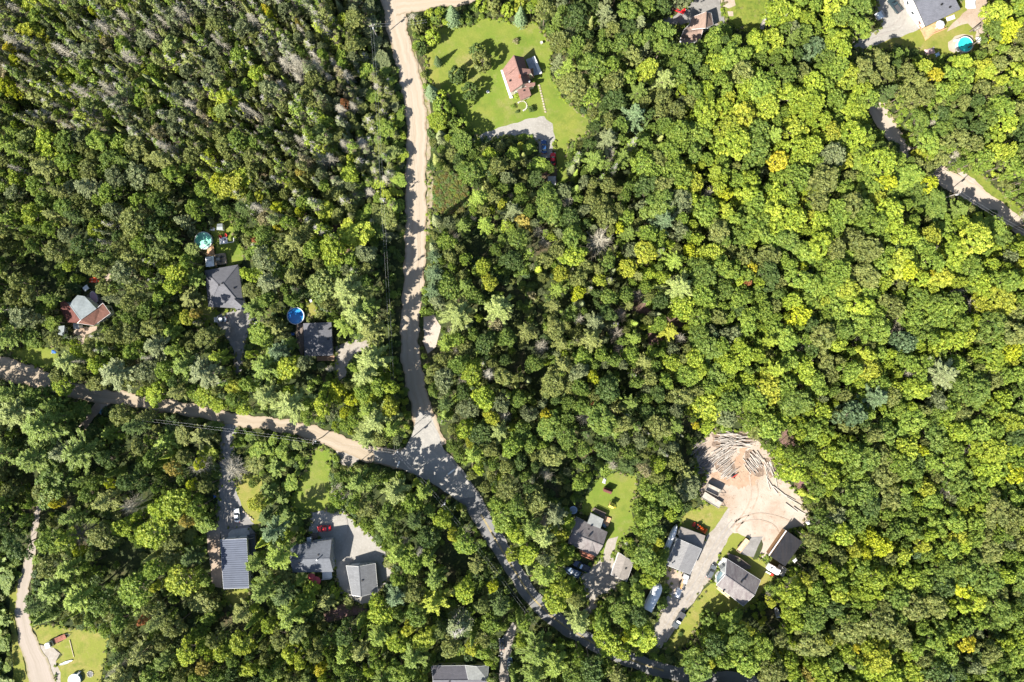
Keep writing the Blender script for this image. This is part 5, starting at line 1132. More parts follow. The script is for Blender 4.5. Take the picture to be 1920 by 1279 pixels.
# --- hydro poles and wires
M_pole = mat('pole_wood', (.30, .27, .24), .9, var=.2, scale=2); M_wire = mat('wire_metal', (.5, .5, .5), .4, .3, .05)
PH = 11.0
def pole(label, px, py, ang, arm=True):
    p = W(px, py, 0); p = Vector(W(px, py, PH)); root = thing('utility_pole', label, 'utility pole', (p.x, p.y, 0), R(ang))
    part('shaft', MB().tube((0, 0, 0), (0, 0, PH), .17, .11, n=10), M_pole, root)
    if arm: part('crossarm', MB().box((0, 0, PH - .5), (.12, 1.9, .13)), M_pole, root)
    for y in (-.8, 0, .8): part('insulator', MB().tube((0, y, PH - .45 if y else PH), (0, y, PH - .15 if y else PH + .25), .07, .05), M_trim, root)
    part('transformer', MB().tube((.32, 0, PH - 2.3), (.32, 0, PH - 1.4), .24, n=12), M_siding_g, root)
    return root, p
poles = {}
for key, label, x, y, a in (('n', 'utility pole in the trees at the head of the gravel road, under crossing wires', 697, 47, -75), ('m', 'utility pole topped with a pale insulator halfway down the gravel road', 717, 373, -88),
                            ('j', 'utility pole at the inner corner of the road junction', 742, 848, -35), ('s', 'utility pole in the dark trees below the junction curve', 831, 947, -45),
                            ('w', 'utility pole over dark trees beside the sandy side track', 267, 787, -8), ('e', 'utility pole over the lawn side of the western lane', 587, 829, -12), ('x', 'utility pole beside the paved road at the eastern clearing', 1800, 362, -40), ('q', 'utility pole at the drive by the trimmed grey house', 940, 1232, 80)):
    poles[key] = pole(label, x, y, a)
def wires(label, a, b, n=2, sag=.9, w=.022, bz=None):
    pa, pb = Vector(a), Vector(b); d = (pb - pa); d2 = Vector((-d.y, d.x, 0)).normalized(); mb = MB()
    for k in range(n):
        off = d2 * (k - (n - 1) / 2) * .8; prev = None
        for i in range(13):
            t = i / 12; q = pa + d * t + off; q.z = pa.z + (pb.z - pa.z) * t - sag * 4 * t * (1 - t)
            if prev is not None: mb.tube(prev, q, w / 2, n=4, cap=False)
            prev = q
    single('overhead_wire', label, 'power line', mb, M_wire)
P = {k: v[1] for k, v in poles.items()}
up = Vector((0, 0, -.1))
wires('pair of wires crossing the head of the gravel road', P['n'], W(800, 40, 10), 2)
wires('long wires above the trees along the upper gravel road', P['n'], P['m'], 2)
wires('long wires above the trees along the lower gravel road', P['m'], P['j'], 2)
wires('wires crossing the junction between two poles', P['j'], P['s'], 2)
wires('wires following the paved road under the junction', P['s'], W(1005, 1172, 10.6), 2)
wires('pair of wires across the narrow asphalt drive', P['w'], P['e'], 2)
wires('wires from the lane side into the junction pole', P['e'], P['j'], 2)
wires('wires beside the paved road on the east side', P['x'], W(1960, 455, 10.8), 2)
# ================================================================ trees
M_leaf = leaf_mat('leaves', .34); M_needle = leaf_mat('needles', .15)
M_bark = mat('bark', (.16, .13, .10), .95, var=.25, scale=4); M_birch = mat('pale_bark', (.42, .39, .35), .9, var=.25, scale=4)
M_dead = mat('dead_wood', (.40, .37, .28), .9, var=.25, scale=2, col2=(.54, .50, .40)); M_deadb = mat('dead_brown_twigs', (.24, .21, .16), .9, var=.25, scale=2)

def mesh_np(name, verts, faces4, mats, var=None, midx=None, tris=None):
    me = bpy.data.meshes.new(name); nv = len(verts); nf = len(faces4)
    me.vertices.add(nv); me.vertices.foreach_set('co', np.asarray(verts, np.float32).ravel())
    me.loops.add(nf * 4); me.loops.foreach_set('vertex_index', np.asarray(faces4, np.int32).ravel())
    me.polygons.add(nf); me.polygons.foreach_set('loop_start', np.arange(0, nf * 4, 4, dtype=np.int32)); 
    try: me.polygons.foreach_set('loop_total', np.full(nf, 4, np.int32))
    except Exception: pass
    for m in mats: me.materials.append(m)
    if midx is not None: me.polygons.foreach_set('material_index', np.asarray(midx, np.int32))
    if var is not None:
        a = me.attributes.new('leafvar', 'FLOAT', 'FACE'); a.data.foreach_set('value', np.asarray(var, np.float32))
    me.update(calc_edges=True); me.validate(); return me

def cards(c, nrm, size, asp, r, roll=None):
    """One leaf-cluster quad per row: centre c, normal nrm, length size, width size*asp."""
    n = len(c); nrm = nrm / np.maximum(np.linalg.norm(nrm, axis=1, keepdims=True), 1e-6)
    t = r.normal(size=(n, 3)) if roll is None else roll
    u = t - (t * nrm).sum(1, keepdims=True) * nrm; u /= np.maximum(np.linalg.norm(u, axis=1, keepdims=True), 1e-6)
    v = np.cross(nrm, u); s = size[:, None] / 2; w = s * asp[:, None]
    vs = np.stack([c - u * s, c - v * w + u * s * .1, c + u * s, c + v * w + u * s * .1], 1).reshape(-1, 3)   # a rhombic leaf spray
    return vs, np.arange(n * 4).reshape(-1, 4)

def sticks(p, q, w):
    """Thin crossed blades from p to q, as twigs; w at the base, thinner at the tip."""
    d = q - p; L = np.maximum(np.linalg.norm(d, axis=1, keepdims=True), 1e-6); d = d / L
    a = np.cross(d, np.array([0.3, 0.2, 1.0])); a /= np.maximum(np.linalg.norm(a, axis=1, keepdims=True), 1e-6); b = np.cross(d, a)
    out = []
    for u in (a, b):
        out.append(np.stack([p - u * w[:, None] / 2, p + u * w[:, None] / 2, q + u * w[:, None] * .2, q - u * w[:, None] * .2], 1).reshape(-1, 3))
    vs = np.concatenate(out); return vs, np.arange(len(vs)).reshape(-1, 4)

def trunk_geo(h, r0, r, limbs=5, z1=.45, spread=.4):
    P, Q, Wd = [], [], []
    n = 6; vs = []; fs = []
    def cyl(a, b, ra, rb):
        o = len(vs); d = Vector(b) - Vector(a); d.normalize(); e = d.orthogonal().normalized(); g = d.cross(e)
        for c_, rr_ in ((a, ra), (b, rb)):
            for i in range(n): t = 2 * math.pi * i / n; vs.append(tuple(Vector(c_) + (e * math.cos(t) + g * math.sin(t)) * rr_))
        for i in range(n): fs.append((o + i, o + (i + 1) % n, o + n + (i + 1) % n, o + n + i))
    pts = [(0, 0, 0)]; 
    for k in range(1, 5): pts.append((r.uniform(-.15, .15) * k / 2, r.uniform(-.15, .15) * k / 2, h * k / 4))
    for k in range(4): cyl(pts[k], pts[k + 1], r0 * (1 - k * .22), r0 * (1 - (k + 1) * .22))
    for k in range(limbs):
        t = r.uniform(z1, .85); a = r.uniform(0, 6.28); z = h * t; L = h * spread * (1.15 - t); m = (L * .6 * math.cos(a), L * .6 * math.sin(a), z + L * .35); e = (L * math.cos(a), L * math.sin(a), z + L * .75)
        cyl((pts[2][0] * .8, pts[2][1] * .8, z), m, r0 * .38, r0 * .25); cyl(m, e, r0 * .25, r0 * .08)
    return np.array(vs), np.array(fs)

PROTO = {}
def add_proto(kind, crown, trunk, cmat, tmat, h):
    """crown=(verts, faces, var); trunk=(verts, faces). Keeps a crown mesh, a trunk mesh and the two joined."""
    cv, cf, va = crown; tv, tf = trunk; i = len(PROTO.setdefault(kind, []))
    mc = mesh_np(kind + '_crown', cv, cf, [cmat], va); mt = mesh_np(kind + '_trunk', tv, tf, [tmat])
    jv = np.concatenate([cv, tv]); jf = np.concatenate([cf, tf + len(cv)]); mj = mesh_np(kind + '_whole', jv, jf, [cmat, tmat], np.concatenate([va, np.full(len(tf), .5)]), [0] * len(cf) + [1] * len(tf))
    PROTO[kind].append((mc, mt, mj, h))

def broadleaf(seed, Rr=4.0, h=15.0, nl=30, per=100, lf=1.0):
    r = np.random.default_rng(seed); pr = random.Random(seed)
    C_, Nn, Sz, V_ = [], [], [], []
    ell = r.uniform(.68, 1.0); rot = r.uniform(0, 3.14); ph = r.uniform(0, 6.28, 3)
    lobes = []
    tries = 0
    while len(lobes) < nl and tries < 3000:
        tries += 1
        a = r.uniform(0, 6.283); rad = Rr * math.sqrt(r.uniform(0, 1)) * .88 * (1 + .18 * math.sin(2 * a + ph[0]) + .17 * math.sin(3 * a + ph[1]) + .10 * math.sin(5 * a + ph[2]))
        f = rad / Rr; z = h - .8 - (Rr * .72) * (f ** 2.6) + r.uniform(-.9, .6); lr = Rr * lf * r.uniform(.10, .24)
        x, y = rad * math.cos(a), rad * math.sin(a)
        if any((x - q[0]) ** 2 + (y - q[1]) ** 2 < (.62 * (lr + q[3])) ** 2 for q in lobes): continue
        lobes.append((x, y, z, lr))
    for a in np.linspace(0, 6.283, 9)[:-1]:   # lower skirt
        rad = Rr * r.uniform(.6, .85); lobes.append((rad * math.cos(a), rad * math.sin(a), h - Rr * r.uniform(1.2, 1.7), Rr * .22))
    for (x, y, z, lr) in lobes:
        n = int(per * (lr / (Rr * .17)) ** 2); d = r.normal(size=(n, 3)); d[:, 2] = np.abs(d[:, 2]) * 1.0 - .25; d /= np.linalg.norm(d, axis=1, keepdims=True)
        rr_ = lr * r.uniform(.62, 1.12, (n, 1)); c = np.array([x, y, z]) + d * rr_ * np.array([1, 1, .8])
        C_.append(c); Nn.append(d * .9 + r.normal(size=(n, 3)) * .55 + np.array([0, 0, .35])); Sz.append(r.uniform(.36, .66, n)); V_.append(np.clip(r.normal(.5 + r.normal() * .15, .2, n), 0, 1))
    c = np.concatenate(C_); c[:, 0], c[:, 1] = (c[:, 0] * math.cos(rot) - c[:, 1] * ell * math.sin(rot), c[:, 0] * math.sin(rot) + c[:, 1] * ell * math.cos(rot))
    vs, fs = cards(c, np.concatenate(Nn), np.concatenate(Sz), r.uniform(.55, .9, len(c)), r)
    return (vs, fs, np.concatenate(V_)), trunk_geo(h * .86, .26, pr, 7, .45, .42), h

def pine(seed, Rr=4.2, h=18.0):
    r = np.random.default_rng(seed); pr = random.Random(seed); C_, Nn, Sz, V_, Ro = [], [], [], [], []; LP, LQ = [], []
    z = h * .38; wh = 0
    while z < h - .4:
        t = (z - h * .38) / (h * .62); nb = r.integers(5, 7); a0 = r.uniform(0, 6.28)
        for b in range(nb):
            a = a0 + 6.283 * b / nb + r.uniform(-.25, .25); L = Rr * (1 - t ** 1.6) * r.uniform(.62, 1.12) + .35; rise = L * r.uniform(.10, .38)
            k = max(4, int(L * 5.5)); s = np.linspace(.22, 1.0, k); bx = np.stack([L * s * math.cos(a), L * s * math.sin(a), z + rise * s ** 1.5], 1)
            LP.append([0, 0, z]); LQ.append([L * .9 * math.cos(a), L * .9 * math.sin(a), z + rise * .85])
            side = np.array([-math.sin(a), math.cos(a), 0]); out = np.array([math.cos(a), math.sin(a), .35])
            for q in range(k):
                wd = .14 + .38 * math.sin(math.pi * min(1, s[q] * .9)) * min(1.0, L / 3); m = r.integers(5, 9)
                off = r.uniform(-1, 1, (m, 1)) * wd; c = bx[q] + side * off + r.normal(size=(m, 3)) * .07
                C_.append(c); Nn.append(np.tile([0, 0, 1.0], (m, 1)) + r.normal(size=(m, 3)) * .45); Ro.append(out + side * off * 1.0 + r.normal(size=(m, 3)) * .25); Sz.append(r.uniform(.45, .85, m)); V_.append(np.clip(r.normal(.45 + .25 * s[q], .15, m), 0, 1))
        z += r.uniform(1.0, 1.5) * (1 - .35 * t)
    c = np.concatenate(C_); vs, fs = cards(c, np.concatenate(Nn), np.concatenate(Sz), np.full(len(c), .26), r, np.concatenate(Ro))
    tv, tf = trunk_geo(h, .28, pr, 0); lv, lf = sticks(np.array(LP), np.array(LQ), np.full(len(LP), .12))
    return (vs, fs, np.concatenate(V_)), (np.concatenate([tv, lv]), np.concatenate([tf, lf + len(tv)])), h

def spruce(seed, Rr=2.6, h=14.0, dens=1.0, drop=.25):
    r = np.random.default_rng(seed); pr = random.Random(seed); n = int(2300 * dens)
    t = r.uniform(0, 1, n) ** .75; z = h * (.12 + .88 * (1 - t * .999)); rad = Rr * t ** .85 * (1 + .0 * t); a = r.uniform(0, 6.283, n)
    nb = 17; ph = (z * 1.7).astype(int) * 2.4; star = .80 + .26 * np.cos(a * nb / 2 + ph); rr_ = rad * star * r.uniform(.55, 1.05, n) + .08
    c = np.stack([rr_ * np.cos(a), rr_ * np.sin(a), z - rr_ * drop], 1); out = np.stack([np.cos(a), np.sin(a), np.full(n, -.1)], 1)
    vs, fs = cards(c, np.stack([np.cos(a) * .5, np.sin(a) * .5, np.full(n, .9)], 1) + r.normal(size=(n, 3)) * .35, r.uniform(.4, .8, n), r.uniform(.35, .6, n), r, out + r.normal(size=(n, 3)) * .3)
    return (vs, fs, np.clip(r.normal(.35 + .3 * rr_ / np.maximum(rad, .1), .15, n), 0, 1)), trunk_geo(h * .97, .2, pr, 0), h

def slender(seed, Rr=1.7, h=14.0, dens=1.0, bare=0.3):
    """Narrow swamp tree: wispy column, some bare twigs near the top."""
    r = np.random.default_rng(seed); pr = random.Random(seed); n = int(1250 * dens)
    nc = 22; z0 = h * .3; cz = r.uniform(z0, h - .5, nc); env = Rr * np.clip(1.25 - (cz - z0) / (h - z0), .25, 1.0); ca = r.uniform(0, 6.28, nc); cr = env * r.uniform(.15, .8, nc)
    cen = np.stack([cr * np.cos(ca), cr * np.sin(ca), cz], 1); k = r.integers(0, nc, n); d = r.normal(size=(n, 3)); d /= np.linalg.norm(d, axis=1, keepdims=True)
    c = cen[k] + d * (env[k] * r.uniform(.2, .62, n))[:, None] * np.array([1, 1, 1.3])
    vs, fs = cards(c, d + r.normal(size=(n, 3)) * .6 + np.array([0, 0, .4]), r.uniform(.28, .55, n), r.uniform(.45, .85, n), r)
    tv, tf = trunk_geo(h, .13, pr, 0); m = int(90 + 160 * bare); zz = r.uniform(h * .35, h, m); a = r.uniform(0, 6.28, m); L = Rr * r.uniform(.5, 1.1, m) * np.clip(1.3 - zz / h, .25, 1)
    p = np.stack([np.zeros(m), np.zeros(m), zz], 1); q = np.stack([L * np.cos(a), L * np.sin(a), zz + L * .3], 1); lv, lf = sticks(p, q, np.full(m, .05))
    return (vs, fs, np.clip(r.normal(.5, .2, n), 0, 1)), (np.concatenate([tv, lv]), np.concatenate([tf, lf + len(tv)])), h

def dead(seed, Rr=1.6, h=13.0, n=150, up=.25, fine=3, w=.055):
    r = np.random.default_rng(seed); pr = random.Random(seed); zz = h * (.25 + .74 * r.uniform(0, 1, n) ** .8); a = r.uniform(0, 6.28, n); L = Rr * r.uniform(.35, 1.1, n) * np.clip(1.35 - zz / h, .18, 1)
    p = np.stack([np.zeros(n), np.zeros(n), zz], 1); q = p + np.stack([L * np.cos(a), L * np.sin(a), L * up * r.uniform(-.6, 1.6, n)], 1); P_, Q_, W_ = [p], [q], [np.full(n, w)]
    for k in range(fine):
        s = r.uniform(.35, .95, (n, 1)); b = p + (q - p) * s; d = (q - p) * .45 + r.normal(size=(n, 3)) * (L * .22)[:, None]; P_.append(b); Q_.append(b + d); W_.append(np.full(n, w * .6))
    vs, fs = sticks(np.concatenate(P_), np.concatenate(Q_), np.concatenate(W_)); tv, tf = trunk_geo(h, .13, pr, 0)
    return (vs, fs, np.full(len(fs), .5)), (tv, tf), h

def bush(seed, Rr=1.2, h=1.6, n=330):
    r = np.random.default_rng(seed); pr = random.Random(seed); k = r.integers(0, 7, n); cen = np.stack([r.uniform(-.55, .55, 7) * Rr, r.uniform(-.55, .55, 7) * Rr, h * r.uniform(.35, .7, 7)], 1); d = r.normal(size=(n, 3)); d[:, 2] = np.abs(d[:, 2]); d /= np.linalg.norm(d, axis=1, keepdims=True)
    c = cen[k] + d * r.uniform(.25, .6, (n, 1)) * Rr * np.array([1, 1, .8]); vs, fs = cards(c, d + r.normal(size=(n, 3)) * .6 + np.array([0, 0, .5]), r.uniform(.25, .45, n), r.uniform(.5, .9, n), r)
    tv, tf = trunk_geo(h * .6, .05, pr, 4, .1, .5)
    return (vs, fs, np.clip(r.normal(.5, .2, n), 0, 1)), (tv, tf), h

def roundtree(seed, Rr=3.2, h=7.2):
    """Garden tree leafy to the ground."""
    r = np.random.default_rng(seed); pr = random.Random(seed); n = 75; d = r.normal(size=(n, 3)); d /= np.linalg.norm(d, axis=1, keepdims=True)
    cen = d * np.array([Rr, Rr, h * .47]) * r.uniform(.66, .84, (n, 1)) + np.array([0, 0, h * .5]); cen[:, 2] = np.maximum(cen[:, 2], .8); per = 45
    k = np.repeat(np.arange(n), per); m = len(k); e = r.normal(size=(m, 3)); e /= np.linalg.norm(e, axis=1, keepdims=True); e = e * .8 + d[k] * .6
    c = cen[k] + e * (Rr * .2) * r.uniform(.5, 1.1, (m, 1)); c[:, 2] = np.maximum(c[:, 2], .15)
    vs, fs = cards(c, e + r.normal(size=(m, 3)) * .55 + np.array([0, 0, .25]), r.uniform(.42, .72, m), r.uniform(.6, .95, m), r)
    return (vs, fs, np.clip(r.normal(.5, .2, m) + np.repeat(r.normal(0, .1, n), per), 0, 1)), trunk_geo(h * .8, .18, pr, 4, .3, .3), h
for s in range(3): c_, t_, h_ = roundtree(700 + s); add_proto('round', c_, t_, M_leaf, M_bark, h_)
for s in range(12): c_, t_, h_ = broadleaf(100 + s, 4.0, 15.0 + (s % 3), (100, 80, 58, 42)[s % 4], 52, (.85, 1.0, 1.2, 1.4)[s % 4]); add_proto('broadleaf', c_, t_, M_leaf, M_bark, h_)
for s in range(4): c_, t_, h_ = pine(200 + s, 4.2, 18 + s % 2); add_proto('pine', c_, t_, M_needle, M_bark, h_)
for s in range(3): c_, t_, h_ = spruce(300 + s); add_proto('spruce', c_, t_, M_needle, M_bark, h_)
for s in range(6): c_, t_, h_ = slender(400 + s, 1.75, 17.0 + (s % 3), 1.0 - .14 * (s % 4), .3 + .2 * (s % 3)); add_proto('slender', c_, t_, M_leaf, M_birch if s % 2 else M_bark, h_)
for s in range(5):
    c_, t_, h_ = dead(500 + s, 1.5 + .2 * (s % 3), 16 + s % 3, 190 + 30 * (s % 3), fine=4); add_proto('dead', c_, t_, M_dead, M_dead, h_)
for s in range(2): c_, t_, h_ = dead(550 + s, 3.2, 11, 170, .7, 6, .07); add_proto('bare', c_, t_, M_deadb if s else M_dead, M_dead, h_)
for s in range(4): c_, t_, h_ = bush(600 + s); add_proto('bush', c_, t_, M_leaf, M_bark, h_)

# colours of crowns: name -> linear base colour
PAL = {
 'lime green': (.255, .315, .034), 'yellow-green': (.30, .345, .040), 'mid green': (.145, .20, .036), 'fresh green': (.19, .255, .038), 'dark green': (.088, .13, .032), 'olive green': (.185, .205, .054),
 'grey-green': (.175, .20, .085), 'blue-green': (.125, .18, .078), 'pale green': (.225, .27, .075), 'bright yellow': (.36, .385, .026), 'golden': (.40, .36, .03), 'yellow-tipped': (.315, .33, .038), 'orange-tinged': (.33, .27, .06), 'russet': (.36, .17, .07), 'tan': (.27, .24, .12), 'deep green': (.065, .10, .03),
}
PAL = {k: (r_ * 1.10, g_ * 1.11, b_ * 1.16) for k, (r_, g_, b_) in PAL.items()}
LIGHT = ['deep green', 'dark green', 'blue-green', 'mid green', 'tan', 'grey-green', 'olive green', 'fresh green', 'pale green', 'lime green', 'yellow-green', 'yellow-tipped', 'bright yellow', 'golden', 'orange-tinged', 'russet']
trees = []   # (px, py, crown radius px, kind, colour)
grid = {}
def gkey(x, y): return (int(x // 30), int(y // 30))
def near(x, y, rad, f):
    gx, gy = gkey(x, y)
    for i in range(gx - 2, gx + 3):
        for j in range(gy - 2, gy + 3):
            for (a, b, r_) in grid.get((i, j), ()):
                if (a - x) ** 2 + (b - y) ** 2 < (f * (r_ + rad)) ** 2: return True
    return False
# raster of what the photo shows uncovered (2 px cells), ground plus roofs
GW, GH, OX, OY = 1120, 780, 160, 140
def raster(polys):
    m = np.zeros((GH, GW), bool)
    for P_ in polys:
        xs = [(p[0] + OX) / 2 for p in P_]; ys = [(p[1] + OY) / 2 for p in P_]; x0, x1, y0, y1 = max(0, int(min(xs))), min(GW - 1, int(max(xs)) + 1), max(0, int(min(ys))), min(GH - 1, int(max(ys)) + 1)
        if x1 <= x0 or y1 <= y0: continue
        X_, Y_ = np.meshgrid(np.arange(x0, x1 + 1) + .5, np.arange(y0, y1 + 1) + .5); ins = np.zeros(X_.shape, bool)
        for i in range(len(xs)):
            xa, ya, xb, yb = xs[i - 1], ys[i - 1], xs[i], ys[i]
            if ya == yb: continue
            cr = ((ya > Y_) != (yb > Y_)) & (X_ < (xb - xa) * (Y_ - ya) / (yb - ya) + xa); ins ^= cr
        m[y0:y1 + 1, x0:x1 + 1] |= ins
    return m
def disc_px(x, y, r_): return [(x + r_ * math.cos(a), y + r_ * math.sin(a)) for a in np.linspace(0, 6.28, 10)[:-1]]
KEEP = [disc_px(*q) for q in ((393, 490, 11), (412, 486, 14), (421, 450, 14), (411, 426, 9), (399, 431, 7), (588, 1078, 9), (598, 1086, 10), (1228, 1104, 11), (1222, 1118, 11), (1216, 1132, 10), (1262, 990, 6), (1257, 1005, 6), (1252, 1022, 6), (1455, 1147, 8), (1312, 990, 10), (1272, 1104, 9), (1281, 1088, 10), (178, 526, 10), (164, 541, 8), (1491, 1051, 6), (1515, 981, 6), (1646, 31, 9), (191, 772, 6), (403, 931, 5), (481, 605, 5), (549, 627, 6), (584, 565, 6), (1075, 956, 7), (1235, 974, 5), (1430, 46, 8), (1416, 1024, 22), (98, 1228, 20), (82, 1210, 14), (1384, 1030, 10), (1449, 1066, 12), (1466, 1070, 8))]
MASK = raster(CLEAR + ROOFS + KEEP); ROOFM = raster(ROOFS)
SUNM = raster(SUNNY + ROOFS + KEEP + [[(712, 60), (745, 60), (768, 140), (800, 250), (800, 430), (762, 430), (762, 300), (745, 150)], [(235, 735), (440, 770), (500, 785), (500, 800), (320, 772), (235, 762)], [(575, 800), (700, 845), (700, 865), (640, 850), (575, 830)], [(30, 1000), (75, 1000), (80, 1180), (110, 1300), (50, 1300), (30, 1150)]])
def hit(m, x, y):
    i, j = int((y + OY) / 2), int((x + OX) / 2); return 0 <= i < GH and 0 <= j < GW and m[i, j]
DISC = [(0, 0)] + [(.5 * math.cos(a), .5 * math.sin(a)) for a in np.linspace(0, 6.28, 7)[:-1]] + [(.86 * math.cos(a), .86 * math.sin(a)) for a in np.linspace(0, 6.28, 13)[:-1]]
def covers(x, y, rad, tol=0):
    n = 0
    for dx, dy in DISC:
        if hit(MASK, x + dx * rad, y + dy * rad):
            if hit(ROOFM, x + dx * rad, y + dy * rad): return True
            n += 1
            if n > tol: return True
    return False
HT = {'broadleaf': .83, 'pine': .72, 'spruce': .55, 'slender': .72, 'dead': .65, 'bare': .7, 'bush': .5, 'round': .45}
RAD = {'broadleaf': 4.0, 'pine': 4.0, 'spruce': 2.4, 'slender': 1.5, 'dead': 1.5, 'bare': 2.6, 'bush': 1.1, 'round': 3.3}
def plant(x, y, rad, kind, col, hs=1.0, fixed=False):
    """(x, y) is where the crown shows in the photo; the foot stands inward by what its height leans it out."""
    trees.append((x, y, rad, kind, col, hs, fixed)); grid.setdefault(gkey(x, y), []).append((x, y, rad))

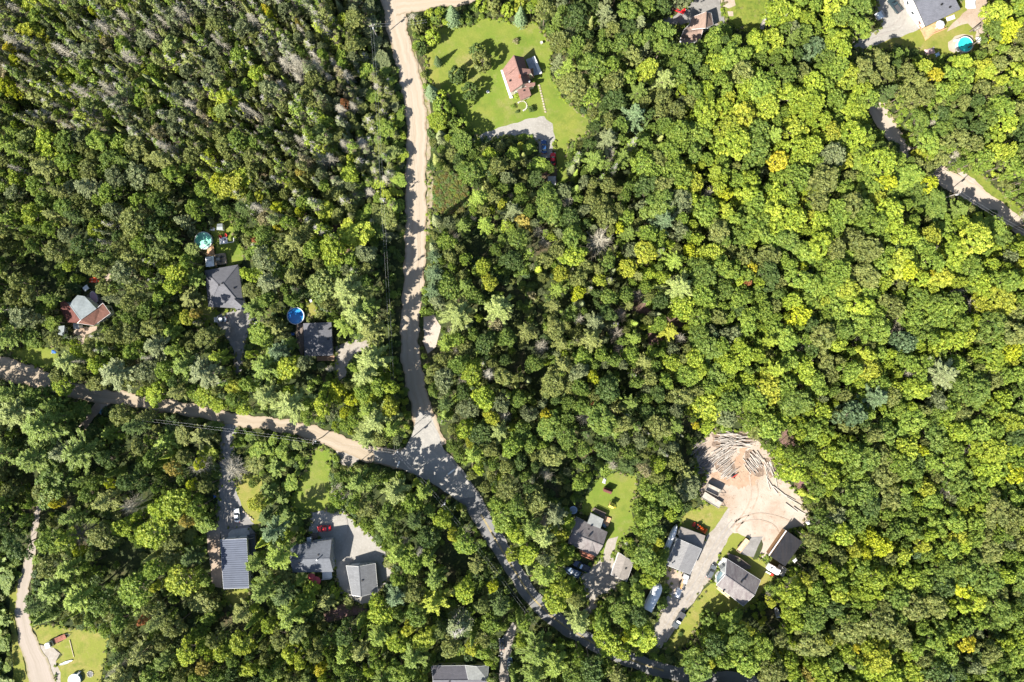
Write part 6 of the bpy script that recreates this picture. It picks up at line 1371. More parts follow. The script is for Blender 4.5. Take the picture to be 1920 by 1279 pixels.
# ---- the trees one can point at in the photo
F = [
 (904, 117, 20, 'broadleaf', 'olive green', .75), (893, 97, 14, 'broadleaf', 'dark green', .65), (857, 142, 17, 'broadleaf', 'dark green', .65), (882, 173, 17, 'broadleaf', 'dark green', .6), (820, 113, 8, 'spruce', 'deep green', .5),
 (783, 48, 15, 'broadleaf', 'olive green', .7), (806, 28, 10, 'broadleaf', 'yellow-green', .6), (819, 36, 12, 'broadleaf', 'mid green', .6), (848, 26, 15, 'spruce', 'blue-green', .8), (863, 38, 9, 'broadleaf', 'mid green', .5), (812, 72, 15, 'broadleaf', 'lime green', .6), (790, 92, 12, 'broadleaf', 'dark green', .6),
 (808, 170, 13, 'spruce', 'blue-green', .7), (828, 180, 11, 'broadleaf', 'lime green', .5), (830, 205, 18, 'broadleaf', 'fresh green', .6), (846, 230, 15, 'broadleaf', 'mid green', .6), (868, 236, 14, 'broadleaf', 'fresh green', .6), (812, 250, 12, 'broadleaf', 'dark green', .6), (826, 254, 12, 'spruce', 'grey-green', .6),
 (905, 8, 14, 'broadleaf', 'lime green', .7), (925, 10, 14, 'broadleaf', 'olive green', .8), (952, 20, 13, 'broadleaf', 'lime green', .7), (976, 28, 13, 'spruce', 'blue-green', .8), (996, 206, 6, 'bush', 'dark green', 1.3), (966, 77, 6, 'bush', 'tan', 1.0),
 (968, 180, 5, 'bush', 'lime green', .9), (983, 186, 4, 'bush', 'lime green', .8), (962, 200, 5, 'bush', 'fresh green', .8), (970, 210, 4, 'bush', 'dark green', .8),
 (1245, 150, 27, 'pine', 'pale green', 1), (1190, 217, 27, 'pine', 'blue-green', 1), (1215, 130, 22, 'broadleaf', 'yellow-green', 1), (1275, 140, 22, 'broadleaf', 'mid green', 1), (1135, 28, 20, 'pine', 'grey-green', 1), (1175, 55, 20, 'broadleaf', 'dark green', 1), (1180, 20, 22, 'broadleaf', 'mid green', 1),
 (1195, 70, 13, 'broadleaf', 'mid green', .9), (1245, 58, 22, 'broadleaf', 'mid green', 1), (1295, 105, 24, 'broadleaf', 'mid green', .95), (1338, 75, 22, 'broadleaf', 'fresh green', .9), (1378, 78, 14, 'broadleaf', 'fresh green', .8), (1418, 80, 22, 'broadleaf', 'lime green', .9), (1345, 120, 22, 'broadleaf', 'lime green', .9),
 (1245, 415, 25, 'pine', 'blue-green', 1.05), (1275, 540, 34, 'pine', 'pale green', 1.1), (1765, 700, 40, 'pine', 'grey-green', 1.1), (1640, 745, 28, 'pine', 'blue-green', 1.05), (1722, 865, 17, 'broadleaf', 'dark green', .95), (1905, 815, 28, 'broadleaf', 'dark green', 1), (1490, 755, 34, 'broadleaf', 'mid green', 1),
 (650, 545, 38, 'pine', 'pale green', 1.1), (602, 535, 30, 'broadleaf', 'pale green', 1.1), (665, 590, 30, 'pine', 'pale green', 1.05), (645, 610, 22, 'pine', 'fresh green', 1), (690, 575, 22, 'pine', 'mid green', .95), (695, 675, 30, 'pine', 'pale green', 1.1), (685, 705, 30, 'pine', 'pale green', 1.05), (705, 790, 36, 'pine', 'pale green', 1.1), (685, 820, 26, 'pine', 'pale green', .95), (735, 805, 24, 'pine', 'fresh green', 1), (690, 770, 24, 'pine', 'fresh green', 1),
 (857, 590, 32, 'pine', 'pale green', 1.05), (935, 580, 30, 'pine', 'pale green', 1.05), (812, 480, 14, 'pine', 'blue-green', .9), (815, 515, 20, 'pine', 'blue-green', .9), (812, 545, 18, 'pine', 'blue-green', .9), (820, 570, 16, 'pine', 'grey-green', .9), (838, 455, 20, 'broadleaf', 'fresh green', .9), (872, 485, 13, 'broadleaf', 'fresh green', .9), (905, 500, 16, 'broadleaf', 'yellow-green', .9), (918, 530, 15, 'broadleaf', 'yellow-tipped', .9),
 (930, 608, 14, 'broadleaf', 'tan', .8), (875, 655, 18, 'broadleaf', 'olive green', .9), (885, 700, 24, 'broadleaf', 'lime green', .95), (905, 815, 26, 'broadleaf', 'dark green', 1), (870, 805, 18, 'broadleaf', 'lime green', .9), (882, 830, 12, 'broadleaf', 'yellow-tipped', .9), (917, 700, 14, 'dead', 'grey', .9), (935, 810, 22, 'pine', 'pale green', 1),
 (28, 775, 40, 'pine', 'pale green', 1.15), (75, 800, 40, 'pine', 'mid green', 1.15), (60, 860, 34, 'pine', 'mid green', 1.1), (145, 850, 38, 'pine', 'mid green', 1.1), (115, 850, 24, 'pine', 'grey-green', 1), (95, 910, 40, 'broadleaf', 'mid green', 1), (85, 925, 26, 'broadleaf', 'olive green', 1), (15, 740, 22, 'pine', 'mid green', 1),
 (500, 745, 28, 'pine', 'pale green', 1.05), (545, 760, 34, 'pine', 'pale green', 1.1), (495, 690, 30, 'pine', 'mid green', 1), (540, 690, 24, 'broadleaf', 'yellow-green', .95), (520, 660, 20, 'pine', 'blue-green', 1), (380, 700, 34, 'pine', 'grey-green', 1.05), (345, 690, 28, 'pine', 'mid green', 1), (290, 650, 24, 'pine', 'grey-green', 1), (125, 680, 26, 'pine', 'pale green', .95), (215, 700, 34, 'pine', 'grey-green', 1.05), (475, 580, 22, 'pine', 'mid green', .95), (470, 545, 18, 'broadleaf', 'olive green', .8),
 (115, 722, 20, 'broadleaf', 'lime green', .8), (108, 705, 16, 'broadleaf', 'olive green', .8), (290, 740, 22, 'broadleaf', 'lime green', .7), (270, 735, 14, 'broadleaf', 'lime green', .6), (385, 742, 22, 'broadleaf', 'lime green', .7), (410, 760, 16, 'broadleaf', 'lime green', .6), (360, 735, 15, 'broadleaf', 'fresh green', .6), (440, 725, 18, 'broadleaf', 'yellow-tipped', .8), (455, 765, 15, 'broadleaf', 'lime green', .6), (180, 720, 18, 'broadleaf', 'olive green', .7), (240, 715, 16, 'broadleaf', 'olive green', .7),
 (632, 735, 17, 'broadleaf', 'bright yellow', .8), (658, 750, 13, 'broadleaf', 'bright yellow', .75), (646, 774, 11, 'broadleaf', 'bright yellow', .65), (622, 775, 14, 'broadleaf', 'grey-green', .7), (648, 798, 14, 'broadleaf', 'fresh green', .7),
 (1754, 143, 15, 'broadleaf', 'golden', .9), (1665, 340, 17, 'broadleaf', 'bright yellow', .95), (1745, 345, 14, 'broadleaf', 'bright yellow', .95), (1690, 495, 34, 'broadleaf', 'yellow-green', 1.05), (1700, 505, 20, 'broadleaf', 'bright yellow', 1.1), (1745, 442, 22, 'broadleaf', 'yellow-tipped', 1), (1830, 450, 32, 'broadleaf', 'yellow-green', 1.05), (1498, 593, 23, 'broadleaf', 'bright yellow', 1), (1543, 560, 16, 'broadleaf', 'yellow-green', 1), (1585, 540, 30, 'broadleaf', 'yellow-green', 1), (1460, 300, 20, 'broadleaf', 'golden', 1), (1505, 502, 11, 'broadleaf', 'bright yellow', .95), (1742, 513, 8, 'broadleaf', 'golden', .95),
 (1600, 250, 23, 'broadleaf', 'lime green', 1), (1500, 295, 26, 'broadleaf', 'lime green', 1), (1490, 240, 26, 'broadleaf', 'yellow-green', 1), (1395, 215, 24, 'broadleaf', 'yellow-tipped', 1), (1440, 200, 24, 'broadleaf', 'yellow-green', 1), (1365, 240, 24, 'broadleaf', 'yellow-green', 1), (1560, 290, 26, 'broadleaf', 'grey-green', 1), (1655, 300, 26, 'broadleaf', 'lime green', 1), (1575, 70, 20, 'broadleaf', 'lime green', .95), (1575, 30, 20, 'broadleaf', 'mid green', .9), (1608, 14, 26, 'broadleaf', 'mid green', .9), (1545, 110, 24, 'broadleaf', 'mid green', 1), (1460, 20, 26, 'broadleaf', 'lime green', 1), (1450, 75, 20, 'broadleaf', 'yellow-green', .95),
 (1890, 60, 28, 'broadleaf', 'bright yellow', .95), (1870, 25, 26, 'broadleaf', 'yellow-green', .95), (1862, 60, 22, 'broadleaf', 'mid green', .9), (1840, 130, 26, 'broadleaf', 'yellow-tipped', .9), (1800, 120, 22, 'broadleaf', 'lime green', .85), (1850, 135, 18, 'broadleaf', 'yellow-green', .85),
 (1810, 1205, 18, 'broadleaf', 'golden', 1), (1635, 1010, 17, 'broadleaf', 'bright yellow', 1), (1655, 1025, 20, 'broadleaf', 'bright yellow', 1), (1622, 1038, 15, 'broadleaf', 'bright yellow', 1), (1603, 1030, 14, 'broadleaf', 'yellow-tipped', 1), (1693, 1040, 18, 'broadleaf', 'yellow-green', 1), (1728, 1020, 17, 'broadleaf', 'yellow-tipped', 1), (1800, 1100, 20, 'broadleaf', 'bright yellow', 1), (1833, 1128, 20, 'broadleaf', 'yellow-green', 1), (1603, 1212, 10, 'broadleaf', 'golden', .95), (1550, 1200, 12, 'broadleaf', 'yellow-tipped', .95), (1515, 1265, 15, 'broadleaf', 'orange-tinged', .9), (1625, 1255, 20, 'broadleaf', 'lime green', .95), (1575, 1115, 18, 'broadleaf', 'yellow-green', .95), (1770, 1070, 28, 'broadleaf', 'mid green', 1), (1855, 1090, 34, 'broadleaf', 'mid green', 1), (1648, 1172, 34, 'broadleaf', 'olive green', 1.05), (1690, 1195, 26, 'broadleaf', 'olive green', 1.0), (1525, 1210, 34, 'broadleaf', 'olive green', 1),
 (1895, 660, 20, 'broadleaf', 'bright yellow', 1), (1860, 845, 28, 'broadleaf', 'yellow-green', 1), (1900, 890, 18, 'broadleaf', 'bright yellow', 1), (1895, 790, 24, 'broadleaf', 'yellow-green', 1), (1730, 845, 10, 'broadleaf', 'bright yellow', 1), (1700, 845, 24, 'broadleaf', 'yellow-green', 1), (1735, 915, 18, 'broadleaf', 'yellow-tipped', 1), (1560, 855, 26, 'broadleaf', 'lime green', 1), (1625, 665, 18, 'broadleaf', 'yellow-green', 1),
 (10, 160, 14, 'broadleaf', 'bright yellow', .95), (28, 172, 10, 'broadleaf', 'bright yellow', .9), (18, 92, 12, 'broadleaf', 'golden', .95), (30, 115, 13, 'broadleaf', 'bright yellow', .95), (52, 58, 17, 'broadleaf', 'yellow-tipped', .95), (78, 62, 14, 'broadleaf', 'yellow-tipped', .9), (175, 21, 8, 'broadleaf', 'bright yellow', .9), (192, 66, 9, 'broadleaf', 'bright yellow', .9), (430, 348, 30, 'broadleaf', 'yellow-tipped', 1), (408, 342, 18, 'broadleaf', 'bright yellow', 1), (455, 335, 22, 'broadleaf', 'yellow-green', .95), (330, 515, 22, 'broadleaf', 'yellow-green', .95), (322, 535, 16, 'broadleaf', 'lime green', .9), (178, 430, 14, 'broadleaf', 'yellow-green', .9),
 (500, 20, 10, 'broadleaf', 'golden', .9), (507, 30, 9, 'broadleaf', 'bright yellow', .9), (560, 45, 6, 'broadleaf', 'orange-tinged', .9), (645, 192, 7, 'broadleaf', 'russet', .9), (563, 325, 9, 'broadleaf', 'orange-tinged', .9), (520, 388, 14, 'broadleaf', 'bright yellow', .85), (561, 397, 9, 'broadleaf', 'bright yellow', .85), (488, 370, 12, 'broadleaf', 'yellow-tipped', .85), (520, 428, 9, 'broadleaf', 'golden', .85), (478, 450, 6, 'broadleaf', 'russet', .7), (365, 588, 10, 'broadleaf', 'orange-tinged', .8), (350, 595, 14, 'broadleaf', 'yellow-tipped', .8),
 (322, 880, 15, 'broadleaf', 'orange-tinged', .85), (372, 872, 11, 'broadleaf', 'bright yellow', .8), (358, 910, 10, 'broadleaf', 'bright yellow', .8), (206, 908, 9, 'broadleaf', 'bright yellow', .85), (330, 945, 28, 'broadleaf', 'lime green', .95), (300, 955, 22, 'broadleaf', 'lime green', .95), (348, 978, 12, 'broadleaf', 'orange-tinged', .8), (285, 1000, 32, 'broadleaf', 'lime green', 1), (230, 990, 22, 'broadleaf', 'lime green', .95), (337, 1090, 30, 'broadleaf', 'yellow-green', 1), (293, 1100, 12, 'broadleaf', 'yellow-tipped', .9), (267, 1165, 8, 'broadleaf', 'russet', .85), (105, 943, 12, 'broadleaf', 'golden', .85), (148, 1035, 10, 'broadleaf', 'bright yellow', .85), (250, 1110, 30, 'broadleaf', 'fresh green', 1),
 (452, 1208, 22, 'broadleaf', 'yellow-green', .95), (350, 1225, 22, 'broadleaf', 'yellow-green', .95), (382, 1252, 16, 'broadleaf', 'orange-tinged', .9), (415, 1225, 18, 'broadleaf', 'yellow-green', .9), (465, 1255, 20, 'broadleaf', 'yellow-green', .9), (505, 1172, 18, 'broadleaf', 'lime green', .9), (545, 1225, 18, 'broadleaf', 'yellow-green', .9), (600, 1255, 14, 'broadleaf', 'golden', .9),
 (480, 945, 16, 'broadleaf', 'yellow-tipped', .7), (475, 905, 10, 'broadleaf', 'mid green', .6), (503, 920, 18, 'pine', 'mid green', .9), (516, 880, 18, 'pine', 'mid green', .8), (540, 866, 13, 'broadleaf', 'mid green', .6), (508, 1000, 22, 'pine', 'blue-green', 1), (498, 970, 18, 'pine', 'dark green', .95), (475, 1058, 18, 'pine', 'mid green', .9), (490, 1110, 26, 'pine', 'mid green', 1), (530, 1120, 24, 'pine', 'dark green', .95),
 (670, 905, 26, 'pine', 'mid green', .95), (740, 925, 28, 'pine', 'pale green', 1), (690, 955, 22, 'broadleaf', 'olive green', .85), (770, 945, 20, 'broadleaf', 'fresh green', .9), (720, 985, 24, 'pine', 'mid green', 1), (745, 1040, 24, 'pine', 'fresh green', 1), (770, 1055, 24, 'broadleaf', 'fresh green', .95), (742, 1120, 24, 'pine', 'blue-green', 1), (775, 1110, 22, 'broadleaf', 'olive green', .95), (812, 1130, 28, 'pine', 'yellow-green', 1.05), (798, 1200, 24, 'broadleaf', 'yellow-green', .95), (745, 1205, 20, 'broadleaf', 'lime green', .95), (765, 1180, 14, 'broadleaf', 'yellow-tipped', .9), (855, 1178, 20, 'slender', 'grey-green', 1), (866, 1172, 20, 'slender', 'grey-green', 1),
 (872, 1110, 22, 'broadleaf', 'lime green', .95), (925, 1100, 12, 'broadleaf', 'bright yellow', .85), (850, 1005, 12, 'broadleaf', 'yellow-tipped', .9), (830, 975, 18, 'broadleaf', 'lime green', .9), (870, 1020, 22, 'broadleaf', 'fresh green', .9), (905, 1225, 16, 'broadleaf', 'fresh green', .75), (885, 1215, 14, 'broadleaf', 'yellow-tipped', .7), (920, 1172, 20, 'broadleaf', 'fresh green', .9), (908, 1200, 14, 'broadleaf', 'olive green', .85),
 (945, 975, 26, 'broadleaf', 'fresh green', .95), (965, 1000, 20, 'broadleaf', 'lime green', .95), (960, 1040, 14, 'broadleaf', 'yellow-green', .85), (995, 990, 24, 'pine', 'mid green', 1), (1020, 1010, 24, 'pine', 'pale green', 1), (990, 1040, 22, 'broadleaf', 'lime green', .9), (1020, 1080, 26, 'pine', 'fresh green', 1), (1055, 1105, 18, 'broadleaf', 'yellow-green', .9), (1040, 1130, 22, 'broadleaf', 'lime green', .85), (1085, 1168, 24, 'pine', 'pale green', .95), (1085, 1130, 12, 'broadleaf', 'olive green', .8),
 (1005, 1225, 34, 'pine', 'mid green', 1.1), (1040, 1245, 30, 'pine', 'fresh green', 1.1), (1000, 1265, 28, 'pine', 'mid green', 1), (1075, 1275, 26, 'broadleaf', 'mid green', .95), (985, 1170, 14, 'broadleaf', 'fresh green', .8),
 (1140, 1205, 28, 'broadleaf', 'lime green', .95), (1165, 1222, 18, 'broadleaf', 'lime green', .9), (1205, 1195, 28, 'broadleaf', 'lime green', .95), (1130, 1175, 22, 'broadleaf', 'fresh green', .9), (1165, 1145, 26, 'broadleaf', 'mid green', .95), (1195, 1155, 22, 'broadleaf', 'dark green', .9), (1172, 1195, 8, 'broadleaf', 'bright yellow', .9), (1195, 1120, 20, 'broadleaf', 'fresh green', .85), (1230, 1065, 20, 'broadleaf', 'fresh green', .85), (1215, 1090, 20, 'broadleaf', 'lime green', .85), (1208, 1040, 24, 'broadleaf', 'mid green', .9), (1225, 1000, 24, 'broadleaf', 'mid green', .9), (1218, 965, 24, 'broadleaf', 'fresh green', .9), (1250, 930, 24, 'broadleaf', 'mid green', .9), (1222, 920, 22, 'broadleaf', 'fresh green', .9), (1258, 965, 14, 'broadleaf', 'lime green', .7),
 (1328, 1160, 17, 'broadleaf', 'mid green', .65), (1345, 1172, 13, 'broadleaf', 'mid green', .6), (1277, 1189, 5, 'bush', 'dark green', 1.0), (1310, 1250, 30, 'broadleaf', 'mid green', .9), (1385, 1200, 26, 'broadleaf', 'mid green', .95), (1400, 1245, 26, 'broadleaf', 'fresh green', .95), (1430, 1215, 24, 'broadleaf', 'fresh green', .95), (1448, 1100, 9, 'bush', 'dark green', 1.6), (1340, 1215, 22, 'broadleaf', 'dark green', .9), (1450, 1260, 26, 'broadleaf', 'olive green', .95),
 (1112, 707, 13, 'broadleaf', 'bright yellow', .9), (1109, 757, 5, 'broadleaf', 'russet', .8), (1305, 797, 8, 'broadleaf', 'golden', .8), (1402, 530, 7, 'broadleaf', 'russet', .95), (1292, 468, 12, 'broadleaf', 'bright yellow', .95), (1312, 488, 11, 'broadleaf', 'bright yellow', .95), (1410, 502, 12, 'broadleaf', 'golden', .95), (1085, 550, 14, 'broadleaf', 'bright yellow', .9), (1162, 427, 11, 'broadleaf', 'bright yellow', .9), (1360, 365, 13, 'broadleaf', 'bright yellow', .95), (1363, 395, 16, 'broadleaf', 'yellow-green', .95), (1335, 475, 24, 'broadleaf', 'yellow-green', 1), (1125, 525, 13, 'broadleaf', 'yellow-green', .9), (1075, 480, 26, 'broadleaf', 'lime green', 1), (983, 415, 16, 'broadleaf', 'orange-tinged', .85), (1030, 385, 34, 'broadleaf', 'mid green', 1), (1260, 680, 18, 'broadleaf', 'lime green', .9), (1395, 665, 22, 'broadleaf', 'lime green', 1), (1325, 800, 16, 'broadleaf', 'lime green', .85), (1035, 720, 26, 'broadleaf', 'olive green', 1), (1030, 800, 28, 'broadleaf', 'mid green', .95), (1025, 780, 14, 'broadleaf', 'golden', .9), (1130, 790, 34, 'broadleaf', 'mid green', 1), (1140, 730, 24, 'broadleaf', 'dark green', 1), (1235, 800, 26, 'broadleaf', 'olive green', .95), (1280, 745, 24, 'broadleaf', 'olive green', .9), (1035, 855, 26, 'broadleaf', 'olive green', .95), (1345, 700, 26, 'broadleaf', 'mid green', .95),
 (1155, 625, 16, 'bare', 'tan', .95), (1163, 587, 13, 'bare', 'tan', .9), (1122, 452, 22, 'bare', 'grey', 1), (1195, 553, 12, 'bare', 'tan', .9), (1010, 434, 9, 'bare', 'grey', .9), (1160, 655, 12, 'bare', 'tan', .9), (155, 1000, 20, 'bare', 'brown', 1), (248, 948, 18, 'bare', 'grey', 1), (375, 876, 16, 'bare', 'grey', .9), (438, 880, 20, 'bare', 'grey', .75), (1508, 652, 12, 'bare', 'grey', .95), (1810, 845, 15, 'bare', 'grey', 1), (1768, 920, 15, 'bare', 'grey', 1), (1517, 373, 10, 'bare', 'grey', .95), (1328, 365, 11, 'bare', 'grey', .95), (1792, 546, 9, 'bare', 'grey', 1), (1815, 573, 16, 'bare', 'grey', 1), (1678, 602, 12, 'bare', 'tan', 1), (1676, 622, 14, 'bare', 'tan', 1), (1096, 784, 12, 'bare', 'grey', .9), (760, 1015, 9, 'bare', 'grey', .9), (870, 1000, 10, 'bare', 'grey', .85), (1645, 790, 8, 'bare', 'grey', 1),
]
for x, y, rad, kind, col, hs in F:
    if 775 < x < 1000 and y < 260 and kind == 'broadleaf': kind, hs = 'round', rad / 17.0
    if (x, y) in ((1328, 1160), (1345, 1172)): kind, hs = 'round', rad / 16.0
    if 490 < x < 570 and 850 < y < 1000: hs *= .5
    if 375 < x < 560 and 480 < y < 640: hs *= .8
    plant(x, y, rad, kind, col, hs, True)

# ---- what grows where between them: polygons in the photo with their mix
def inside(x, y, P_):
    c = False
    for i in range(len(P_)):
        xa, ya = P_[i - 1]; xb, yb = P_[i]
        if (ya > y) != (yb > y) and x < (xb - xa) * (y - ya) / (yb - ya) + xa: c = not c
    return c
ZONES = [  # polygon, [(kind, weight, rmin, rmax)], [(colour, weight)], spacing
 ([(-200, -200), (700, -200), (740, 100), (745, 300), (735, 400), (600, 470), (520, 440), (380, 330), (200, 250), (80, 230), (-200, 260)], [('slender', .40, 9, 17), ('broadleaf', .38, 9, 22), ('spruce', .08, 8, 13), ('dead', .14, 8, 15)], [('olive green', 4), ('grey-green', 3.4), ('mid green', 2.2), ('fresh green', 2.2), ('yellow-green', 1.3), ('pale green', 1.2), ('tan', .7), ('lime green', .8)], .60),
 ([(-200, 240), (80, 200), (200, 240), (380, 320), (520, 430), (640, 480), (750, 400), (760, 640), (700, 660), (520, 740), (-200, 740)], [('broadleaf', .8, 14, 26), ('pine', .22, 14, 26), ('slender', .05, 9, 13), ('dead', .03, 8, 11)], [('mid green', 2.6), ('olive green', 2.6), ('dark green', 1.8), ('fresh green', 2.6), ('lime green', 1.0), ('grey-green', .8), ('pale green', .6)], .70),
 ([(-200, 700), (560, 740), (780, 860), (950, 1040), (1200, 1250), (1300, 1500), (-200, 1500)], [('broadleaf', .62, 13, 27), ('pine', .32, 18, 32), ('spruce', .04, 9, 14), ('dead', .02, 8, 11)], [('mid green', 2.8), ('dark green', 2.0), ('fresh green', 2.6), ('olive green', 1.8), ('lime green', 1.2), ('pale green', .9), ('yellow-green', .5)], .72),
 ([(800, 230), (1180, 230), (1260, 560), (1340, 820), (1300, 960), (1160, 880), (1080, 900), (1000, 1150), (860, 930), (800, 780)], [('broadleaf', .78, 11, 25), ('pine', .19, 14, 26), ('spruce', .05, 9, 13), ('slender', .03, 8, 12), ('bare', .02, 9, 13)], [('mid green', 3), ('dark green', 2.2), ('olive green', 2.4), ('fresh green', 2.6), ('lime green', 1.2), ('grey-green', 1.4), ('tan', .15), ('yellow-tipped', .2)], .70),
 ([(1000, -200), (1280, -200), (1270, 250), (1160, 330), (1030, 250)], [('broadleaf', .88, 15, 27), ('pine', .08, 18, 24), ('spruce', .04, 9, 13)], [('mid green', 3.6), ('dark green', 2), ('olive green', 2.2), ('fresh green', 1.6), ('lime green', .7), ('grey-green', 1.2)], .68),
 ([(1600, 90), (1850, 90), (2200, -200), (2200, 560), (1920, 420), (1840, 345), (1720, 280), (1650, 190)], [('broadleaf', .95, 13, 24), ('bare', .02, 9, 12), ('pine', .03, 14, 20)], [('mid green', 2.8), ('olive green', 3.2), ('fresh green', 2.2), ('lime green', 1.4), ('dark green', 1.6), ('yellow-green', 1.2)], .64),
 ([(-300, -300), (2400, -300), (2400, 1700), (-300, 1700)], [('broadleaf', .965, 11, 33), ('pine', .02, 18, 28), ('bare', .006, 8, 11), ('spruce', .009, 9, 12)], [('fresh green', 4.6), ('lime green', 3.6), ('mid green', 3.4), ('olive green', 1.6), ('yellow-green', 1.7), ('grey-green', .4), ('dark green', .7), ('blue-green', .3), ('yellow-tipped', .12)], .55),
]
def zone(x, y):
    for z in ZONES:
        if inside(x, y, z[0]): return z
rt = random.Random(42)
def pick(l): 
    t = rt.uniform(0, sum(w for _, w in l)); 
    for v, w in l:
        t -= w
        if t <= 0: return v
    return l[-1][0]
def field(x, y):
    """Stands of like trees: a slow field over the forest."""
    return .5 + .5 * math.sin(x * .021 + 2.1 * math.sin(y * .011)) * math.sin(y * .025 + 1.7 * math.sin(x * .013 + 1))
def pickc(l, x, y):
    l = sorted(l, key=lambda q: LIGHT.index(q[0])); tot = sum(w for _, w in l)
    u = (.5 * field(x, y) + .5 * rt.random() + rt.uniform(-.1, .1)); u = min(.999, max(0, (u - .5) * 1.25 + .5)); t = u * tot
    for v, w in l:
        t -= w
        if t <= 0: return v
    return l[-1][0]
GAPS = [[(0, 470), (60, 480), (110, 500), (165, 520), (160, 556), (120, 552), (80, 530), (0, 500)], [(60, 430), (90, 440), (100, 470), (70, 465)], [(215, 360), (250, 372), (252, 392), (225, 388)], [(385, 380), (402, 372), (398, 402), (372, 420), (345, 440), (350, 470), (330, 470), (328, 430), (360, 408)],
 [(865, 455), (900, 470), (925, 500), (960, 505), (985, 545), (985, 600), (965, 610), (950, 560), (920, 560), (885, 520)], [(1000, 430), (1015, 440), (1012, 470), (996, 462)], [(940, 640), (985, 650), (1000, 690), (970, 690), (945, 670)], [(1020, 900), (1075, 890), (1080, 930), (1050, 960), (1020, 940)],
 [(120, 935), (170, 940), (200, 970), (180, 985), (130, 965)], [(0, 930), (30, 935), (50, 970), (10, 985)], [(170, 1060), (200, 1055), (215, 1110), (190, 1130), (165, 1100)], [(300, 1120), (360, 1130), (390, 1160), (350, 1180), (300, 1150)], [(560, 1160), (620, 1170), (630, 1195), (570, 1190)], [(890, 750), (905, 760), (900, 800), (884, 790)], [(820, 1030), (865, 1020), (880, 1060), (872, 1150), (835, 1160), (830, 1090)],
 [(470, 530), (482, 540), (470, 570), (460, 555)], [(1170, 690), (1185, 700), (1180, 740), (1160, 725)], [(1395, 640), (1410, 650), (1405, 690), (1392, 680)], [(1660, 620), (1685, 640), (1680, 665), (1655, 650)], [(1770, 640), (1800, 645), (1800, 670), (1775, 665)], [(1850, 720), (1870, 715), (1872, 745), (1850, 740)], [(1700, 1170), (1725, 1180), (1720, 1210), (1690, 1200)], [(1545, 1150), (1575, 1165), (1570, 1190), (1540, 1180)], [(1560, 1010), (1600, 1020), (1600, 1040), (1565, 1035)],
 [(690, 450), (750, 450), (748, 640), (764, 760), (770, 815), (752, 828), (742, 740), (722, 640), (704, 560)], [(692, -20), (708, -20), (722, 40), (742, 118), (738, 145), (722, 120), (704, 60)],
 [(775, 890), (835, 925), (872, 965), (930, 1062), (990, 1135), (1060, 1196), (1150, 1244), (1120, 1250), (1040, 1205), (975, 1150), (915, 1075), (855, 985), (800, 920)],
 [(215, 850), (250, 845), (262, 880), (235, 895), (210, 880)], [(10, 858), (75, 875), (80, 900), (20, 890)], [(870, 430), (905, 440), (935, 490), (945, 520), (925, 515), (890, 470)], [(960, 490), (1000, 500), (1015, 560), (1020, 630), (1000, 640), (985, 570), (965, 530)],
 [(835, 1020), (858, 1025), (862, 1120), (850, 1150), (838, 1110)], [(225, 1010), (275, 1030), (270, 1070), (240, 1085), (180, 1075)], [(100, 525), (160, 530), (150, 548), (100, 545)], [(330, 335), (360, 330), (368, 370), (345, 390), (322, 365)], [(1085, 850), (1115, 840), (1110, 885), (1080, 905), (1060, 930), (1020, 925), (1040, 890)],
 [(700, 600), (730, 610), (735, 660), (722, 700), (712, 650)], [(525, 670), (570, 690), (612, 690), (612, 740), (570, 745), (535, 720)], [(1290, 790), (1335, 800), (1325, 830), (1296, 850), (1280, 820)], [(1395, 1150), (1420, 1140), (1455, 1150), (1470, 1185), (1420, 1190), (1395, 1175)], [(1160, 300), (1185, 318), (1170, 350), (1150, 330)],
 [(95, 20), (112, 30), (135, 60), (150, 80), (130, 75), (105, 45)], [(0, 150), (40, 170), (80, 200), (60, 215), (20, 200)], [(570, 500), (600, 520), (590, 560), (560, 540)], [(850, 750), (870, 770), (862, 790)], [(410, 1150), (450, 1160), (440, 1190), (380, 1190)], [(1500, 45), (1512, 60), (1530, 80), (1520, 95)], [(1310, 320), (1340, 330), (1335, 345), (1312, 340)], [(1310, 410), (1325, 405), (1345, 460), (1352, 480), (1335, 478), (1318, 445)]]
GAPM = raster(GAPS)
def shadow_height(x, y, kind, hs):
    """Growth on the sun side of the clearings stays low enough to leave them lit, as the photo shows."""
    if kind == 'bush': return hs
    for k in (1.0, .82, .66, .52):
        top = 15.5 * hs * k; f = 1 - HT[kind] * top / H; bx, by = 960 + (x - 960) * f, 640 + (y - 640) * f
        n = sum(hit(SUNM, bx + q * top * 5.03, by - q * top * 4.22) for q in (.45, .6, .75, .9))
        if n <= (1 if k > .6 else 4): return hs * k
    return hs * .52
SPARM = raster([[(0, 430), (180, 430), (240, 540), (110, 560), (90, 640), (0, 640)], [(855, 420), (1005, 420), (1050, 560), (1030, 760), (960, 720), (880, 600)], [(0, 830), (300, 810), (330, 900), (200, 1000), (75, 1000), (0, 1060)], [(820, 960), (900, 1000), (950, 1100), (900, 1180), (820, 1180)], [(1000, 860), (1085, 840), (1085, 920), (1010, 960)], [(330, 330), (500, 420), (440, 480), (370, 420), (300, 440)], [(160, 1020), (330, 1100), (400, 1180), (330, 1220), (200, 1120)]])
SPARSE_F = 1.28
def in_gap(x, y, rad): return sum(hit(GAPM, x + dx * rad, y + dy * rad) for dx, dy in DISC[:7]) >= 2
def foot_free(x, y, kind, rad, hs):
    k = RAD[kind]; zc = HT[kind] * 15 * hs; f = 1 - zc / H; bx, by = 960 + (x - 960) * f, 640 + (y - 640) * f
    return not hit(MASK, bx, by) or kind == 'bush'
M_MARG = 110
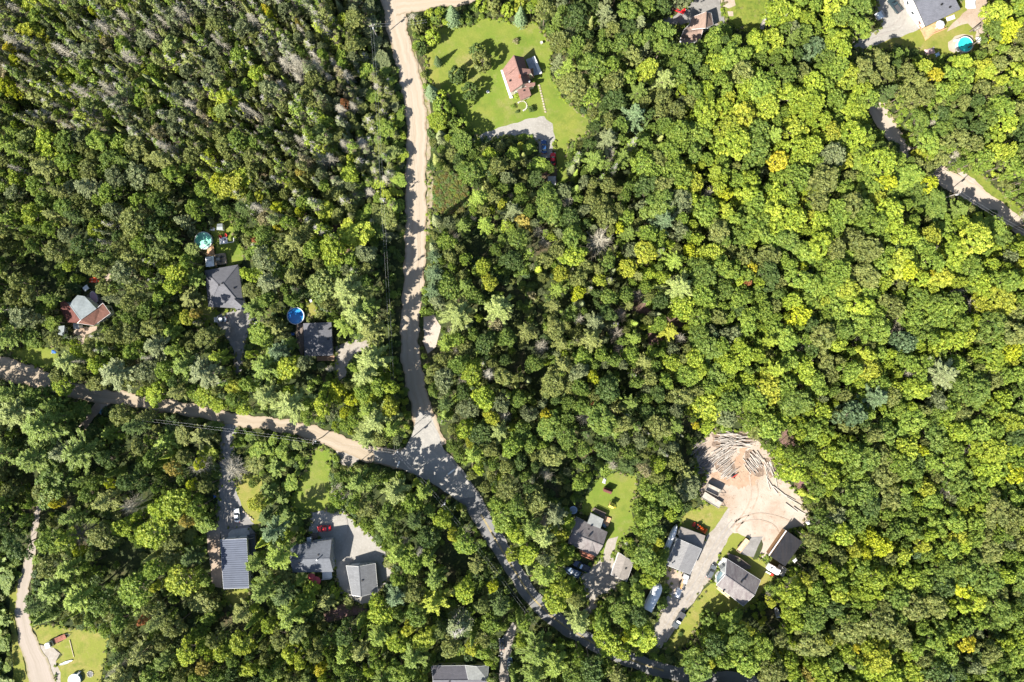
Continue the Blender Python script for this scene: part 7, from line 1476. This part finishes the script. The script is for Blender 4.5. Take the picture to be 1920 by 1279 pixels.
def low(x, y):
    """Where the photo's shadows say the growth is low."""
    if 610 < x < 775 and y < 445: return .42 if x > 665 else .7
    if 300 < x < 450 and 770 < y < 850: return .5
    if 130 < x < 215 and 770 < y < 830: return .45
    if 1560 < x < 1770 and 190 < y < 380: return .72
    if 1740 < x < 1900 and 340 < y < 470: return .6
    if 770 < x < 860 and 860 < y < 960: return .8
    if x < 62 and y > 1060: return .22
    if x < 130 and y > 1280: return .22
    if 455 < x < 580 and 815 < y < 1000: return .4
    return 1.0
for ps, (sc, tries, tol) in enumerate(((1.0, 9000, 1), (.82, 12000, 1), (.62, 15000, 0), (.45, 16000, 0))):
    for _ in range(tries):
        x = rt.uniform(-M_MARG, 1920 + M_MARG); y = rt.uniform(-M_MARG, 1279 + M_MARG); z = zone(x, y)
        kd = pick([(k[0], k[1]) for k in z[1]]); k = [q for q in z[1] if q[0] == kd][0]; rad = rt.uniform(k[2], k[3]) * sc
        if sc < .8 and kd in ('dead', 'bare') and rt.random() < .6: kd = z[1][0][0]
        if sc < .6 and kd == 'pine': kd = 'broadleaf'
        if kd == 'dead' and not (x + y * 1.1 < 430 or (450 < x < 660 and y < 330) or rt.random() < .2): kd = 'broadleaf'
        sp = SPARSE_F if hit(SPARM, x, y) else 1.0
        if near(x, y, rad, z[3] * sp * (1 if ps < 2 else 1.04)): continue
        if covers(x, y, rad, tol) or in_gap(x, y, rad): continue
        hs = {'broadleaf': .72 + .3 * min(1, rad / 22), 'pine': .85 + .2 * min(1, rad / 28)}.get(kd, rt.uniform(.8, 1.12)) * rt.uniform(.92, 1.08)
        hs *= low(x, y)
        if rt.random() < .9: hs = shadow_height(x, y, kd, hs)
        if sc < .6: hs *= .75
        if not foot_free(x, y, kd, rad, hs): continue
        plant(x, y, rad, kd, pickc(z[2], x, y) if kd not in ('dead', 'bare') else 'grey', hs)
# shrubs close up to the clearings
nb = 0
for _ in range(40000):
    if nb > 420: break
    x = rt.uniform(-20, 1940); y = rt.uniform(-20, 1300); rad = rt.uniform(4.5, 9)
    if near(x, y, rad, .8) or covers(x, y, rad, 1): continue
    edge = any(hit(MASK, x + 26 * math.cos(a), y + 26 * math.sin(a)) for a in (0, .8, 1.6, 2.4, 3.2, 4.0, 4.8, 5.6))
    if not edge and rt.random() < .93: continue
    plant(x, y, rad, 'bush', pickc(zone(x, y)[2], x, y), rt.uniform(1.0, 1.9)); nb += 1

# ---- stand them up
def place(t, i):
    x, y, rad, kind, col, hs, fx = t; pr = PROTO[kind]; j = (int(x * 7 + y * 13) + i) % len(pr); h = pr[j][3]
    if kind == 'bare' and col in ('brown', 'tan'): j = 1
    elif kind == 'bare': j = 0
    zc = HT[kind] * h * hs; k = 1 - zc / H; m = rad * S * k; s = m / RAD[kind]
    p = W(x, y, zc); zs = hs
    if kind == 'bush': zs = s * hs
    return j, Vector((p.x, p.y, 0)), (s, s, zs), (i * 2.399) % 6.283
KN = {'broadleaf': ('broadleaf_tree', 'broadleaf tree', 'broadleaf tree'), 'pine': ('pine_tree', 'pine', 'pine tree'), 'spruce': ('spruce_tree', 'spruce', 'spruce'), 'slender': ('slender_tree', 'slender tree', 'slender wispy tree'), 'dead': ('dead_tree', 'dead tree', 'dead tree'), 'bare': ('bare_tree', 'bare tree', 'leafless tree'), 'bush': ('shrub', 'shrub', 'shrub'), 'round': ('garden_tree', 'garden tree', 'round garden tree')}
LM = [('red-brown farmhouse roof', 970, 145), ('tan house roof', 1300, 55), ('turquoise pool', 1805, 87), ('steel-roofed house', 155, 590), ('green pool', 384, 452), ('grey hip roof', 420, 540), ('blue pool', 556, 592), ('long steel building', 440, 1060), ('pale concrete yard', 660, 1030), ('two storey house', 585, 1045), ('road junction', 790, 860), ('log yard', 1400, 880),
      ('black workshop roof', 1475, 1030), ('big wrapped boat', 1224, 1116), ('navy boat', 1072, 1070), ('long weathered house', 1385, 1092), ('gravel turnaround', 70, 1225), ('trimmed grey house', 862, 1265), ('top road fork', 760, 15), ('dark reed patch', 845, 362), ('sandy side track', 165, 780), ('bare roadside pad', 808, 628), ('paved road clearing', 1790, 335), ('top gravel yard', 1660, 60),
      ('top edge corner of the swamp', 0, 0), ('frame corner by the paved road', 1920, 430), ('bottom corner of the maple forest', 1920, 1279), ('grass verge of the bottom track', 20, 1200), ('farmhouse drive', 960, 240), ('small red shed', 1140, 920), ('stop line at the junction', 846, 885), ('western end of the lane', 10, 690), ('halfway pole', 717, 373), ('head of the gravel road', 715, -5), ('brown clearing among the trees', 1265, 603), ('black gap in the forest', 1560, 780), ('eastern frame edge', 1920, 800), ('bare soil by the maples', 1490, 880), ('bottom frame edge', 1500, 1279), ('middle of the left woods', 250, 330)]
LM = [l for l in LM if 'left' not in l[0] and 'frame' not in l[0] and 'corner' not in l[0] and 'black gap' not in l[0]]
ORD = 'first second third fourth fifth sixth seventh eighth ninth tenth eleventh twelfth thirteenth fourteenth fifteenth sixteenth seventeenth eighteenth nineteenth twentieth'.split()
TEN = {2: 'twenty', 3: 'thirty', 4: 'forty', 5: 'fifty', 6: 'sixty', 7: 'seventy', 8: 'eighty', 9: 'ninety'}
def ordinal(n):
    if n <= 20: return ORD[n - 1]
    if n > 99: return 'hundred and ' + ordinal(n - 100) if n > 100 else 'hundredth'
    t, u = divmod(n, 10); return TEN[t] + '-' + ORD[u - 1] if u else TEN[t][:-1] + 'ieth'
OCT = ['east', 'north-east', 'north', 'north-west', 'west', 'south-west', 'south', 'south-east']
keys = {}
for i, t in enumerate(trees):
    x, y, kind, col = t[0], t[1], t[3], t[4]; best = min(LM, key=lambda l: (l[1] - x) ** 2 + (l[2] - y) ** 2)
    o = OCT[int(((math.degrees(math.atan2(best[2] - y, x - best[1])) + 22.5) % 360) // 45)]
    keys.setdefault((kind, col, best[0], o), []).append((math.hypot(best[1] - x, best[2] - y), i))
LAB = {}
for (kind, col, l, o), v in keys.items():
    v.sort()
    for n_, (d, i) in enumerate(v):
        c_ = {'grey': 'grey', 'brown': 'brown'}.get(col, col)
        if len(v) == 1: LAB[i] = f"{c_} {KN[kind][2]}, the only one of its colour directly {o} of the {l}"
        else: LAB[i] = f"{c_} {KN[kind][2]}, {ordinal(n_ + 1)} of its colour going {o} from the {l}"
        if len(LAB[i].split()) > 16: LAB[i] = LAB[i].replace('the only one of its colour directly', 'alone in its colour').replace('of its colour going', 'such')
        if len(LAB[i].split()) > 16: LAB[i] = LAB[i].replace('slender wispy', 'slender').replace('the pale concrete', 'pale concrete').replace(' the ', ' ')
inview = [i for i, t in enumerate(trees) if -t[2] * .3 < t[0] < 1920 + t[2] * .3 and -t[2] * .3 < t[1] < 1279 + t[2] * .3]
CAP = {'broadleaf': 300, 'pine': 260, 'spruce': 200, 'slender': 290, 'dead': 280, 'bare': 200, 'bush': 280, 'round': 100}
own = set()
for kind in KN:
    ii = sorted([i for i in inview if trees[i][3] == kind], key=lambda i: -(trees[i][2] + (100 if trees[i][6] else 0)))
    own |= set(ii[:CAP[kind]])
print('TREES', len(trees), {k: (sum(1 for t in trees if t[3] == k), sum(1 for i in own if trees[i][3] == k)) for k in KN})
for i in sorted(own):
    t = trees[i]; j, p, sc, rz = place(t, i); mc, mt, mj, h = PROTO[t[3]][j]; kn = KN[t[3]]
    root = bpy.data.objects.new(kn[0], None); C.objects.link(root); root.location = p; root.scale = sc; root.rotation_euler = (0, 0, rz)
    root['label'] = LAB[i]; root['category'] = kn[1]; root['group'] = {'bush': 'shrubs along the clearings'}.get(t[3], kn[0].replace('_', ' ') + 's of the surrounding forest')
    v = (math.sin(i * 12.9898) * 43758.5453) % 1.0; tint = [c_ * (.86 + .28 * v) for c_ in PAL.get(t[4], (.4, .4, .4))]
    a = bpy.data.objects.new('crown' if t[3] not in ('dead', 'bare') else 'branches', mc); a['tint'] = tint; b = bpy.data.objects.new('trunk' if t[3] != 'bush' else 'stems', mt)
    for q in (a, b): C.objects.link(q); q.parent = root

# ---- the rest of each kind as one mass apiece, spread with geometry nodes over points
lib = bpy.data.collections.new('tree_kinds')
order = {}
def libobj(me):
    o = bpy.data.objects.new('k%03d' % len(lib.objects), me); lib.objects.link(o); order[me.name] = len(lib.objects) - 1
for kind in ('broadleaf', 'pine', 'spruce', 'slender', 'dead', 'bare', 'bush', 'round'):
    for q in PROTO[kind]: libobj(q[2])
def scatter(name, label, rows):
    """rows: (location, rotation z, scale, tint, mesh)"""
    n = len(rows); me = bpy.data.meshes.new(name); me.from_pydata([tuple(r[0]) for r in rows], [], [])
    for an, ty, f in (('rot', 'FLOAT_VECTOR', lambda r: (0, 0, r[1])), ('scl', 'FLOAT_VECTOR', lambda r: r[2]), ('tint', 'FLOAT_VECTOR', lambda r: r[3])):
        a = me.attributes.new(an, ty, 'POINT'); a.data.foreach_set('vector', np.array([f(r) for r in rows], np.float32).ravel())
    a = me.attributes.new('idx', 'INT', 'POINT'); a.data.foreach_set('value', np.array([order[r[4].name] for r in rows], np.int32))
    o = bpy.data.objects.new(name, me); C.objects.link(o); o['kind'] = 'stuff'; o['label'] = label; o['category'] = 'forest' if 'forest' in name or 'tree' in name else 'undergrowth'
    ng = bpy.data.node_groups.new(name, 'GeometryNodeTree'); ng.interface.new_socket('Geometry', in_out='INPUT', socket_type='NodeSocketGeometry'); ng.interface.new_socket('Geometry', in_out='OUTPUT', socket_type='NodeSocketGeometry')
    gi, go_ = ng.nodes.new('NodeGroupInput'), ng.nodes.new('NodeGroupOutput'); ins = ng.nodes.new('GeometryNodeInstanceOnPoints'); ci_ = ng.nodes.new('GeometryNodeCollectionInfo')
    ci_.inputs['Collection'].default_value = lib; ci_.inputs['Separate Children'].default_value = True; ci_.inputs['Reset Children'].default_value = True
    def na(nm, ty):
        q = ng.nodes.new('GeometryNodeInputNamedAttribute'); q.data_type = ty; q.inputs['Name'].default_value = nm; return q.outputs['Attribute']
    ng.links.new(gi.outputs[0], ins.inputs['Points']); ng.links.new(ci_.outputs[0], ins.inputs['Instance']); ins.inputs['Pick Instance'].default_value = True
    ng.links.new(na('idx', 'INT'), ins.inputs['Instance Index']); ng.links.new(na('rot', 'FLOAT_VECTOR'), ins.inputs['Rotation']); ng.links.new(na('scl', 'FLOAT_VECTOR'), ins.inputs['Scale']); ng.links.new(ins.outputs[0], go_.inputs[0])
    md = o.modifiers.new('spread', 'NODES'); md.node_group = ng; return o
def rows_for(kinds):
    out = []
    for i, t in enumerate(trees):
        if i in own or t[3] not in kinds: continue
        j, p, sc, rz = place(t, i); v = (math.sin(i * 12.9898) * 43758.5453) % 1.0; out.append((p, rz, sc, tuple(c_ * (.86 + .28 * v) for c_ in PAL.get(t[4], (.4, .4, .4))), PROTO[t[3]][j][2]))
    return out
rows = rows_for(('broadleaf', 'pine', 'spruce', 'bare'))
if rows: scatter('broadleaf_forest', 'dense green canopy of smaller trees closing the forest between the larger crowns', rows)
rows = rows_for(('slender', 'dead'))
if rows: scatter('swamp_trees', 'wispy thin trees crowding the upper woods among the dead grey ones', rows)
# ragged weeds where grass meets growth or gravel
def fringe(out, r_):
    for P_ in SUNNY:
        n = len(P_)
        for i in range(n):
            a, b = P_[i], P_[(i + 1) % n]; L = math.hypot(b[0] - a[0], b[1] - a[1])
            for _ in range(int(L * .45)):
                t = r_.random(); x = a[0] + (b[0] - a[0]) * t + r_.gauss(0, 2.6); y = a[1] + (b[1] - a[1]) * t + r_.gauss(0, 2.6)
                if not (0 < x < 1920 and 0 < y < 1279) or hit(ROOFM, x, y) or all(hit(MASK, x + dx, y + dy) for dx, dy in ((8, 0), (-8, 0), (0, 8), (0, -8))): continue
                s = r_.uniform(.18, .5); out.append((W(x, y, .08), r_.uniform(0, 6.28), (s, s, s * r_.uniform(.5, 1.2)), PAL[r_.choice(['olive green', 'mid green', 'fresh green', 'lime green', 'tan'])], r_.choice(PROTO['bush'])[2]))
# undergrowth on the whole forest floor
rows = rows_for(('bush',)); ru = random.Random(9)
for _ in range(1500):
    x, y = ru.uniform(814, 884), ru.uniform(326, 404)
    if inside(x, y, [(820, 330), (850, 325), (872, 345), (882, 372), (868, 395), (842, 402), (818, 396), (812, 362)]):
        s = ru.uniform(.35, .7); rows.append((W(x, y, .1), ru.uniform(0, 6.28), (s, s, s * 1.3), tuple(c_ * ru.uniform(.6, 1.1) for c_ in PAL['olive green']), ru.choice(PROTO['bush'])[2]))
for _ in range(15000):
    X_, Y_ = ru.uniform(-190, 190), ru.uniform(-132, 132); x, y = 960 + X_ / S, 640 - Y_ / S
    if hit(MASK, x, y) or hit(MASK, x + 5, y) or hit(MASK, x - 5, y) or hit(MASK, x, y + 5) or hit(MASK, x, y - 5): continue
    s = ru.uniform(.7, 1.7); zz = zone(x, y)
    if math.sin(x * .043) + math.sin(y * .051 + 1) + math.sin((x + y) * .029) < -1.1: continue
    t_ = PAL[ru.choice(['dark green', 'mid green', 'olive green', 'deep green', 'fresh green'])]; rows.append((Vector((X_, Y_, 0)), ru.uniform(0, 6.28), (s, s, s * ru.uniform(.5, 1.1)), t_, ru.choice(PROTO['bush'])[2]))
fringe(rows, random.Random(12))
scatter('undergrowth', 'low bushes and saplings covering the forest floor', rows)
